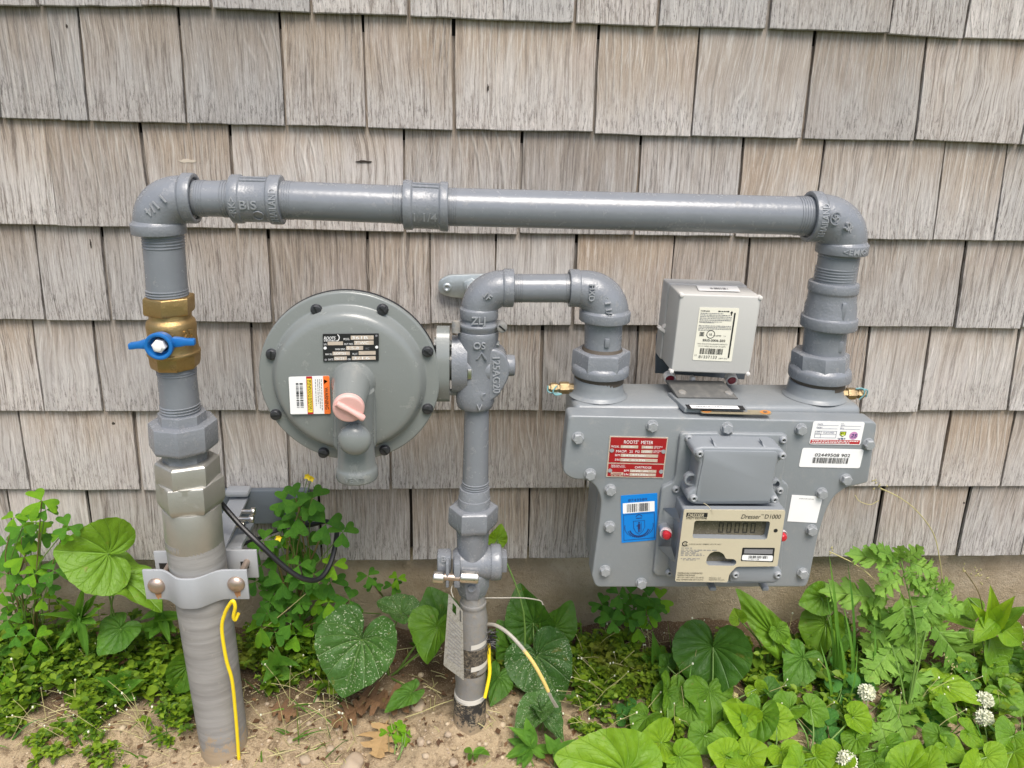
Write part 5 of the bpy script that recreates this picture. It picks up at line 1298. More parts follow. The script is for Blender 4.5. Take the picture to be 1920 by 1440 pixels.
# lower index box with beige faceplate
BO = MO+0.0455
low = [(1283, 957, 5), (1472, 958, 5), (1458, 1061, 4), (1464, 1074, 6), (1458, 1087, 5), (1450, 1092, 4), (1266, 1090, 3)]
body = [(1282.5, 956, 4), (1473, 957, 4), (1457.5, 1062, 3), (1381, 1062.5, 4), (1368, 1076, 4), (1364, 1092, 3), (1265.5, 1090.5, 4)]
bp = roundpoly([(a, b) for a, b, c in body], [c for a, b, c in body], 4)
win = roundpoly([(1302.5, 976), (1444.5, 977.5), (1438, 1011.5), (1298, 1009)], 5, 4)
cxw, cyw = zi(628, 1175)
semi = [(zi(540, 1200)), zi(548, 1160), zi(572, 1125), zi(610, 1108), zi(650, 1110), zi(685, 1130), zi(703, 1168), zi(770, 1172), zi(790, 1188), zi(785, 1212), zi(765, 1225), zi(560, 1222)]
semi = roundpoly(semi, 2, 2)
lab = roundpoly([(1392.5, 1027), (1453, 1027.4), (1449.7, 1054), (1389, 1052)], 2, 2)
def plate_with_holes(outer, holes, off, thick, depth, mat, name, par, hmat):
    O = FWP(outer, off); H = [FWP(h, off) for h in holes]
    flat = lambda P: [Vector((p.x, p.z, 0)) for p in P]
    tri = tessellate_polygon([flat(O)]+[flat(h) for h in H])
    allp = list(O)
    for h in H: allp += h
    fs = []
    for t in tri:
        a, b, c = (allp[i] for i in t); n = (b-a).cross(c-a); fs.append(tuple(t) if n.y < 0 else (t[0], t[2], t[1]))
    n = len(allp); v = allp+[p+Y*thick for p in allp]
    k = len(O); fs += [(i, (i+1) % k, n+(i+1) % k, n+i) for i in range(k)]
    o = mobj(name, v, fs, mat, par, smooth=False)
    mb = MB()
    for h in H:
        k = len(h); mb.add(list(h)+[p+Y*depth for p in h], [(i, (i+1) % k, k+(i+1) % k, k+i) for i in range(k)])
    mb.obj('recess_wall', hmat, o, sharp=50)
    return o
fp = plate_with_holes(bp, [win, semi], BO+0.0014, 0.0014, 0.0105, BEIGE, 'faceplate', gm, IDXP)
# housing as a prism with the same holes left to the glass behind: front rim sits just behind the faceplate
v, f = prism(FWP(roundpoly([(a, b) for a, b, c in [(1282, 955, 5), (1474, 956, 5), (1458.5, 1062, 4), (1462, 1088, 6), (1450, 1093, 4), (1366, 1093, 3), (1265, 1091, 5)]], 4, 4), BO-0.0085), Y*0.0330, 0.0, 2)
hs_ = mobj('index_housing', v, f, IDXP, gm, rc=True)
# rim walls between housing and faceplate
q = FWP(bp, BO+0.0001); k = len(q)
mobj('housing_rim', q+[p+Y*0.0095 for p in q], [(i, (i+1) % k, k+(i+1) % k, k+i) for i in range(k)], IDXP, hs_, rc=True, sharp=50)
# display glass behind the window with digits
S = Sheet(FWP([(1296, 970), (1450, 972), (1444, 1016), (1292, 1014)], BO-0.0078)); S.base('display_glass', LCD, fp, 0.0004)
def seg7(S, u, v, w, h, m):
    t = 0.0011; tu, tv = t/S.W, t/S.H
    for a in ((u, v, u+w, v+tv), (u, v+h-tv, u+w, v+h)): S.rect(*a, m)
    for a in ((u, v+tv*1.4, u+tu, v+h/2-tv*.4), (u, v+h/2+tv*.4, u+tu, v+h-tv*1.4), (u+w-tu, v+tv*1.4, u+w, v+h/2-tv*.4), (u+w-tu, v+h/2+tv*.4, u+w, v+h-tv*1.4)): S.rect(*a, m)
for i in range(5): seg7(S, 0.345+i*0.098, 0.20, 0.058, 0.42, LCDK)
S.done(fp.children[-1], 'digits')
S = Sheet(FWP([(1318, 1028), (1392, 1028), (1388, 1064), (1316, 1064)], BO-0.0078)); S.base('dark_glass', LCD, fp, 0.0004)
# faceplate printing
FPs = Sheet(FWP([(1282.5, 956), (1472.6, 957.6), (1452, 1092), (1265.6, 1090.5)], BO+0.0014)); S = FPs
def uv(x, y):  # photo pixel of the index zoom -> sheet coordinates
    p = FW(*zi(x, y), BO+0.0014)
    # solve bilinear approximately
    u, w = 0.5, 0.5
    for _ in range(30):
        e = p-S.P(u, w); a = S.P(u+0.01, w)-S.P(u, w); b = S.P(u, w+0.01)-S.P(u, w)
        aa, bb, ab = a.dot(a), b.dot(b), a.dot(b); ea, eb = e.dot(a), e.dot(b); D = aa*bb-ab*ab
        u += 0.01*(ea*bb-eb*ab)/D; w += 0.01*(eb*aa-ea*ab)/D
    return u, w
def line(x0, x1, y, h, t=None, m=INK, italic=0.0, bold=0.0, seed=0):
    u0, w0 = uv(x0, y); u1, _ = uv(x1, y)
    if t: S.text(t, u0, w0, h/4.3647/133.0, m, width=u1-u0, italic=italic, bold=bold)
    else: S.greek(u0, u1, w0, h/4.3647/133.0, m, seed)
line(825, 985, 838, 34, 'Dresser', INK, 0.28); line(990, 1012, 812, 10, 'TM', INK); line(1018, 1150, 838, 34, 'D1000', INK, 0.1)
ua = uv(382, 790); ub = uv(550, 826); S.rect(ua[0], ua[1], ub[0], ub[1], INK)
u_, w_ = uv(386, 823); S.text('DRESSER', u_, w_, 0.046, BEIGE, width=uv(520, 823)[0]-u_, italic=0.3, bold=0.02, h=0.0006)
S.arc(uv(430, 850)[0], uv(430, 850)[1], 0.024, 0.35, 1.15, 0.0008, BEIGE, 0.0007)
line(378, 546, 842, 15, 'UTILITY SOLUTIONS', INK, 0.1, 0.02)
u_, w_ = uv(368, 1045); S.arc(u_, w_, 0.0028, 0.5, 5.8, 0.0013, INK); S.text('SA', u_-0.006, w_+0.012, 0.022, INK); line(340, 350, 1064, 9, 'c'); line(378, 395, 1064, 9, 'us')
line(402, 665, 1052, 10, 'Li-SOCl2 3.6V DC  AMBIENT -40°C TO +60°C', INK)
for j, (a, b, y) in enumerate(((338, 425, 1082), (336, 640, 1098), (334, 482, 1109), (334, 460, 1120), (332, 515, 1130), (332, 525, 1142), (332, 490, 1168), (350, 465, 1179))):
    line(a, b, y, 6, None, INKG, seed=60+j)
line(305, 510, 1290, 12, 'TEMPERATURE COMPENSATED'); line(303, 450, 1307, 12, 'TEMPERATURE RANGE:'); line(301, 520, 1325, 12, '-40°F TO +140°F (-40°C TO +60°C)'); line(298, 515, 1343, 12, 'BASE TEMPERATURE: 60°F (15.6°C)')
line(565, 660, 1328, 11, 'NGS N.A., LLC'); line(563, 690, 1344, 11, 'HOUSTON, TX U.S.A.')
u_, w_ = uv(1110, 937); S.disc(u_, w_, 0.0024, INK)
S.done(fp)
S = Sheet(FWP([(1392.5, 1027), (1453, 1027.4), (1449.7, 1054), (1389, 1051.6)], BO+0.0018)); S.base('barcode_label', INK, fp, 0.0003, 0.0012)
S.rect(0.06, 0.1, 0.94, 0.42, INKG); S.poly([(x/S.W, y/S.H) for x, y in roundpoly([(0.02*S.W, 0.52*S.H), (0.97*S.W, 0.52*S.H), (0.97*S.W, 0.93*S.H), (0.02*S.W, 0.93*S.H)], 0.0022)], WHITE); S.bars(0.22, 0.56, 0.82, 0.76, INK, 22, 4, 0.0005); S.text('TT4317158', 0.2, 0.88, 0.09, INK, width=0.35, h=0.0005); S.done(fp.children[-1])
# lower grey panel, ribs, red seals
lp = roundpoly([(1381, 1063.5), (1458, 1062.5), (1467, 1072), (1464, 1087), (1454, 1092), (1369.5, 1091), (1368.5, 1076)], 3, 3)
lpo = mobj('terminal_cover', *prism(FWP(lp, BO-0.004), Y*0.010, 0.0016, 2), IDXP, gm, rc=True)
for x_, y_ in ((778, 1295), (1125, 1298)):
    a, b = zi(x_, y_); inst('screw', AM, face_mat(FW(a, b, BO-0.004), -Y), lpo)
for t3 in (((190, 752), (292, 752), (335, 868)), ((150, 1066), (255, 1070), (292, 1195))):
    a = [FW(*zi(*p), o_) for p, o_ in zip(t3, (MO+0.006, BO-0.012, BO-0.010))]
    v, f = prism([a[0], a[1], a[2]], Vector((0, 0.003, -0.003)), 0.0); mobj('side_rib', v, f, IDXP, hs_, rc=True, smooth=False)
for cx, cy, s_ in ((1250.5, 1002, -1), (1465, 1005.5, 1)):
    o_ = MO+0.022 if s_ < 0 else MO+0.026
    P = FW(cx, cy, o_); k2 = 1/scl(P)
    v, f = lathe(chamf([(0, 11.5*k2), (0.004, 11.5*k2), (0.005, 9.8*k2), (0.003, 9.4*k2), (0.003, 0.0001)], 0.0006), P+Y*0.004, Vector((s_*0.35, -1, 0)), 24); so = mobj('seal_ring', v, f, CLEAR, gm, rc=True)
    v, f = lathe([(0, 9*k2), (0.003, 8.6*k2), (0.0055, 6*k2), (0.0065, 0.0001)], P, Vector((s_*0.35, -1, 0)), 24); mobj('seal_plug', v, f, RED, so, rc=True)
    v, f = lathe([(0, 11*k2), (0.022, 9*k2)], P+Y*0.004, Y, 20); mobj('seal_post', v, f, IDXP, so, rc=True)
for x_ in (1333, 1431):
    v, f = box(FW(x_, 1097, MO+0.012), 0.008, 0.018, 0.005, 0.001); mobj('foot_tab', v, f, IDXP, gm, rc=True)
# ---- stickers on the meter face
SO = MO+0.0006
S = Sheet(FWP([(1143.3, 817.8), (1253, 820.5), (1243.8, 896.5), (1136.4, 894.2)], MO+0.0010)); S.base('rating_plate', PLATE, gm, 0.0009); rp_ = gm.children[-1]
S.rect(0.02, 0.02, 0.98, 0.635, PLRED); S.rect(0.02, 0.665, 0.98, 0.975, PLRED)
S.text('ROOTS   METER', 0.5, 0.165, 0.082, WHITE, width=0.50, align='C', h=0.0006); S.text('TM', 0.455, 0.11, 0.035, WHITE, width=0.045, h=0.0006)
def fl(u0, v0, u1, v1, t):
    S.rect(u0, v0, u1, v1, PLATE, 0.0006)
    if t: S.text(t, u0+0.04, v1-0.015, (v1-v0)*0.6, WHITE, width=(u1-u0)*0.6, h=0.0008)
S.text('MODEL', 0.04, 0.265, 0.05, WHITE, width=0.14, h=0.0006); fl(0.20, 0.205, 0.50, 0.275, '3M1480'); fl(0.56, 0.205, 0.755, 0.275, '1400'); S.text('CFH MAX', 0.77, 0.24, 0.035, WHITE, width=0.15, h=0.0006); S.text('AT 0.5', 0.77, 0.275, 0.032, WHITE, width=0.10, h=0.0006)
S.text('MAOP:  25  PSI', 0.13, 0.385, 0.062, WHITE, width=0.40, h=0.0006); fl(0.56, 0.31, 0.755, 0.385, '1000'); S.text('CFH MIN', 0.77, 0.345, 0.035, WHITE, width=0.15, h=0.0006); S.text('AT 0.5', 0.77, 0.38, 0.032, WHITE, width=0.10, h=0.0006)
S.text('B/M', 0.12, 0.475, 0.05, WHITE, width=0.08, h=0.0006); fl(0.215, 0.415, 0.86, 0.49, '54583480'); S.text('S/N', 0.12, 0.585, 0.05, WHITE, width=0.08, h=0.0006); fl(0.215, 0.525, 0.86, 0.60, '22 0278')
S.text('NGS N.A., LLC', 0.07, 0.72, 0.035, WHITE, width=0.23, h=0.0006); S.text('HOUSTON, TX U.S.A.', 0.07, 0.755, 0.03, WHITE, width=0.25, h=0.0006); S.text('CARTRIDGE', 0.48, 0.765, 0.055, WHITE, width=0.29, h=0.0006)
S.text('B/M', 0.30, 0.85, 0.05, WHITE, width=0.08, h=0.0006); fl(0.40, 0.795, 0.86, 0.865, '21456 - 003'); S.text('S/N', 0.30, 0.945, 0.05, WHITE, width=0.08, h=0.0006); fl(0.40, 0.885, 0.86, 0.955, '441384')
S.rect(0.075, 0.87, 0.29, 0.935, PLATE, 0.0006); S.text('DRESSER', 0.085, 0.925, 0.042, PLRED, width=0.17, italic=0.3, h=0.0008); S.greek(0.08, 0.29, 0.965, 0.018, PLATE, 5, 0.0006)
for u, w in ((0.055, 0.335), (0.945, 0.335), (0.055, 0.83), (0.945, 0.83)): S.disc(u, w, 0.0026, BOLT, 0.0010)
S.done(rp_)
S = Sheet(FWP([(1164, 929.5), (1232.5, 924.5), (1233, 1012), (1165.5, 1018)], SO)); S.base('blue_seal_sticker', SKYB, gm, 0.0004); st = gm.children[-1]
S.text('8743589', 0.20, 0.13, 0.05, NAVY, width=0.52); S.rect(0.05, 0.16, 0.92, 0.375, WHITE); S.bars(0.16, 0.185, 0.80, 0.355, INK, 20, 11, 0.0005)
S.frame(0.06, 0.40, 0.92, 0.95, 0.0005, NAVY)
cu_, cv_ = 0.49, 0.68
S.arc(cu_, cv_+0.02, 0.0115, math.radians(195), math.radians(345), 0.0014, NAVY); S.arc(cu_, cv_, 0.0142, math.radians(200), math.radians(340), 0.0007, NAVY)
sh_ = [(-.16, -.13), (.16, -.13), (.16, .02), (.10, .11), (0, .17), (-.10, .11), (-.16, .02)]
for i in range(7):
    a, b = sh_[i], sh_[(i+1) % 7]; du, dv = b[0]-a[0], b[1]-a[1]; L = math.hypot(du*S.W, dv*S.H); nu_, nv_ = -dv*S.H/L*0.0005/S.W, du*S.W/L*0.0005/S.H
    S.poly([(cu_+a[0], cv_+a[1]), (cu_+b[0], cv_+b[1]), (cu_+b[0]+nu_, cv_+b[1]+nv_), (cu_+a[0]+nu_, cv_+a[1]+nv_)], NAVY)
S.rect(cu_-.035, cv_-.06, cu_+.035, cv_+.05, NAVY); S.disc(cu_, cv_-.085, 0.0011, NAVY); S.rect(cu_-.03, cv_+.05, cu_-.008, cv_+.12, NAVY); S.rect(cu_+.008, cv_+.05, cu_+.03, cv_+.12, NAVY); S.rect(cu_+.055, cv_-.09, cu_+.065, cv_+.10, NAVY); S.rect(cu_-.075, cv_-.03, cu_-.035, cv_-.012, NAVY)
S.arc(cu_, cv_-.20, 0.0036, 0.2, 2.9, 0.0009, NAVY); S.rect(cu_-.08, cv_-.19, cu_+.08, cv_-.175, NAVY)
for i in range(26):
    a = math.radians(170+200*i/25); r_ = 0.0172; S.rect(cu_+math.cos(a)*r_/S.W-.011, cv_-math.sin(a)*r_*0.82/S.H-.012, cu_+math.cos(a)*r_/S.W+.009, cv_-math.sin(a)*r_*0.82/S.H+.012, NAVY)
S.done(st)
S = Sheet(FWP([(1525.5, 789.5), (1622, 791.5), (1613, 834.5), (1517, 833)], SO)); S.base('inspection_sticker', WHITE, gm, 0.0004, 0.0028); st = gm.children[-1]
S.text('DATE', 0.09, 0.145, 0.055, NAVY, width=0.10); S.rect(0.09, 0.165, 0.50, 0.175, NAVY); S.text('INDEX', 0.08, 0.285, 0.055, NAVY, width=0.115); S.rect(0.09, 0.305, 0.49, 0.315, NAVY)
S.text('FLT', 0.545, 0.10, 0.04, NAVY, width=0.05); S.text('PR WT', 0.545, 0.165, 0.04, NAVY, width=0.08); S.rect(0.545, 0.18, 0.94, 0.19, NAVY); S.text('F.A.', 0.54, 0.245, 0.04, NAVY, width=0.04); S.text('READ', 0.54, 0.30, 0.04, NAVY, width=0.075); S.rect(0.54, 0.315, 0.93, 0.325, NAVY)
S.frame(0.07, 0.41, 0.49, 0.71, 0.00035, NAVY); S.rect(0.185, 0.41, 0.19, 0.71, NAVY); S.rect(0.07, 0.55, 0.49, 0.56, NAVY); S.text('TYPE', 0.10, 0.465, 0.04, NAVY, width=0.06); S.text('ORDER', 0.085, 0.53, 0.04, NAVY, width=0.085); S.text('CUSTOMER', 0.225, 0.515, 0.06, NAVY, width=0.22)
S.poly([(0.555, 0.42), (0.675, 0.42), (0.675, 0.57), (0.615, 0.655), (0.555, 0.57)], INK, 0.0003); S.poly([(0.565, 0.44), (0.665, 0.44), (0.665, 0.56), (0.615, 0.63), (0.565, 0.56)], LYEL, 0.0005); S.text('811', 0.615, 0.535, 0.085, INK, width=0.085, align='C', bold=0.02, h=0.0007); S.poly([(0.59, 0.56), (0.64, 0.56), (0.615, 0.605)], WHITE, 0.0007)
S.greek(0.53, 0.69, 0.725, 0.03, NAVY, 4); S.greek(0.55, 0.68, 0.765, 0.03, NAVY, 5)
S.disc(0.83, 0.59, 0.0050, PURP); S.text('25', 0.835, 0.66, 0.15, NAVY, width=0.125, align='C', italic=0.2, bold=0.03, h=0.0005)
S.rect(0.015, 0.79, 0.975, 0.955, REDI); S.greek(0.04, 0.95, 0.855, 0.04, WHITE, 15, 0.0005); S.greek(0.04, 0.78, 0.93, 0.04, WHITE, 16, 0.0005)
S.done(st)
S = Sheet(FWP([(1505, 840), (1620, 843), (1612, 878), (1497.5, 875.5)], SO)); S.base('number_sticker', WHITE, gm, 0.0004, 0.0028); st = gm.children[-1]
S.text('02449508 902', 0.22, 0.41, 0.165, INK, width=0.575, bold=0.012); S.bars(0.20, 0.47, 0.79, 0.77, INK, 44, 21); S.done(st)
S = Sheet(FWP([(1485, 928), (1543, 931.5), (1531, 980.5), (1476, 977.5)], SO)); S.base('plain_white_sticker', WHITE, gm, 0.0004); st = gm.children[-1]
S.text('SCAN FOR MANUAL', 0.25, 0.125, 0.035, INK, width=0.48); S.done(st)

# ================================================================== transmitter box
tb = thing('transmitter_box', 'pale grey plastic transmitter box with cream label, standing on a bracket above the meter', 'transmitter', FW(1330, 712, 0.15))
TO = 0.176; TB = 0.112
fr_ = [(1276, 551, 5), (1428.5, 556, 5), (1405, 702.5, 5), (1258.5, 697, 5)]
poly = roundpoly([(a, b) for a, b, c in fr_], 4, 4)
F3 = FWP(poly, TO); 
bk_ = Y*(TO-TB-0.014)
mobj('lid', *prism(F3, bk_, 0.0022, 3), BOXP, tb, rc=True, sharp=40)
# back tub a little larger
cen = sum(F3, Vector())/len(F3)
F4 = [Vector((cen.x+(p.x-cen.x)*1.025, -(TB+0.0130), cen.z+(p.z-cen.z)*1.025)) for p in F3]
tub = mobj('tub', *prism(F4, Y*0.026, 0.0020, 2), BOXP, tb, rc=True)
for x_, y_ in ((1278.5, 553.5), (1426, 558.5), (1259.5, 696.5), (1402.5, 701)):
    P = FW(x_, y_, TO); v, f = lathe(chamf([(-0.006, 3.9/1550), (0.0012, 3.9/1550), (0.0016, 0.0001)], 0.0005), P, -Y, 14); mobj('corner_screw', v, f, LUGM, tb, rc=True)
S = Sheet(FWP([(1312, 576), (1386.5, 578), (1371.5, 678), (1298.5, 675)], TO+0.0006)); S.base('data_label', CREAM, tb, 0.0004, 0.0015); st = tb.children[-1]
S.greek(0.04, 0.26, 0.075, 0.022, INK, 1); S.greek(0.48, 0.76, 0.075, 0.022, INK, 2)
for j in range(6): S.greek(0.04, (0.62, 0.80, 0.84, 0.84, 0.84, 0.6)[j], 0.115+j*0.031, 0.017, INKG, 20+j)
S.greek(0.04, 0.42, 0.285, 0.015, INKG, 31)
for j in range(4): S.greek(0.04, (0.86, 0.86, 0.86, 0.42)[j], 0.345+j*0.028, 0.016, INKG, 40+j)
S.frame(0.09, 0.46, 0.20, 0.535, 0.0006, INK); S.frame(0.115, 0.475, 0.175, 0.52, 0.0006, INK); S.rect(0.135, 0.488, 0.155, 0.508, INK)
S.arc(0.37, 0.497, 0.0047, 0, 6.2832, 0.0007, INK, n=28); S.text('UL', 0.37, 0.515, 0.04, INK, width=0.085, align='C', bold=0.02); S.text('C', 0.255, 0.53, 0.02, INK); S.text('US LISTED', 0.44, 0.53, 0.024, INK, width=0.20, bold=0.02); S.text('71A', 0.70, 0.535, 0.022, INK, width=0.06)
S.text('ERG-5006-503', 0.19, 0.63, 0.042, INK, width=0.57, bold=0.025); S.text('100G GAS DATALOGGING REMOTE', 0.07, 0.69, 0.022, INK, width=0.76); S.text('W/12\' WIRES (ROTARY PULSER)', 0.09, 0.735, 0.022, INK, width=0.70)
S.bars(0.155, 0.765, 0.745, 0.875, INK, 34, 33); S.text('12', 0.035, 0.915, 0.028, INK, width=0.05); S.text('81337133', 0.14, 0.955, 0.055, INK, width=0.465); S.text('100T-5LS', 0.66, 0.955, 0.022, INK, width=0.22)
S.rect(0.885, 0.085, 0.925, 0.93, INK); S.poly([(0.82, 0.05), (0.86, 0.095), (0.835, 0.095), (0.835, 0.14), (0.805, 0.14), (0.805, 0.095), (0.78, 0.095)], INK)
S.done(st)
# sticker on the sloping top
zz = max(p.z for p in F3)
S = Sheet([Vector((FW(1304, 534, 0.13).x, -(0.134), zz+0.0008)), Vector((FW(1380, 537, 0.13).x, -(0.134), zz+0.0006)), Vector((FW(1388, 549, 0.16).x, -(0.160), zz+0.0002)), Vector((FW(1310, 546, 0.16).x, -(0.160), zz+0.0008))])
S.base('top_sticker', WHITE, tb, 0.0003, 0.001); S.bars(0.3, 0.4, 0.75, 0.75, INKG, 14, 7); S.done(tb.children[-1])
# hasp on the left, red plugs below, bracket
P = FW(1241, 617, 0.125)
v, f = box(P, 0.012, 0.010, 0.004, 0.001, R=Matrix.Rotation(0.6, 3, 'Y')); mobj('hasp', v, f, LUGM, tb, rc=True)
v, f = box(P+Vector((0.004, 0, 0.006)), 0.003, 0.010, 0.010, 0.001, R=Matrix.Rotation(0.6, 3, 'Y')); mobj('hasp', v, f, LUGM, tb, rc=True)
for x_, y_ in ((1254, 703), (1369, 706)):
    P = FW(x_, y_, 0.142); k3 = 1/scl(P); v, f = lathe(chamf([(0, 11*k3), (0.008, 11*k3), (0.009, 9*k3), (0.007, 8.6*k3), (0.007, 0.0001)], 0.0006), P, Vector((0, -1, -0.35)), 22); so = mobj('plug_ring', v, f, LUGM, tb, rc=True)
    v, f = lathe([(0.006, 8.6*k3), (0.009, 7*k3), (0.0095, 0.0001)], P, Vector((0, -1, -0.35)), 22); mobj('red_plug', v, f, DRED, so, rc=True)
v, f = box(FW(1298, 712, 0.150), 0.005, 0.010, 0.010, 0.001); mobj('latch', v, f, LUGM, tb, rc=True)
v, f = prism(FWP([(1231, 630), (1262, 560), (1420, 560), (1396, 712), (1229, 700)], 0.085), Y*0.004, 0.001); mobj('back_bracket', v, f, DARKG, tb, rc=True)
sl_ = [FZ(1249, 712, zdk+0.014), FZ(1356, 714, zdk+0.014), FZ(1384, 746, zdk+0.0062), FZ(1271, 744, zdk+0.0062)]
mobj('sloping_plate', *prism(sl_, Vector((0, 0.001, -0.003)), 0.0008), SLOPD, tb, rc=True)
for u in (0.12, 0.9):
    P = sl_[3]*(1-u)+sl_[2]*u+(sl_[0]-sl_[3])*0.25; nS = (sl_[1]-sl_[0]).cross(sl_[0]-sl_[3]).normalized()
    if nS.z < 0: nS = -nS
    v, f = lathe(chamf([(0, 0.005), (0.0015, 0.0045), (0.0018, 0.0001)], 0.0004), P, nS, 18); mobj('rivet', v, f, OLDP, tb, rc=True)

# ================================================================== plants
def FZ(px, py, z):
    d = CF + CR*((px-960)/FOC) - CU*((py-720)/FOC); return CAMP + d*(z/d.z)
def FWG(px, py, off, h=0.014):
    """like FW, but brought forward until it clears the soil"""
    for _ in range(60):
        P = FW(px, py, off)
        if P.z > gz(P.x, off)+h: break
        off += 0.006
    return P
def interp(tab, x):
    for (a, b), (c, d) in zip(tab, tab[1:]):
        if x <= c:
            t = (x-a)/(c-a); t = t*t*(3-2*t)*0.5+t*0.5; return b+(d-b)*t
    return tab[-1][1]
def violet_mesh(seed, cup=0.10, wave=0.03, nr=10, na=84):
    """heart-shaped leaf: notch at the origin, tip at x = 1, about 1 wide"""
    R = random.Random(seed); v = []; f = []; va = []; rr = []
    el = R.uniform(.9, 1.14); tab = [(0, 1.0), (9, 0.90), (24, 0.77), (50, 0.67), (80, 0.63), (110, 0.62), (135, 0.60), (154, 0.52), (168, 0.36), (176, 0.16), (180, 0.05)]
    asy = R.uniform(-0.05, 0.05); p1, p2, p3 = (R.uniform(0, 6.28) for _ in range(3)); ch = R.uniform(0.6, 1.3)
    for j in range(nr+1):
        q = (j/nr)**0.9
        for i in range(na+1):
            th = -180+360*i/na; r = interp(tab, abs(th))*(1+asy*(1 if th > 0 else -1))
            r *= 1+0.022*abs(math.sin(math.radians(th)*13))-0.01+0.02*math.sin(math.radians(th)*3+p1)
            a = math.radians(th); x = math.cos(a)*r*q; y = math.sin(a)*r*q*0.80/el; x *= el if x < 0 else 1
            g = th/30.0*(1+0.42*(q-0.35)*(1 if abs(th) < 120 else 0.3)); fr = abs(g-round(g))*2      # veins about every 30 degrees, bending to the tip
            z = cup*ch*(abs(y)**1.4)*1.6-0.16*max(0, x)**2+0.042*math.sin(fr*math.pi/2)*math.sin(q*math.pi*0.95)
            z += (0.10, 0.34, 0.22, 0.5)[(seed//11) % 4]*abs(y)-0.02+0.07*noise.noise(Vector((x*3.2+seed, y*3.2, seed)))*q+0.028*noise.noise(Vector((x*9, y*9+seed, 2)))*q
            z += wave*math.sin(a*4+p2)*q*q+0.5*wave*math.sin(a*9+p3)*q**3+0.10*q*q*max(0, abs(th)-120)/60
            v.append((x, y, z)); va.append(g); rr.append(q)
    W = na+1
    for j in range(nr):
        for i in range(na): f.append((j*W+i, (j+1)*W+i, (j+1)*W+i+1, j*W+i+1))
    return v, f, va, rr
def store(name, v, f, mat, va=None, rr=None):
    me = bpy.data.meshes.new(name); me.from_pydata([tuple(q) for q in v], [], f); me.materials.append(mat)
    me.polygons.foreach_set('use_smooth', [True]*len(me.polygons))
    if va:
        for nm, d in (('va', va), ('rr', rr)):
            a = me.attributes.new(nm, 'FLOAT', 'POINT'); a.data.foreach_set('value', d)
    return me
VM = {}
for m in (VDARK, VSPOT, VBRI, VMID):
    for s in range(7):
        v, f, va, rr = violet_mesh(11*s+5, cup=(0.1, 0.22, -0.05, 0.3, 0.02, 0.16, 0.35)[s], wave=(0.03, 0.045, 0.05, 0.03, 0.07, 0.06, 0.02)[s]); VM[m.name, s] = store('leaf', v, f, m, va, rr)
def lance_mesh(mat, nx=10, fold=0.25, curl=0.25, shape=0.8, teeth=0.0):
    v = []; f = []; va = []; rr = []
    for i in range(nx+1):
        t = i/nx; w = 0.5*(math.sin(math.pi*t**shape))**0.9*(1+teeth*(i % 2))
        for k in (-1, -0.5, 0, 0.5, 1):
            v.append((t, w*k, fold*abs(w*k)-curl*t*t*0.6+0.02*math.sin(t*9+k))); va.append(k*0.5); rr.append(min(1, 0.3+t))
    for i in range(nx):
        for k in range(4): a = i*5+k; f.append((a, a+5, a+6, a+1))
    return store('leaf', v, f, mat, va, rr)
LM = [lance_mesh(LANC), lance_mesh(LANC, fold=0.5, curl=0.5), lance_mesh(LANC, fold=0.1, curl=0.1)]
LW = [lance_mesh(VMID, 14, 0.3, 0.3, 0.75), lance_mesh(VBRI, 14, 0.35, 0.45, 0.75), lance_mesh(VDARK, 14, 0.2, 0.3, 0.75)]
OAK = [(0, .015), (.12, .03), (.16, .12), (.24, .24), (.30, .22), (.32, .10), (.37, .08), (.42, .24), (.50, .37), (.57, .34), (.57, .16), (.61, .11), (.66, .20), (.74, .32), (.81, .26), (.80, .12), (.85, .09), (.92, .14), (.98, .07), (1.0, .0)]
def mug_mesh(mat, seed, curl=0.3, outline=None):
    R = random.Random(seed)
    half = [(0, .015), (.07, .02), (.12, .06), (.12, .14), (.18, .26), (.215, .20), (.26, .22), (.265, .15), (.27, .11), (.30, .13), (.315, .20), (.345, .27), (.41, .41), (.43, .34), (.475, .37), (.47, .28), (.52, .29), (.49, .20), (.485, .15), (.52, .16), (.54, .24), (.585, .31), (.65, .42), (.66, .33), (.72, .35), (.70, .25), (.74, .25), (.71, .17), (.73, .15), (.76, .22), (.85, .29), (.845, .21), (.90, .20), (.88, .12), (.92, .09), (.95, .05), (1.0, .0)]
    half = outline or half
    v = []; f = []; va = []; rr = []
    for s in (1, -1):
        n0 = len(v); mx = 0
        for i, (x, y) in enumerate(half):
            x2 = x+R.gauss(0, .012); y2 = max(0.0, y*(1+R.gauss(0, .10)))
            mx = max(mx, x-0.5*y, 0)
            mx = min(mx, x)
            for q in (0, 0.5, 1):
                X_ = mx+(x2-mx)*q; Y_ = y2*q*s
                v.append((X_, Y_, 0.22*abs(Y_)**1.2-curl*X_*X_*0.5-curl*0.9*abs(Y_)**2+0.03*math.sin(X_*14+s)*q)); va.append(0.5*q); rr.append(min(1, .3+X_))
        for i in range(len(half)-1):
            for q in range(2):
                a = n0+i*3+q; t = (a, a+3, a+4, a+1); f.append(t if s > 0 else t[::-1])
    return store('leaf', v, f, mat, va, rr)
MM = [mug_mesh(MUGW, i, c) for i, c in enumerate((0.2, 0.5, 0.05, 0.35))]
DM = [mug_mesh(DRYB, 21, 0.4, OAK), mug_mesh(DRYT, 22, 0.3, OAK), mug_mesh(DRYB, 23, -0.35, OAK)]
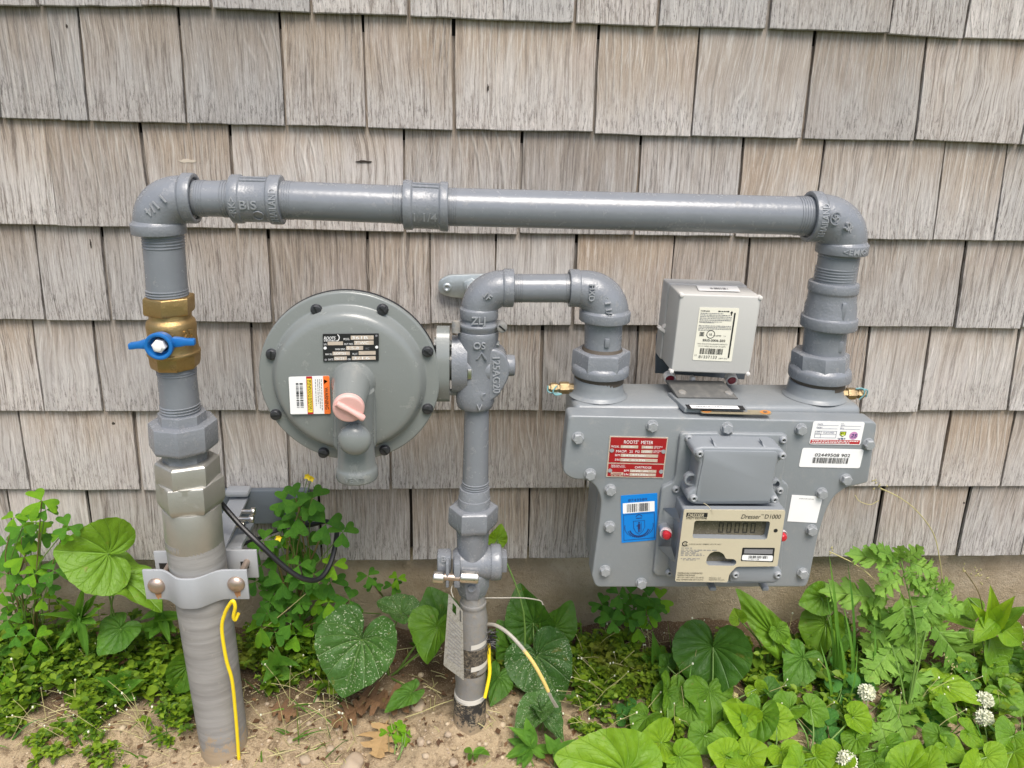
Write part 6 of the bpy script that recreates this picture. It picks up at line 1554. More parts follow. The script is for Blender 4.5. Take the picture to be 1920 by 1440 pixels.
def trefoil_mesh(mat, heart=True, droop=0.25, seed=0):
    R = random.Random(seed); v = []; f = []
    half = ([(0, .0), (.18, .13), (.42, .33), (.66, .48), (.86, .52), (.99, .42), (1.0, .26), (.93, .12), (.82, 0)] if heart else [(0, 0), (.12, .14), (.32, .33), (.56, .44), (.78, .42), (.93, .29), (1.0, .13), (1.0, .05), (.99, 0)])
    for k in range(3):
        A = math.radians(120*k+R.uniform(-8, 8)); ca, sa = math.cos(A), math.sin(A); sc = R.uniform(.9, 1.08); fo = R.uniform(0.02, 0.28); dr = droop*R.uniform(.4, 1.6)
        for s in (1, -1):
            n0 = len(v)
            for i, (x, y) in enumerate(half):
                for q in (0, .55, 1):
                    mxx = min(x, .82) if heart else x
                    X_ = (mxx+(x-mxx)*q+0.03)*sc; Y_ = y*q*s*sc; z = fo*abs(Y_)-dr*X_*X_-0.5*abs(Y_)**2
                    v.append((X_*ca-Y_*sa, X_*sa+Y_*ca, z))
            for i in range(len(half)-1):
                for q in range(2): a = n0+i*3+q; t = (a, a+3, a+4, a+1); f.append(t if s > 0 else t[::-1])
    return store('leaf', v, f, mat)
TS = [trefoil_mesh(SORR, True, d, i) for i, d in enumerate((.2, .5, .35, .1))]+[trefoil_mesh(SORB, True, .3, 9), trefoil_mesh(SORB, True, .55, 10)]
TC = [trefoil_mesh(CLOV, False, .15, 3), trefoil_mesh(CLOV, False, .3, 4)]
PR = random.Random(77)
def leaf_frame(Np, Tp, wpx, up=0.55, roll=0.0):
    X_ = Tp-Np; L = X_.length; x = X_.normalized(); mid = (Np+Tp)/2
    n0 = (CAMP-mid).normalized()*(1-up)+Vector((0, -0.1, 1))*up; n = (n0-x*n0.dot(x)).normalized()
    if roll: n = Matrix.Rotation(roll, 3, x) @ n
    y = n.cross(x); w = wpx/scl(mid)
    return Matrix.Translation(Np) @ Matrix(((x.x*L, y.x*w, n.x*L, 0), (x.y*L, y.y*w, n.y*L, 0), (x.z*L, y.z*w, n.z*L, 0), (0, 0, 0, 1)))
def stem(par, A, B, r=0.0012, mat=None, bow=0.25, name='stem', n=6):
    d = B-A; mid = A+d*0.5+Vector((PR.uniform(-.1, .1)*d.length, -bow*0.3*d.length, bow*0.35*d.length))
    v, f = tube(spline([A, mid, B], 5), [r*1.25]*5+[r]*6, n); return mobj(name, v, f, mat or STEM, par, sharp=80)
def violet(label, bpx, leaves):
    b = G(*bpx); b.z -= 0.004; t = thing('violet_plant', label, 'plant', b, 'heart leaved violets along the foundation')
    for i, (nx, ny, tx, ty, w, on, ot, m) in enumerate(leaves):
        Np = FWG(nx, ny, on, .034); Tp = FWG(tx, ty, max(ot, -Np.y+(ot-on)), .018)
        inst('leaf', VM[m.name, PR.randrange(7)], leaf_frame(Np, Tp, w, PR.uniform(0.1, 0.6), PR.uniform(-.6, .6)), t)
        stem(t, b+Vector((PR.uniform(-.006, .006), PR.uniform(-.006, .006), 0)), Np, 0.0013, STEM, 0.2)
    return t
violet('bright heart leaved violet by the shingles left of the riser clamp', (262, 1240), [(203, 1038, 98, 1034, 142, .075, .10, VMID), (222, 1078, 306, 1128, 92, .07, .10, VMID), (226, 1180, 178, 1226, 88, .08, .11, VDARK)])
violet('small violet half hidden behind the plastic sleeve on its left', (350, 1318), [(352, 1250, 318, 1304, 62, .10, .115, VMID), (385, 1150, 350, 1120, 50, .05, .05, VMID)])
violet('large speckled violet left of the hanging metal tag', (735, 1268), [(678, 1200, 637, 1312, 158, .12, .17, VSPOT), (752, 1150, 708, 1122, 70, .07, .05, VSPOT), (820, 1176, 790, 1242, 104, .105, .135, VMID), (826, 1160, 806, 1098, 88, .07, .05, VDARK), (770, 1300, 720, 1330, 40, .12, .14, VDARK)])
violet('dark violet behind the arching stripped wire right of the central riser', (985, 1292), [(1000, 1168, 972, 1098, 92, .05, .035, VDARK), (1042, 1176, 1076, 1132, 72, .05, .04, VDARK), (1008, 1230, 1052, 1318, 124, .09, .125, VSPOT), (960, 1215, 940, 1165, 70, .06, .05, VDARK), (932, 1012, 941, 986, 36, .03, .03, VBRI), (935, 1270, 925, 1320, 56, .08, .10, VDARK)])
violet('low violet with two dark leaves lying by the stripped wire end', (1015, 1360), [(1012, 1335, 962, 1378, 66, .12, .135, VSPOT), (1018, 1338, 1062, 1388, 58, .12, .14, VSPOT)])
violet('broad dark violet under the lower right half of the meter', (1325, 1340), [(1337, 1214, 1329, 1312, 150, .09, .125, VDARK), (1331, 1298, 1344, 1366, 104, .13, .155, VMID), (1254, 1292, 1256, 1352, 66, .12, .14, VMID), (1252, 1250, 1240, 1228, 56, .09, .09, VDARK), (1418, 1292, 1436, 1318, 44, .13, .145, VBRI), (1395, 1350, 1360, 1320, 60, .15, .15, VBRI), (1440, 1300, 1470, 1330, 60, .11, .12, VDARK), (1295, 1330, 1302, 1372, 60, .14, .155, VMID)])
violet('bright yellow green violet between the big bottom leaf and broad violet', (1225, 1410), [(1240, 1392, 1196, 1386, 78, .17, .18, VBRI), (1212, 1345, 1186, 1372, 60, .14, .16, VMID), (1248, 1300, 1226, 1340, 50, .12, .14, VMID), (1390, 1340, 1362, 1372, 62, .16, .17, VBRI), (1275, 1420, 1320, 1442, 66, .2, .21, VBRI)])
violet('folded upright violet leaf standing just below the meter foot', (1440, 1250), [(1448, 1188, 1384, 1104, 58, .07, .05, VMID), (1458, 1182, 1472, 1210, 40, .075, .085, VMID), (1385, 1160, 1375, 1140, 36, .06, .05, VBRI)])
violet('grey green violet just left of the tall grass blades', (1540, 1270), [(1540, 1120, 1500, 1132, 66, .05, .06, VMID), (1548, 1170, 1520, 1235, 84, .06, .08, VMID), (1575, 1180, 1590, 1230, 50, .06, .08, VDARK), (1505, 1235, 1480, 1290, 70, .09, .12, VDARK)])
violet('large lime green violet leaf cut by the bottom edge of the picture', (1130, 1462), [(1172, 1446, 1040, 1416, 160, .25, .245, VBRI), (1188, 1408, 1166, 1388, 40, .22, .21, VMID)])
violet('cluster of bright violet leaves in the bottom row right of centre', (1430, 1440), [(1455, 1352, 1498, 1372, 62, .165, .18, VBRI), (1425, 1342, 1412, 1408, 70, .155, .18, VMID), (1360, 1420, 1330, 1400, 70, .20, .20, VBRI), (1405, 1415, 1440, 1400, 70, .2, .2, VBRI), (1530, 1420, 1556, 1450, 56, .2, .22, VBRI), (1375, 1390, 1335, 1395, 76, .17, .18, VMID), (1465, 1410, 1480, 1450, 70, .2, .22, VBRI)])
violet('bright violet leaves in the lower right corner below the clover heads', (1700, 1445), [(1700, 1442, 1722, 1384, 74, .22, .20, VBRI), (1605, 1385, 1588, 1416, 56, .17, .19, VMID), (1775, 1400, 1812, 1428, 66, .19, .21, VBRI), (1850, 1420, 1880, 1452, 80, .2, .22, VBRI), (1640, 1430, 1610, 1452, 60, .21, .22, VMID), (1900, 1380, 1880, 1410, 70, .17, .19, VMID)])
violet('row of bright violet leaves in front of the grass tuft at the bottom', (1520, 1425), [(1480, 1330, 1440, 1352, 60, .15, .165, VMID), (1520, 1330, 1560, 1362, 58, .15, .165, VMID), (1600, 1345, 1640, 1370, 60, .16, .17, VBRI), (1575, 1420, 1548, 1448, 74, .21, .22, VBRI), (1500, 1440, 1470, 1462, 80, .22, .24, VBRI), (1320, 1380, 1290, 1405, 64, .17, .18, VMID), (1400, 1445, 1380, 1470, 80, .22, .24, VBRI), (1665, 1400, 1690, 1430, 60, .2, .21, VMID)])
violet('bright violet leaves under the two right hand clover flowers', (1800, 1420), [(1760, 1380, 1740, 1410, 60, .18, .19, VMID), (1815, 1375, 1850, 1400, 64, .17, .18, VBRI), (1900, 1410, 1880, 1445, 80, .2, .22, VBRI), (1740, 1440, 1780, 1460, 80, .22, .24, VBRI), (1830, 1445, 1800, 1468, 70, .22, .24, VBRI)])
violet('broad green violet between the cut leaved weed and right picture edge', (1815, 1340), [(1768, 1285, 1848, 1310, 62, .10, .13, VBRI), (1765, 1325, 1800, 1358, 56, .13, .15, VMID), (1880, 1300, 1915, 1345, 70, .11, .14, VMID), (1820, 1260, 1790, 1240, 60, .08, .08, VDARK), (1880, 1230, 1920, 1262, 72, .07, .09, VDARK)])

def trefoils(t, b, pts, off0, off1, size, meshes, r=0.0008, up=(.2, .6)):
    for (x, y) in pts:
        off = PR.uniform(off0, off1); P = FW(x, y, off); gzz = gz(P.x, off)+0.012
        if P.z < gzz: P.z = gzz
        n = ((CAMP-P).normalized()*PR.uniform(.5, 1.0)+Z*PR.uniform(.3, .8)+Vector((PR.uniform(-.35, .35), PR.uniform(-.2, .2), 0))).normalized()
        s = size*1.22*PR.uniform(.8, 1.2)/scl(P)
        inst('leaf', PR.choice(meshes), face_mat(P, n, Z if abs(n.z) < .95 else Y, PR.uniform(0, 6.28), s), t)
        stem(t, b+(P-b)*PR.uniform(0.05, 0.45)+Vector((PR.uniform(-.008, .008), PR.uniform(-.006, .006), 0)), P, r, PR.choice((STEM, STEMR)), .15, 'stem', 5)
def sorrel(label, bpx, pts, off0, off1, size, flowers=(), br=0.3, trunk=None):
    b = G(*bpx); t = thing('wood_sorrel', label, 'plant', b, 'wood sorrel plants against the wall')
    trefoils(t, b, pts, off0, off1, size, TS[:4]*2+TS[4:]*int(br*8))
    for q in (trunk or ()): stem(t, b, FW(*q), .0013, STEMR, .1, 'main_stem')
    for (x, y, o) in flowers:
        P = FW(x, y, o); mb = MB()
        for k in range(5):
            a = 2*math.pi*k/5; d = Vector((math.cos(a), -0.6, math.sin(a)+.3)).normalized(); s = d.cross(Vector((0, -1, .2))).normalized()
            mb.add([P, P+d*.003+s*.0022, P+d*.0062, P+d*.003-s*.0022], [(0, 1, 2, 3)])
        mb.obj('flower', PETALY, t, smooth=False); stem(t, b+(P-b)*.5, P-Z*.001, .0006, STEM, .1, 'stem', 4)
    return t
sorrel('tall leafy wood sorrel at the left picture edge', (70, 1232), [(86, 956), (26, 971), (43, 986), (67, 979), (75, 1001), (41, 1007), (15, 1020), (22, 1046), (45, 1044), (127, 988), (64, 1076), (101, 1070), (43, 1087), (11, 1076), (79, 1121), (26, 1132), (36, 1170), (67, 1196), (15, 1162), (34, 1140), (30, 1192), (22, 1230), (45, 1258), (5, 1110), (60, 1010), (90, 1095), (55, 1225), (8, 1265), (78, 940), (118, 1000)], .03, .10, 21, (), .4, [(62, 1000, .06), (78, 990, .07), (40, 1080, .06)])
sorrel('wood sorrel with yellow flowers climbing between left riser and regulator', (560, 1198), [(533, 941), (554, 934), (563, 948), (586, 934), (584, 955), (531, 973), (547, 989), (558, 969), (611, 982), (643, 998), (513, 1012), (538, 1008), (577, 1025), (494, 1014), (549, 1037), (531, 1092), (547, 1104), (620, 1092), (625, 1060), (588, 1076), (526, 1120), (561, 1131), (616, 1129), (625, 1157), (655, 1125), (535, 1150), (506, 1129), (510, 1106), (490, 1060), (520, 1050), (560, 1060), (500, 1150), (580, 1110), (590, 1150), (545, 1170), (480, 1090), (570, 1085), (598, 1125), (490, 1175), (515, 1185), (555, 1190)], .03, .09, 23, [(584, 897, .06), (577, 893, .06), (523, 1008, .075)], .18, [(560, 960, .05), (540, 1000, .06), (600, 1010, .05)])
sorrel('dark wood sorrel under the left foot of the meter', (1182, 1200), [(1160, 1114), (1182, 1114), (1217, 1120), (1236, 1125), (1128, 1133), (1160, 1147), (1187, 1141), (1215, 1155), (1147, 1163), (1177, 1160), (1196, 1176), (1212, 1144), (1135, 1150), (1200, 1130), (1230, 1140)], .03, .08, 20, (), .2, [(1180, 1140, .05)])
sorrel('small pale wood sorrel in the sand at bottom centre', (745, 1425), [(735, 1408), (755, 1405), (745, 1420), (762, 1418), (730, 1425), (748, 1395)], .16, .18, 12, (), .9)
sorrel('faint small wood sorrel against the foundation left of the stop valve', (735, 1150), [(690, 1080), (737, 1098), (745, 1085), (700, 1095), (660, 1150)], .02, .04, 15, (), .3)

def clover(label, bpx, pts, off0, off1, size):
    b = G(*bpx); t = thing('clover_plant', label, 'plant', b, 'clover leaves in the weeds at right'); trefoils(t, b, pts, off0, off1, size, TC, .0009); return t
clover('glossy clover below the tall grass blades', (1568, 1340), [(1580, 1265), (1578, 1302), (1605, 1295), (1560, 1285), (1605, 1270)], .10, .13, 30)
clover('bright three leaved clover low in front of the grass tuft', (1545, 1400), [(1536, 1365), (1552, 1362), (1545, 1395)], .17, .18, 27)
clover('dark bluish clover beside the bud stalk', (1385, 1410), [(1372, 1385), (1390, 1398), (1405, 1380), (1420, 1400), (1350, 1395)], .15, .17, 24)
clover('small clover below the mugwort leaves', (1740, 1350), [(1725, 1340), (1745, 1345), (1760, 1338)], .15, .16, 18)
clover('scattered clover at the lower left of the bright violets', (1280, 1390), [(1265, 1375), (1290, 1372), (1165, 1350), (1175, 1330), (1300, 1395)], .13, .15, 20)

def lance(label, bpx, c, tips, off, w, meshes, name='willowherb', cat='plant', extra=()):
    b = G(*bpx); t = thing(name, label, cat, b); Cn = FWG(c[0], c[1], off, .02); stem(t, b, Cn, .0012, STEM, .05)
    for x, y in tips:
        o2 = off+PR.uniform(0, .03); s = PR.uniform(0, .25); st_ = Cn+(b-Cn)*s
        inst('leaf', PR.choice(meshes), leaf_frame(st_, FWG(x, y, o2, .004), w*1.15*PR.uniform(.85, 1.2), PR.uniform(.3, .6)), t)
    for (x0, y0, x1, y1, ww, k, o_) in extra:
        P0 = FWG(x0, y0, o_); inst('leaf', meshes[k], leaf_frame(P0, FWG(x1, y1, -P0.y+.02), ww*1.15, PR.uniform(.3, .55), PR.uniform(-.2, .2)), t); stem(t, Cn+(b-Cn)*PR.uniform(.1, .8), P0, .001, STEM, .1)
    return t
lance('narrow leaved willowherb rosette left of the riser, between violets', (160, 1232), (147, 1150), [(118, 1198), (188, 1136), (92, 1146), (152, 1105), (182, 1108), (140, 1186), (100, 1216), (180, 1168), (165, 1234), (118, 1126), (130, 1175), (170, 1120)], .09, 13, LM)
lance('narrow leaved willowherb just left of the riser sleeve', (300, 1240), (300, 1150), [(250, 1178), (262, 1158), (330, 1185), (318, 1202), (300, 1132), (342, 1146), (280, 1196), (322, 1165), (265, 1205)], .06, 15, LM)
lance('pale green lance leaved seedling in the sand right of the central riser', (1000, 1432), (995, 1396), [(965, 1364), (987, 1346), (968, 1432), (952, 1385), (1000, 1362), (1025, 1420), (980, 1440), (945, 1420)], .185, 17, LM)
lance('second pale lance leaved seedling nearer the big lime leaf', (1040, 1436), (1036, 1408), [(1002, 1396), (1026, 1380), (1078, 1386), (1060, 1430), (1048, 1384)], .19, 17, LM)
lance('tiny green seedling at the foot of the central riser', (890, 1425), (886, 1412), [(868, 1402), (910, 1400), (900, 1422), (875, 1425), (925, 1412)], .19, 11, LM)
lance('tall weed with smooth pointed leaves at the right picture edge', (1842, 1300), (1862, 1160), [(1920, 1136), (1866, 1116), (1838, 1140), (1890, 1130)], .09, 30, LW[:2], 'broadleaf_weed', 'plant',
      [(1866, 1165, 1829, 1199, 34, 1, .10), (1868, 1168, 1926, 1212, 44, 1, .10), (1852, 1195, 1890, 1260, 56, 0, .09), (1845, 1238, 1888, 1290, 56, 0, .10), (1822, 1158, 1770, 1152, 46, 0, .05), (1815, 1120, 1832, 1165, 40, 0, .05), (1830, 1185, 1800, 1225, 40, 0, .05)])

lance('upright leafy weed seedlings between the left sorrel and riser', (230, 1330), (225, 1290), [(195, 1270), (258, 1275), (228, 1250), (200, 1310), (255, 1312), (215, 1262), (245, 1258)], .10, 20, LM)
lance('leafy weed seedling right of the left riser foot', (520, 1290), (520, 1250), [(490, 1240), (548, 1238), (518, 1215), (498, 1270), (545, 1272), (505, 1222)], .09, 20, LM)
lance('leafy weed seedling under the meter between sorrel and broad violet', (1235, 1300), (1230, 1240), [(1200, 1225), (1258, 1228), (1228, 1200), (1205, 1258), (1262, 1256), (1245, 1210)], .06, 20, LM)
mw = thing('mugwort', 'bright mugwort with deeply cut leaves right of the grass blades', 'plant', G(1700, 1345)); mb_ = ROOT[mw.name]
for q in ((1690, 1052, .085), (1752, 1108, .09), (1672, 1210, .11), (1660, 1330, .14)): stem(mw, mb_, FW(*q), .0013, STEM, .08)
for (x0, y0, x1, y1, w, o) in [(1688, 1055, 1610, 1040, 46, .085), (1690, 1050, 1634, 1028, 34, .08), (1700, 1052, 1758, 1076, 38, .085), (1692, 1052, 1728, 1028, 34, .08), (1688, 1056, 1655, 1080, 32, .09), (1700, 1060, 1714, 1088, 28, .09), (1680, 1050, 1690, 1030, 30, .085), (1672, 1124, 1568, 1108, 64, .07), (1690, 1112, 1707, 1208, 88, .10), (1755, 1098, 1722, 1178, 62, .10), (1748, 1112, 1812, 1146, 46, .09), (1755, 1100, 1742, 1082, 26, .09), (1755, 1102, 1785, 1096, 30, .09), (1742, 1160, 1818, 1256, 74, .10), (1710, 1192, 1664, 1242, 64, .10), (1672, 1215, 1628, 1272, 62, .11), (1688, 1246, 1768, 1326, 70, .11), (1665, 1298, 1702, 1384, 64, .13), (1645, 1345, 1674, 1424, 62, .15), (1690, 1140, 1640, 1192, 60, .08), (1660, 1130, 1615, 1170, 44, .06), (1738, 1330, 1778, 1372, 40, .15), (1700, 1180, 1740, 1236, 56, .09), (1640, 1255, 1600, 1262, 44, .09), (1720, 1120, 1765, 1180, 54, .085), (1665, 1160, 1630, 1130, 44, .07), (1640, 1345, 1610, 1385, 44, .14), (1700, 1290, 1720, 1340, 46, .12), (1745, 1240, 1790, 1290, 44, .09), (1695, 1080, 1650, 1110, 40, .09), (1700, 1080, 1738, 1112, 40, .09), (1750, 1105, 1715, 1095, 36, .09), (1752, 1105, 1775, 1130, 40, .09), (1695, 1150, 1735, 1200, 54, .10), (1680, 1230, 1710, 1290, 54, .11), (1670, 1170, 1620, 1215, 54, .09), (1650, 1300, 1690, 1330, 50, .13)]:
    P0 = FWG(x0, y0, o); inst('leaf', PR.choice(MM), leaf_frame(P0, FWG(x1+(x1-x0)*.12, y1+(y1-y0)*.12, -P0.y+PR.uniform(.008, .022)), w*1.3, PR.uniform(.1, .4), PR.uniform(-.25, .25)), mw)

# grass
def blades(label, specs, name='grass_tuft', cat='grass', mat=None):
    b = G(*specs[0][:2]); t = thing(name, label, cat, b)
    for (x0, y0, x1, y1, w, o, bend) in specs:
        A = FW(x0, y0, o); B = FW(x1, y1, o-.01); A.z = min(A.z, gz(A.x, o)+.02) if y0 > 1200 else A.z; v = []; n = 10; d = B-A; side = Vector((1, .3, 0)).normalized(); ww = w/scl(A)/2
        for i in range(n+1):
            u = i/n; p = A+d*u+Vector((bend*u*u*d.length, -.03*math.sin(u*3), -abs(bend)*.25*u*u*d.length)); k = ww*(1-u**3)*(0.6+.4*min(1, u*5)); tw = side+Vector((0, .35*math.sin(u*2+w), 0))
            v += [p-tw*k, p+Vector((0, k*.5, 0)), p+tw*k]
        f = []
        for i in range(n): a = 3*i; f += [(a, a+1, a+4, a+3), (a+1, a+2, a+5, a+4)]
        mobj('blade', v, f, mat or GRASS, t, sharp=80)
    return t
blades('tuft of tall upright dark grass blades right of the meter', [(1556, 1330, 1552, 1035, 10, .085, .0), (1566, 1325, 1556, 1085, 10, .09, -.02), (1546, 1325, 1548, 1110, 8, .08, .0), (1585, 1310, 1583, 1045, 8, .08, .01), (1590, 1300, 1572, 1120, 8, .09, .02), (1570, 1320, 1568, 1150, 8, .10, -.03), (1548, 1340, 1540, 1200, 8, .11, -.03), (1605, 1310, 1632, 1150, 8, .09, .02), (1600, 1300, 1655, 1160, 9, .085, .04), (1562, 1340, 1590, 1200, 7, .11, .1)])
blades('curved pale grass blades in the lower right corner', [(1800, 1300, 1900, 1420, 9, .15, .1), (1850, 1330, 1930, 1430, 8, .17, .1), (1700, 1290, 1850, 1395, 6, .16, .05), (1860, 1440, 1900, 1330, 8, .18, .1), (1790, 1430, 1760, 1370, 7, .2, -.1), (1830, 1440, 1815, 1330, 6, .19, .03)])
blades('thin drooping grass blades left of the broad violet', [(1262, 1360, 1278, 1230, 8, .12, .12), (1245, 1340, 1262, 1240, 6, .11, .1), (1275, 1350, 1275, 1250, 6, .12, .15)])
def stalk(label, pts, r, mat, seeds=None):
    t = thing('grass_stalk', label, 'grass', FW(*pts[0])); v, f = tube(spline([FW(*p) for p in pts], 8), r, 6); mobj('stalk', v, f, mat, t, sharp=80)
    if seeds:
        mb = MB()
        for (x, y, o) in seeds:
            for k in range(4):
                P = FW(x+PR.uniform(-9, 9), y+PR.uniform(-9, 9), o+PR.uniform(-.006, .006)); d = Vector((PR.uniform(-.4, .4), -.1, PR.uniform(.3, 1))).normalized()
                v, f = lathe([(0, .0003), (.0022, .0011), (.005, .0002)], P, d, 5); mb.add(v, f)
        mb.obj('seed_head', STRAW, t, sharp=80)
    return t
stalk('long straw coloured grass stalk arching over the foundation right of the meter', [(1768, 1098, .06), (1762, 1050, .06), (1750, 1000, .055), (1718, 957, .05), (1685, 932, .045), (1650, 915, .04)], .0008, STRAW, [(1640, 912, .04), (1655, 918, .04)])
stalk('thin curled dry grass stalk on the shingles just right of the meter', [(1648, 938, .02), (1632, 946, .02), (1612, 940, .015), (1603, 928, .012)], .0006, STRAW)
stalk('pale thin stalk leaning over the tall grass blades', [(1654, 1104, .09), (1630, 1078, .09), (1600, 1056, .085), (1555, 1034, .08)], .0008, STRAW, [(1556, 1032, .08)])
stalk('branched seed stalk standing before the broadleaf weed', [(1845, 1160, .08), (1838, 1120, .08), (1826, 1095, .08), (1808, 1070, .08)], .0008, STEMR, [(1806, 1068, .08), (1822, 1072, .08), (1834, 1078, .08), (1840, 1090, .08)])
stalk('seed head drooping in the middle of the right hand weeds', [(1790, 1320, .10), (1795, 1290, .11), (1790, 1260, .12), (1775, 1238, .12)], .0007, STEM, [(1772, 1235, .12), (1785, 1245, .12), (1790, 1258, .12)])
stalk('thin straw lying across the sand left of the central riser', [(760, 1345, .15), (790, 1335, .15), (820, 1322, .15), (850, 1312, .145)], .0007, STRAW)
stalk('long thin stalk slanting up through the sorrel beside the left riser', [(480, 1190, .08), (530, 1150, .08), (600, 1090, .08), (640, 1050, .075)], .0006, STRAW)

def blob(P, r, R, sx=1, sy=1, sz=.7, sub=2):
    bm = bmesh.new(); bmesh.ops.create_icosphere(bm, subdivisions=sub, radius=1); o = Vector((R.uniform(0, 99),)*3)
    rz = Matrix.Rotation(R.uniform(0, 6.28), 3, 'Z'); v = []
    for q in bm.verts:
        k = 1+.28*noise.noise(q.co*1.3+o); v.append(P+rz @ Vector((q.co.x*k*r*sx, q.co.y*k*r*sy, q.co.z*k*r*sz)))
    bm.verts.index_update(); f = [tuple(w.index for w in q.verts) for q in bm.faces]; bm.free(); return v, f
# clover heads
def clover_head(label, x, y, o, r_px, base, mat=None, petals=120, grp=None):
    P = FWG(x, y, o, .03); r = r_px*1.05/scl(P); b = G(*base); t = thing('clover_flower', label, 'flower', b, 'white clover flowers'); mb = MB(); R = random.Random(int(x))
    for k in range(petals):
        zc = 1-2*(k+.5)/petals; a = k*2.39996; s = math.sqrt(max(0, 1-zc*zc)); d = Vector((s*math.cos(a), s*math.sin(a), zc*0.9+.15)); d.normalize()
        L = r*R.uniform(.86, 1.02); e = d.cross(Vector((R.uniform(-1, 1), R.uniform(-1, 1), R.uniform(-1, 1)))).normalized()*r*.2; up = d.cross(e)
        mb.add([P+d*L*.15, P+d*L*.75+e, P+d*L+up*.3, P+d*L*.75-e, P+d*L*.7+up*.8], [(0, 1, 4), (1, 2, 4), (4, 2, 3), (0, 4, 3)])
    v, f = blob(P, r*.62, R, 1, 1, 1, 2); mb.add(v, f)
    mb.obj('flower_head', mat or PETALW, t, smooth=False); stem(t, b, P-Z*r*.4, .0009, STEM, .05); return t
clover_head('white clover flower left of the mugwort stem', 1625, 1298, .14, 17, (1632, 1400))
clover_head('upper of the two white clover flowers at the right edge', 1846, 1313, .14, 17, (1852, 1400))
clover_head('lower of the two white clover flowers at the right edge', 1846, 1346, .155, 17, (1848, 1420))
clover_head('white clover flower at the bottom edge among bright violet leaves', 1588, 1427, .205, 20, (1590, 1470))
clover_head('small unopened clover bud on a thin stalk below the meter', 1379, 1305, .15, 7, (1376, 1400), STRAW, 30)

# fallen leaves, stones, pebbles
def dry(label, x, y, x2, y2, w, k, o):
    A, B = FW(x, y, o), FW(x2, y2, o+.01); t = inst('dry_leaf', DM[k], leaf_frame(A, B, w, .7, PR.uniform(-.3, .3))); setl(t, label, 'dead leaf', 'dead leaves on the soil'); return t
def dryg(label, x, y, x2, y2, w, k, h=.012):
    A, B = G(x, y), G(x2, y2); A.z += h; B.z += h; t = inst('dry_leaf', DM[k], leaf_frame(A, B, w*1.35, .5, PR.uniform(-.4, .4))); setl(t, label, 'dead leaf', 'dead leaves on the soil')
dryg('curled brown oak leaf below the speckled violet, leftmost of its pile', 690, 1335, 622, 1372, 66, 0, .02)
dryg('curled brown oak leaf in the middle of the pile below the speckled violet', 672, 1322, 728, 1352, 66, 2, .026)
dryg('dark brown oak leaf lying right in the pile below the speckled violet', 700, 1330, 782, 1330, 60, 0, .02)
dryg('tan oak leaf lying on open sand at bottom centre', 728, 1362, 706, 1432, 84, 1, .014)
dryg('brown dead leaf under the dark violet at far left', 172, 1232, 250, 1268, 76, 2, .03)
dryg('reddish brown dead leaf between the two lance leaved seedlings', 1012, 1432, 1052, 1410, 44, 0)
dryg('small brown dead leaf in the sand left of the speckled violet pile', 505, 1342, 560, 1352, 44, 2, .012)
R_ = random.Random(31)
for (x, y, r, lab, grp) in [(660, 1432, 30, 'largest pale stone at the bottom edge left of the tan leaf', None), (790, 1398, 11, 'rounded tan pebble on the sand right of the tan leaf', None), (572, 1428, 12, 'small tan pebble on the sand right of the yellow wire foot', 1), (702, 1392, 9, 'flat tan pebble between the tan oak leaf and the large pale stone', 1), (840, 1385, 9, 'tan pebble just left of the central riser foot', 1), (620, 1405, 9, 'tan pebble up the slope from the large pale stone', 1), (1118, 1332, 11, 'tan pebble on bare soil below the sorrel at right of centre', 1), (1140, 1345, 8, 'smaller pebble beside the tan pebble on bare soil right of centre', 1), (910, 1345, 9, 'tan pebble hard against the right side of the taped riser foot', 1), (785, 1325, 15, 'pale flat stone half hidden behind the thin straw', None), (545, 1395, 9, 'tan pebble on the sand uphill from the yellow wire foot', 1), (850, 1430, 10, 'tan pebble at the bottom edge below the central riser', 1)]:
    P = G(x, y); P.z += .001; v, f = blob(P, r/scl(P), R_, R_.uniform(.8, 1.2), R_.uniform(.7, 1), .6, 3)
    o = mobj('stone', v, f, STONE, sharp=80); setl(o, lab, 'stone', 'pebbles on the sand')
mb = MB()
for i in range(900):
    x = R_.uniform(-.62, .75); o = R_.uniform(.03, .30); P = Vector((x, -o, gzn(x, o)-.001)); near_ = min(abs(math.hypot(x+.325, o-.17)-.035), abs(math.hypot(x-.013, o-.17)-.026))
    r = min(.011, .0026*math.exp(R_.gauss(0, .5)))*(1.3 if near_ < .02 else 1); v, f = blob(P, r, R_, 1.2, 1, .6, 2); mb.add(v, f)
o = mb.obj('soil_clods', SOIL, sharp=80); o['kind'] = 'stuff'
mb = MB()
for i in range(3400):
    x = R_.uniform(-.62, .75); o = R_.uniform(-.0, .32); P = Vector((x, -o, gzn(x, o)))
    if o < .08 and R_.random() < .5: continue
    r = min(.006, .0011*math.exp(R_.gauss(0, .65))); v, f = blob(P, r, R_, 1, 1, .75, 1); mb.add(v, f)
o = mb.obj('gravel', STONE, sharp=80); o['kind'] = 'stuff'
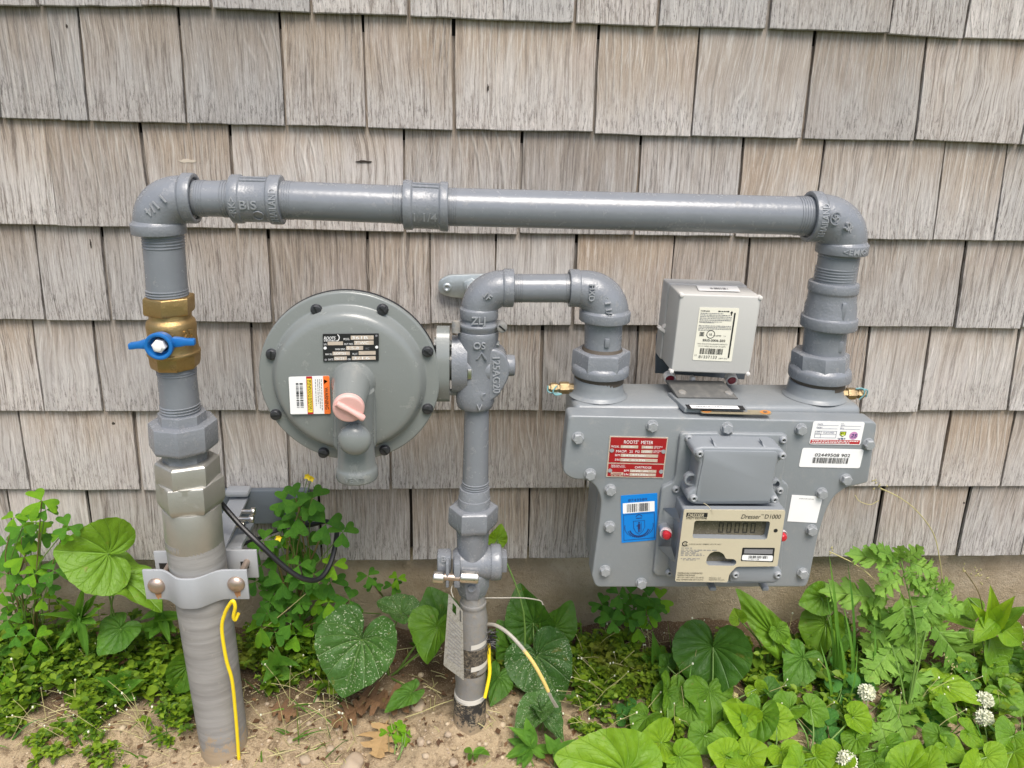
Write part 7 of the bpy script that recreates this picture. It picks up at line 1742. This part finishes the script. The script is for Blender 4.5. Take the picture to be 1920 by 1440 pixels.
# twigs and dead stems as litter
mb = MB()
for i in range(620):
    x = R_.uniform(-.6, .7); o = R_.uniform(.0, .26); P = Vector((x, -o, gzn(x, o)+.0015)); a = R_.uniform(0, 6.28); L = R_.uniform(.008, .04); d = Vector((math.cos(a), math.sin(a), R_.uniform(-.05, .15)))
    v, f = tube([P, P+d*L*.5+Z*R_.uniform(0, .003), P+d*L], R_.uniform(.0003, .0008), 4); mb.add(v, f)
o = mb.obj('litter', STRAW, sharp=80); o['kind'] = 'stuff'
mb = MB()
for i in range(900):
    x = R_.uniform(-.6, .7); o = R_.uniform(.0, .28); P = Vector((x, -o, gzn(x, o)+.002)); a = R_.uniform(0, 6.28); L = R_.uniform(.004, .013); d = Vector((math.cos(a), math.sin(a), R_.uniform(-.2, .3)))*L; s = d.cross(Z)*R_.uniform(.2, .4); u = Z*R_.uniform(0, .004)
    mb.add([P, P+d*.5+s+u, P+d, P+d*.5-s+u], [(0, 1, 2), (0, 2, 3)])
o = mb.obj('leaf_litter', DRYB, sharp=80); o['kind'] = 'stuff'
# chickweed carpet
mb = MB(); ms = MB(); R_ = random.Random(41)
def sprig(P, h, n, s):
    s *= R_.choice((.6, .8, 1, 1, 1.2, 1.6))
    lean = Vector((R_.gauss(0, .5), R_.gauss(-.25, .35), 1)).normalized(); top = P+lean*h
    v, f = tube([P, P+lean*h*.5+Vector((R_.gauss(0, .002), 0, 0)), top], .00045, 4, False); ms.add(v, f)
    for k in range(n):
        c = P+lean*h*(.3+.7*(k+1)/n); a = R_.uniform(0, 6.28)
        for q in (0, math.pi) if k < n-1 else (0, 1.6, 3.1, 4.7):
            d = Vector((math.cos(a+q), math.sin(a+q), R_.uniform(-.1, .6))).normalized(); L = s*R_.uniform(.6, 1.25)*(1 if k < n-1 else .7); sd = d.cross(Z+Vector((R_.gauss(0, .3), R_.gauss(0, .3), 0))).normalized()*L*R_.uniform(.28, .42); nn = sd.cross(d).normalized()*L*.10
            v = [c, c+d*L*.3+sd*.85+nn, c+d*L*.35-nn*.5, c+d*L*.3-sd*.85+nn, c+d*L*.65+sd*.8+nn*.6, c+d*L*.68-nn*.8, c+d*L*.65-sd*.8+nn*.6, c+d*L-nn*1.5]
            mb.add(v, [(0, 2, 1), (0, 3, 2), (1, 2, 5, 4), (2, 3, 6, 5), (4, 5, 7), (5, 6, 7)])
def carpet(x0, y0, x1, y1, n, h0, h1, s, holes=0.0):
    s *= 1.35; h1 *= 1.15
    for i in range(n):
        x, y = R_.uniform(x0, x1), R_.uniform(y0, y1); P = G(x, y)
        if noise.noise(Vector((P.x*14, P.y*14, 3))) < holes: continue
        if P.y > -.012: P.y = -R_.uniform(.012, .04); P.z = gzn(P.x, -P.y)
        if math.hypot(P.x-(-.325), P.y+.17) < .035 or math.hypot(P.x-.013, P.y+.17) < .025: continue
        sprig(P, R_.uniform(h0, h1), R_.choice((2, 3, 3, 4)), s)
carpet(-60, 1195, 360, 1300, 520, .01, .055, .0085, -.2); carpet(-60, 1290, 370, 1370, 330, .008, .035, .0075, -.05); carpet(-40, 1370, 330, 1450, 120, .005, .02, .007, .05)
carpet(465, 1195, 620, 1250, 170, .01, .05, .008, -.3); carpet(460, 1240, 610, 1330, 110, .006, .03, .007, .0); carpet(620, 1200, 860, 1260, 90, .006, .03, .007, .0)
carpet(1060, 1200, 1280, 1300, 330, .008, .04, .0085, -.15); carpet(1080, 1290, 1240, 1360, 90, .006, .025, .007, .0); carpet(900, 1210, 1060, 1300, 90, .005, .03, .007, -.1)
carpet(1270, 1200, 1960, 1300, 420, .006, .03, .0085, -.2); carpet(1230, 1300, 1960, 1450, 420, .005, .022, .0085, -.1); carpet(-60, 1215, 120, 1330, 160, .02, .07, .0095, -.5); carpet(1080, 1360, 1300, 1450, 70, .006, .02, .008, -.1)
carpet(-60, 1200, 350, 1330, 160, .02, .08, .010, -.4); carpet(470, 1195, 640, 1260, 80, .02, .07, .009, -.4); carpet(-40, 1220, 340, 1340, 60, .02, .06, .013, -.4); carpet(480, 1200, 620, 1300, 26, .015, .05, .012, -.4); carpet(1090, 1220, 1260, 1340, 36, .01, .04, .012, -.4); carpet(1400, 1230, 1940, 1350, 60, .02, .05, .013, -.4)
o = mb.obj('chickweed_leaves', WEED, sharp=80); o['kind'] = 'stuff'; o = ms.obj('chickweed_stems', STEM, sharp=80); o['kind'] = 'stuff'
# wispy grass between the weeds
mb = MB()
for i in range(340):
    x = R_.choice((R_.uniform(-20, 340), R_.uniform(465, 660), R_.uniform(1080, 1320), R_.uniform(1380, 1930), R_.uniform(1380, 1930))); P = G(x, R_.uniform(1200, 1430))
    if math.hypot(P.x+.325, P.y+.17) < .05 or math.hypot(P.x-.013, P.y+.17) < .04: continue
    if P.y > -.01: P.y = -.015
    L = R_.uniform(.025, .085); d = Vector((R_.gauss(0, .55), R_.gauss(-.1, .3), R_.uniform(.5, 1.1))).normalized(); side = d.cross(Vector((R_.gauss(0, 1), R_.gauss(0, 1), .2))).normalized()*R_.uniform(.0006, .0016); droop = R_.uniform(.1, .6); v = []
    for k in range(6):
        u = k/5; q = P+d*L*u-Z*droop*L*u*u; q.y = min(q.y, -.006); w = side*(1-u**2)
        v += [q-w, q+w]
    mb.add(v, [(2*k, 2*k+1, 2*k+3, 2*k+2) for k in range(5)])
o = mb.obj('wispy_grass', GRASS, sharp=80); o['kind'] = 'stuff'
# loose thin stems with white buds
mb = MB(); mw_ = MB()
for i in range(260):
    x = R_.choice((R_.uniform(0, 330), R_.uniform(470, 680), R_.uniform(1090, 1300), R_.uniform(1400, 1910))); P = G(x, R_.uniform(1200, 1400)); P.z += .004
    if math.hypot(P.x-(-.325), P.y+.17) < .05: continue
    d = Vector((R_.gauss(0, .7), R_.gauss(0, .25), R_.uniform(.2, 1.1))).normalized(); L = R_.uniform(.03, .085); e = P+d*L; e.y = min(e.y, -.004)
    v, f = tube([P, P+d*L*.55+Z*.006, e], .0004, 4, False); mb.add(v, f)
    if R_.random() < .8: v, f = blob(e, R_.uniform(.0008, .0017), R_, 1, 1, 1.5, 1); mw_.add(v, f)
o = mb.obj('thin_stems', STRAW, sharp=80); o['kind'] = 'stuff'; o = mw_.obj('tiny_buds', PETALW, sharp=80); o['kind'] = 'stuff'
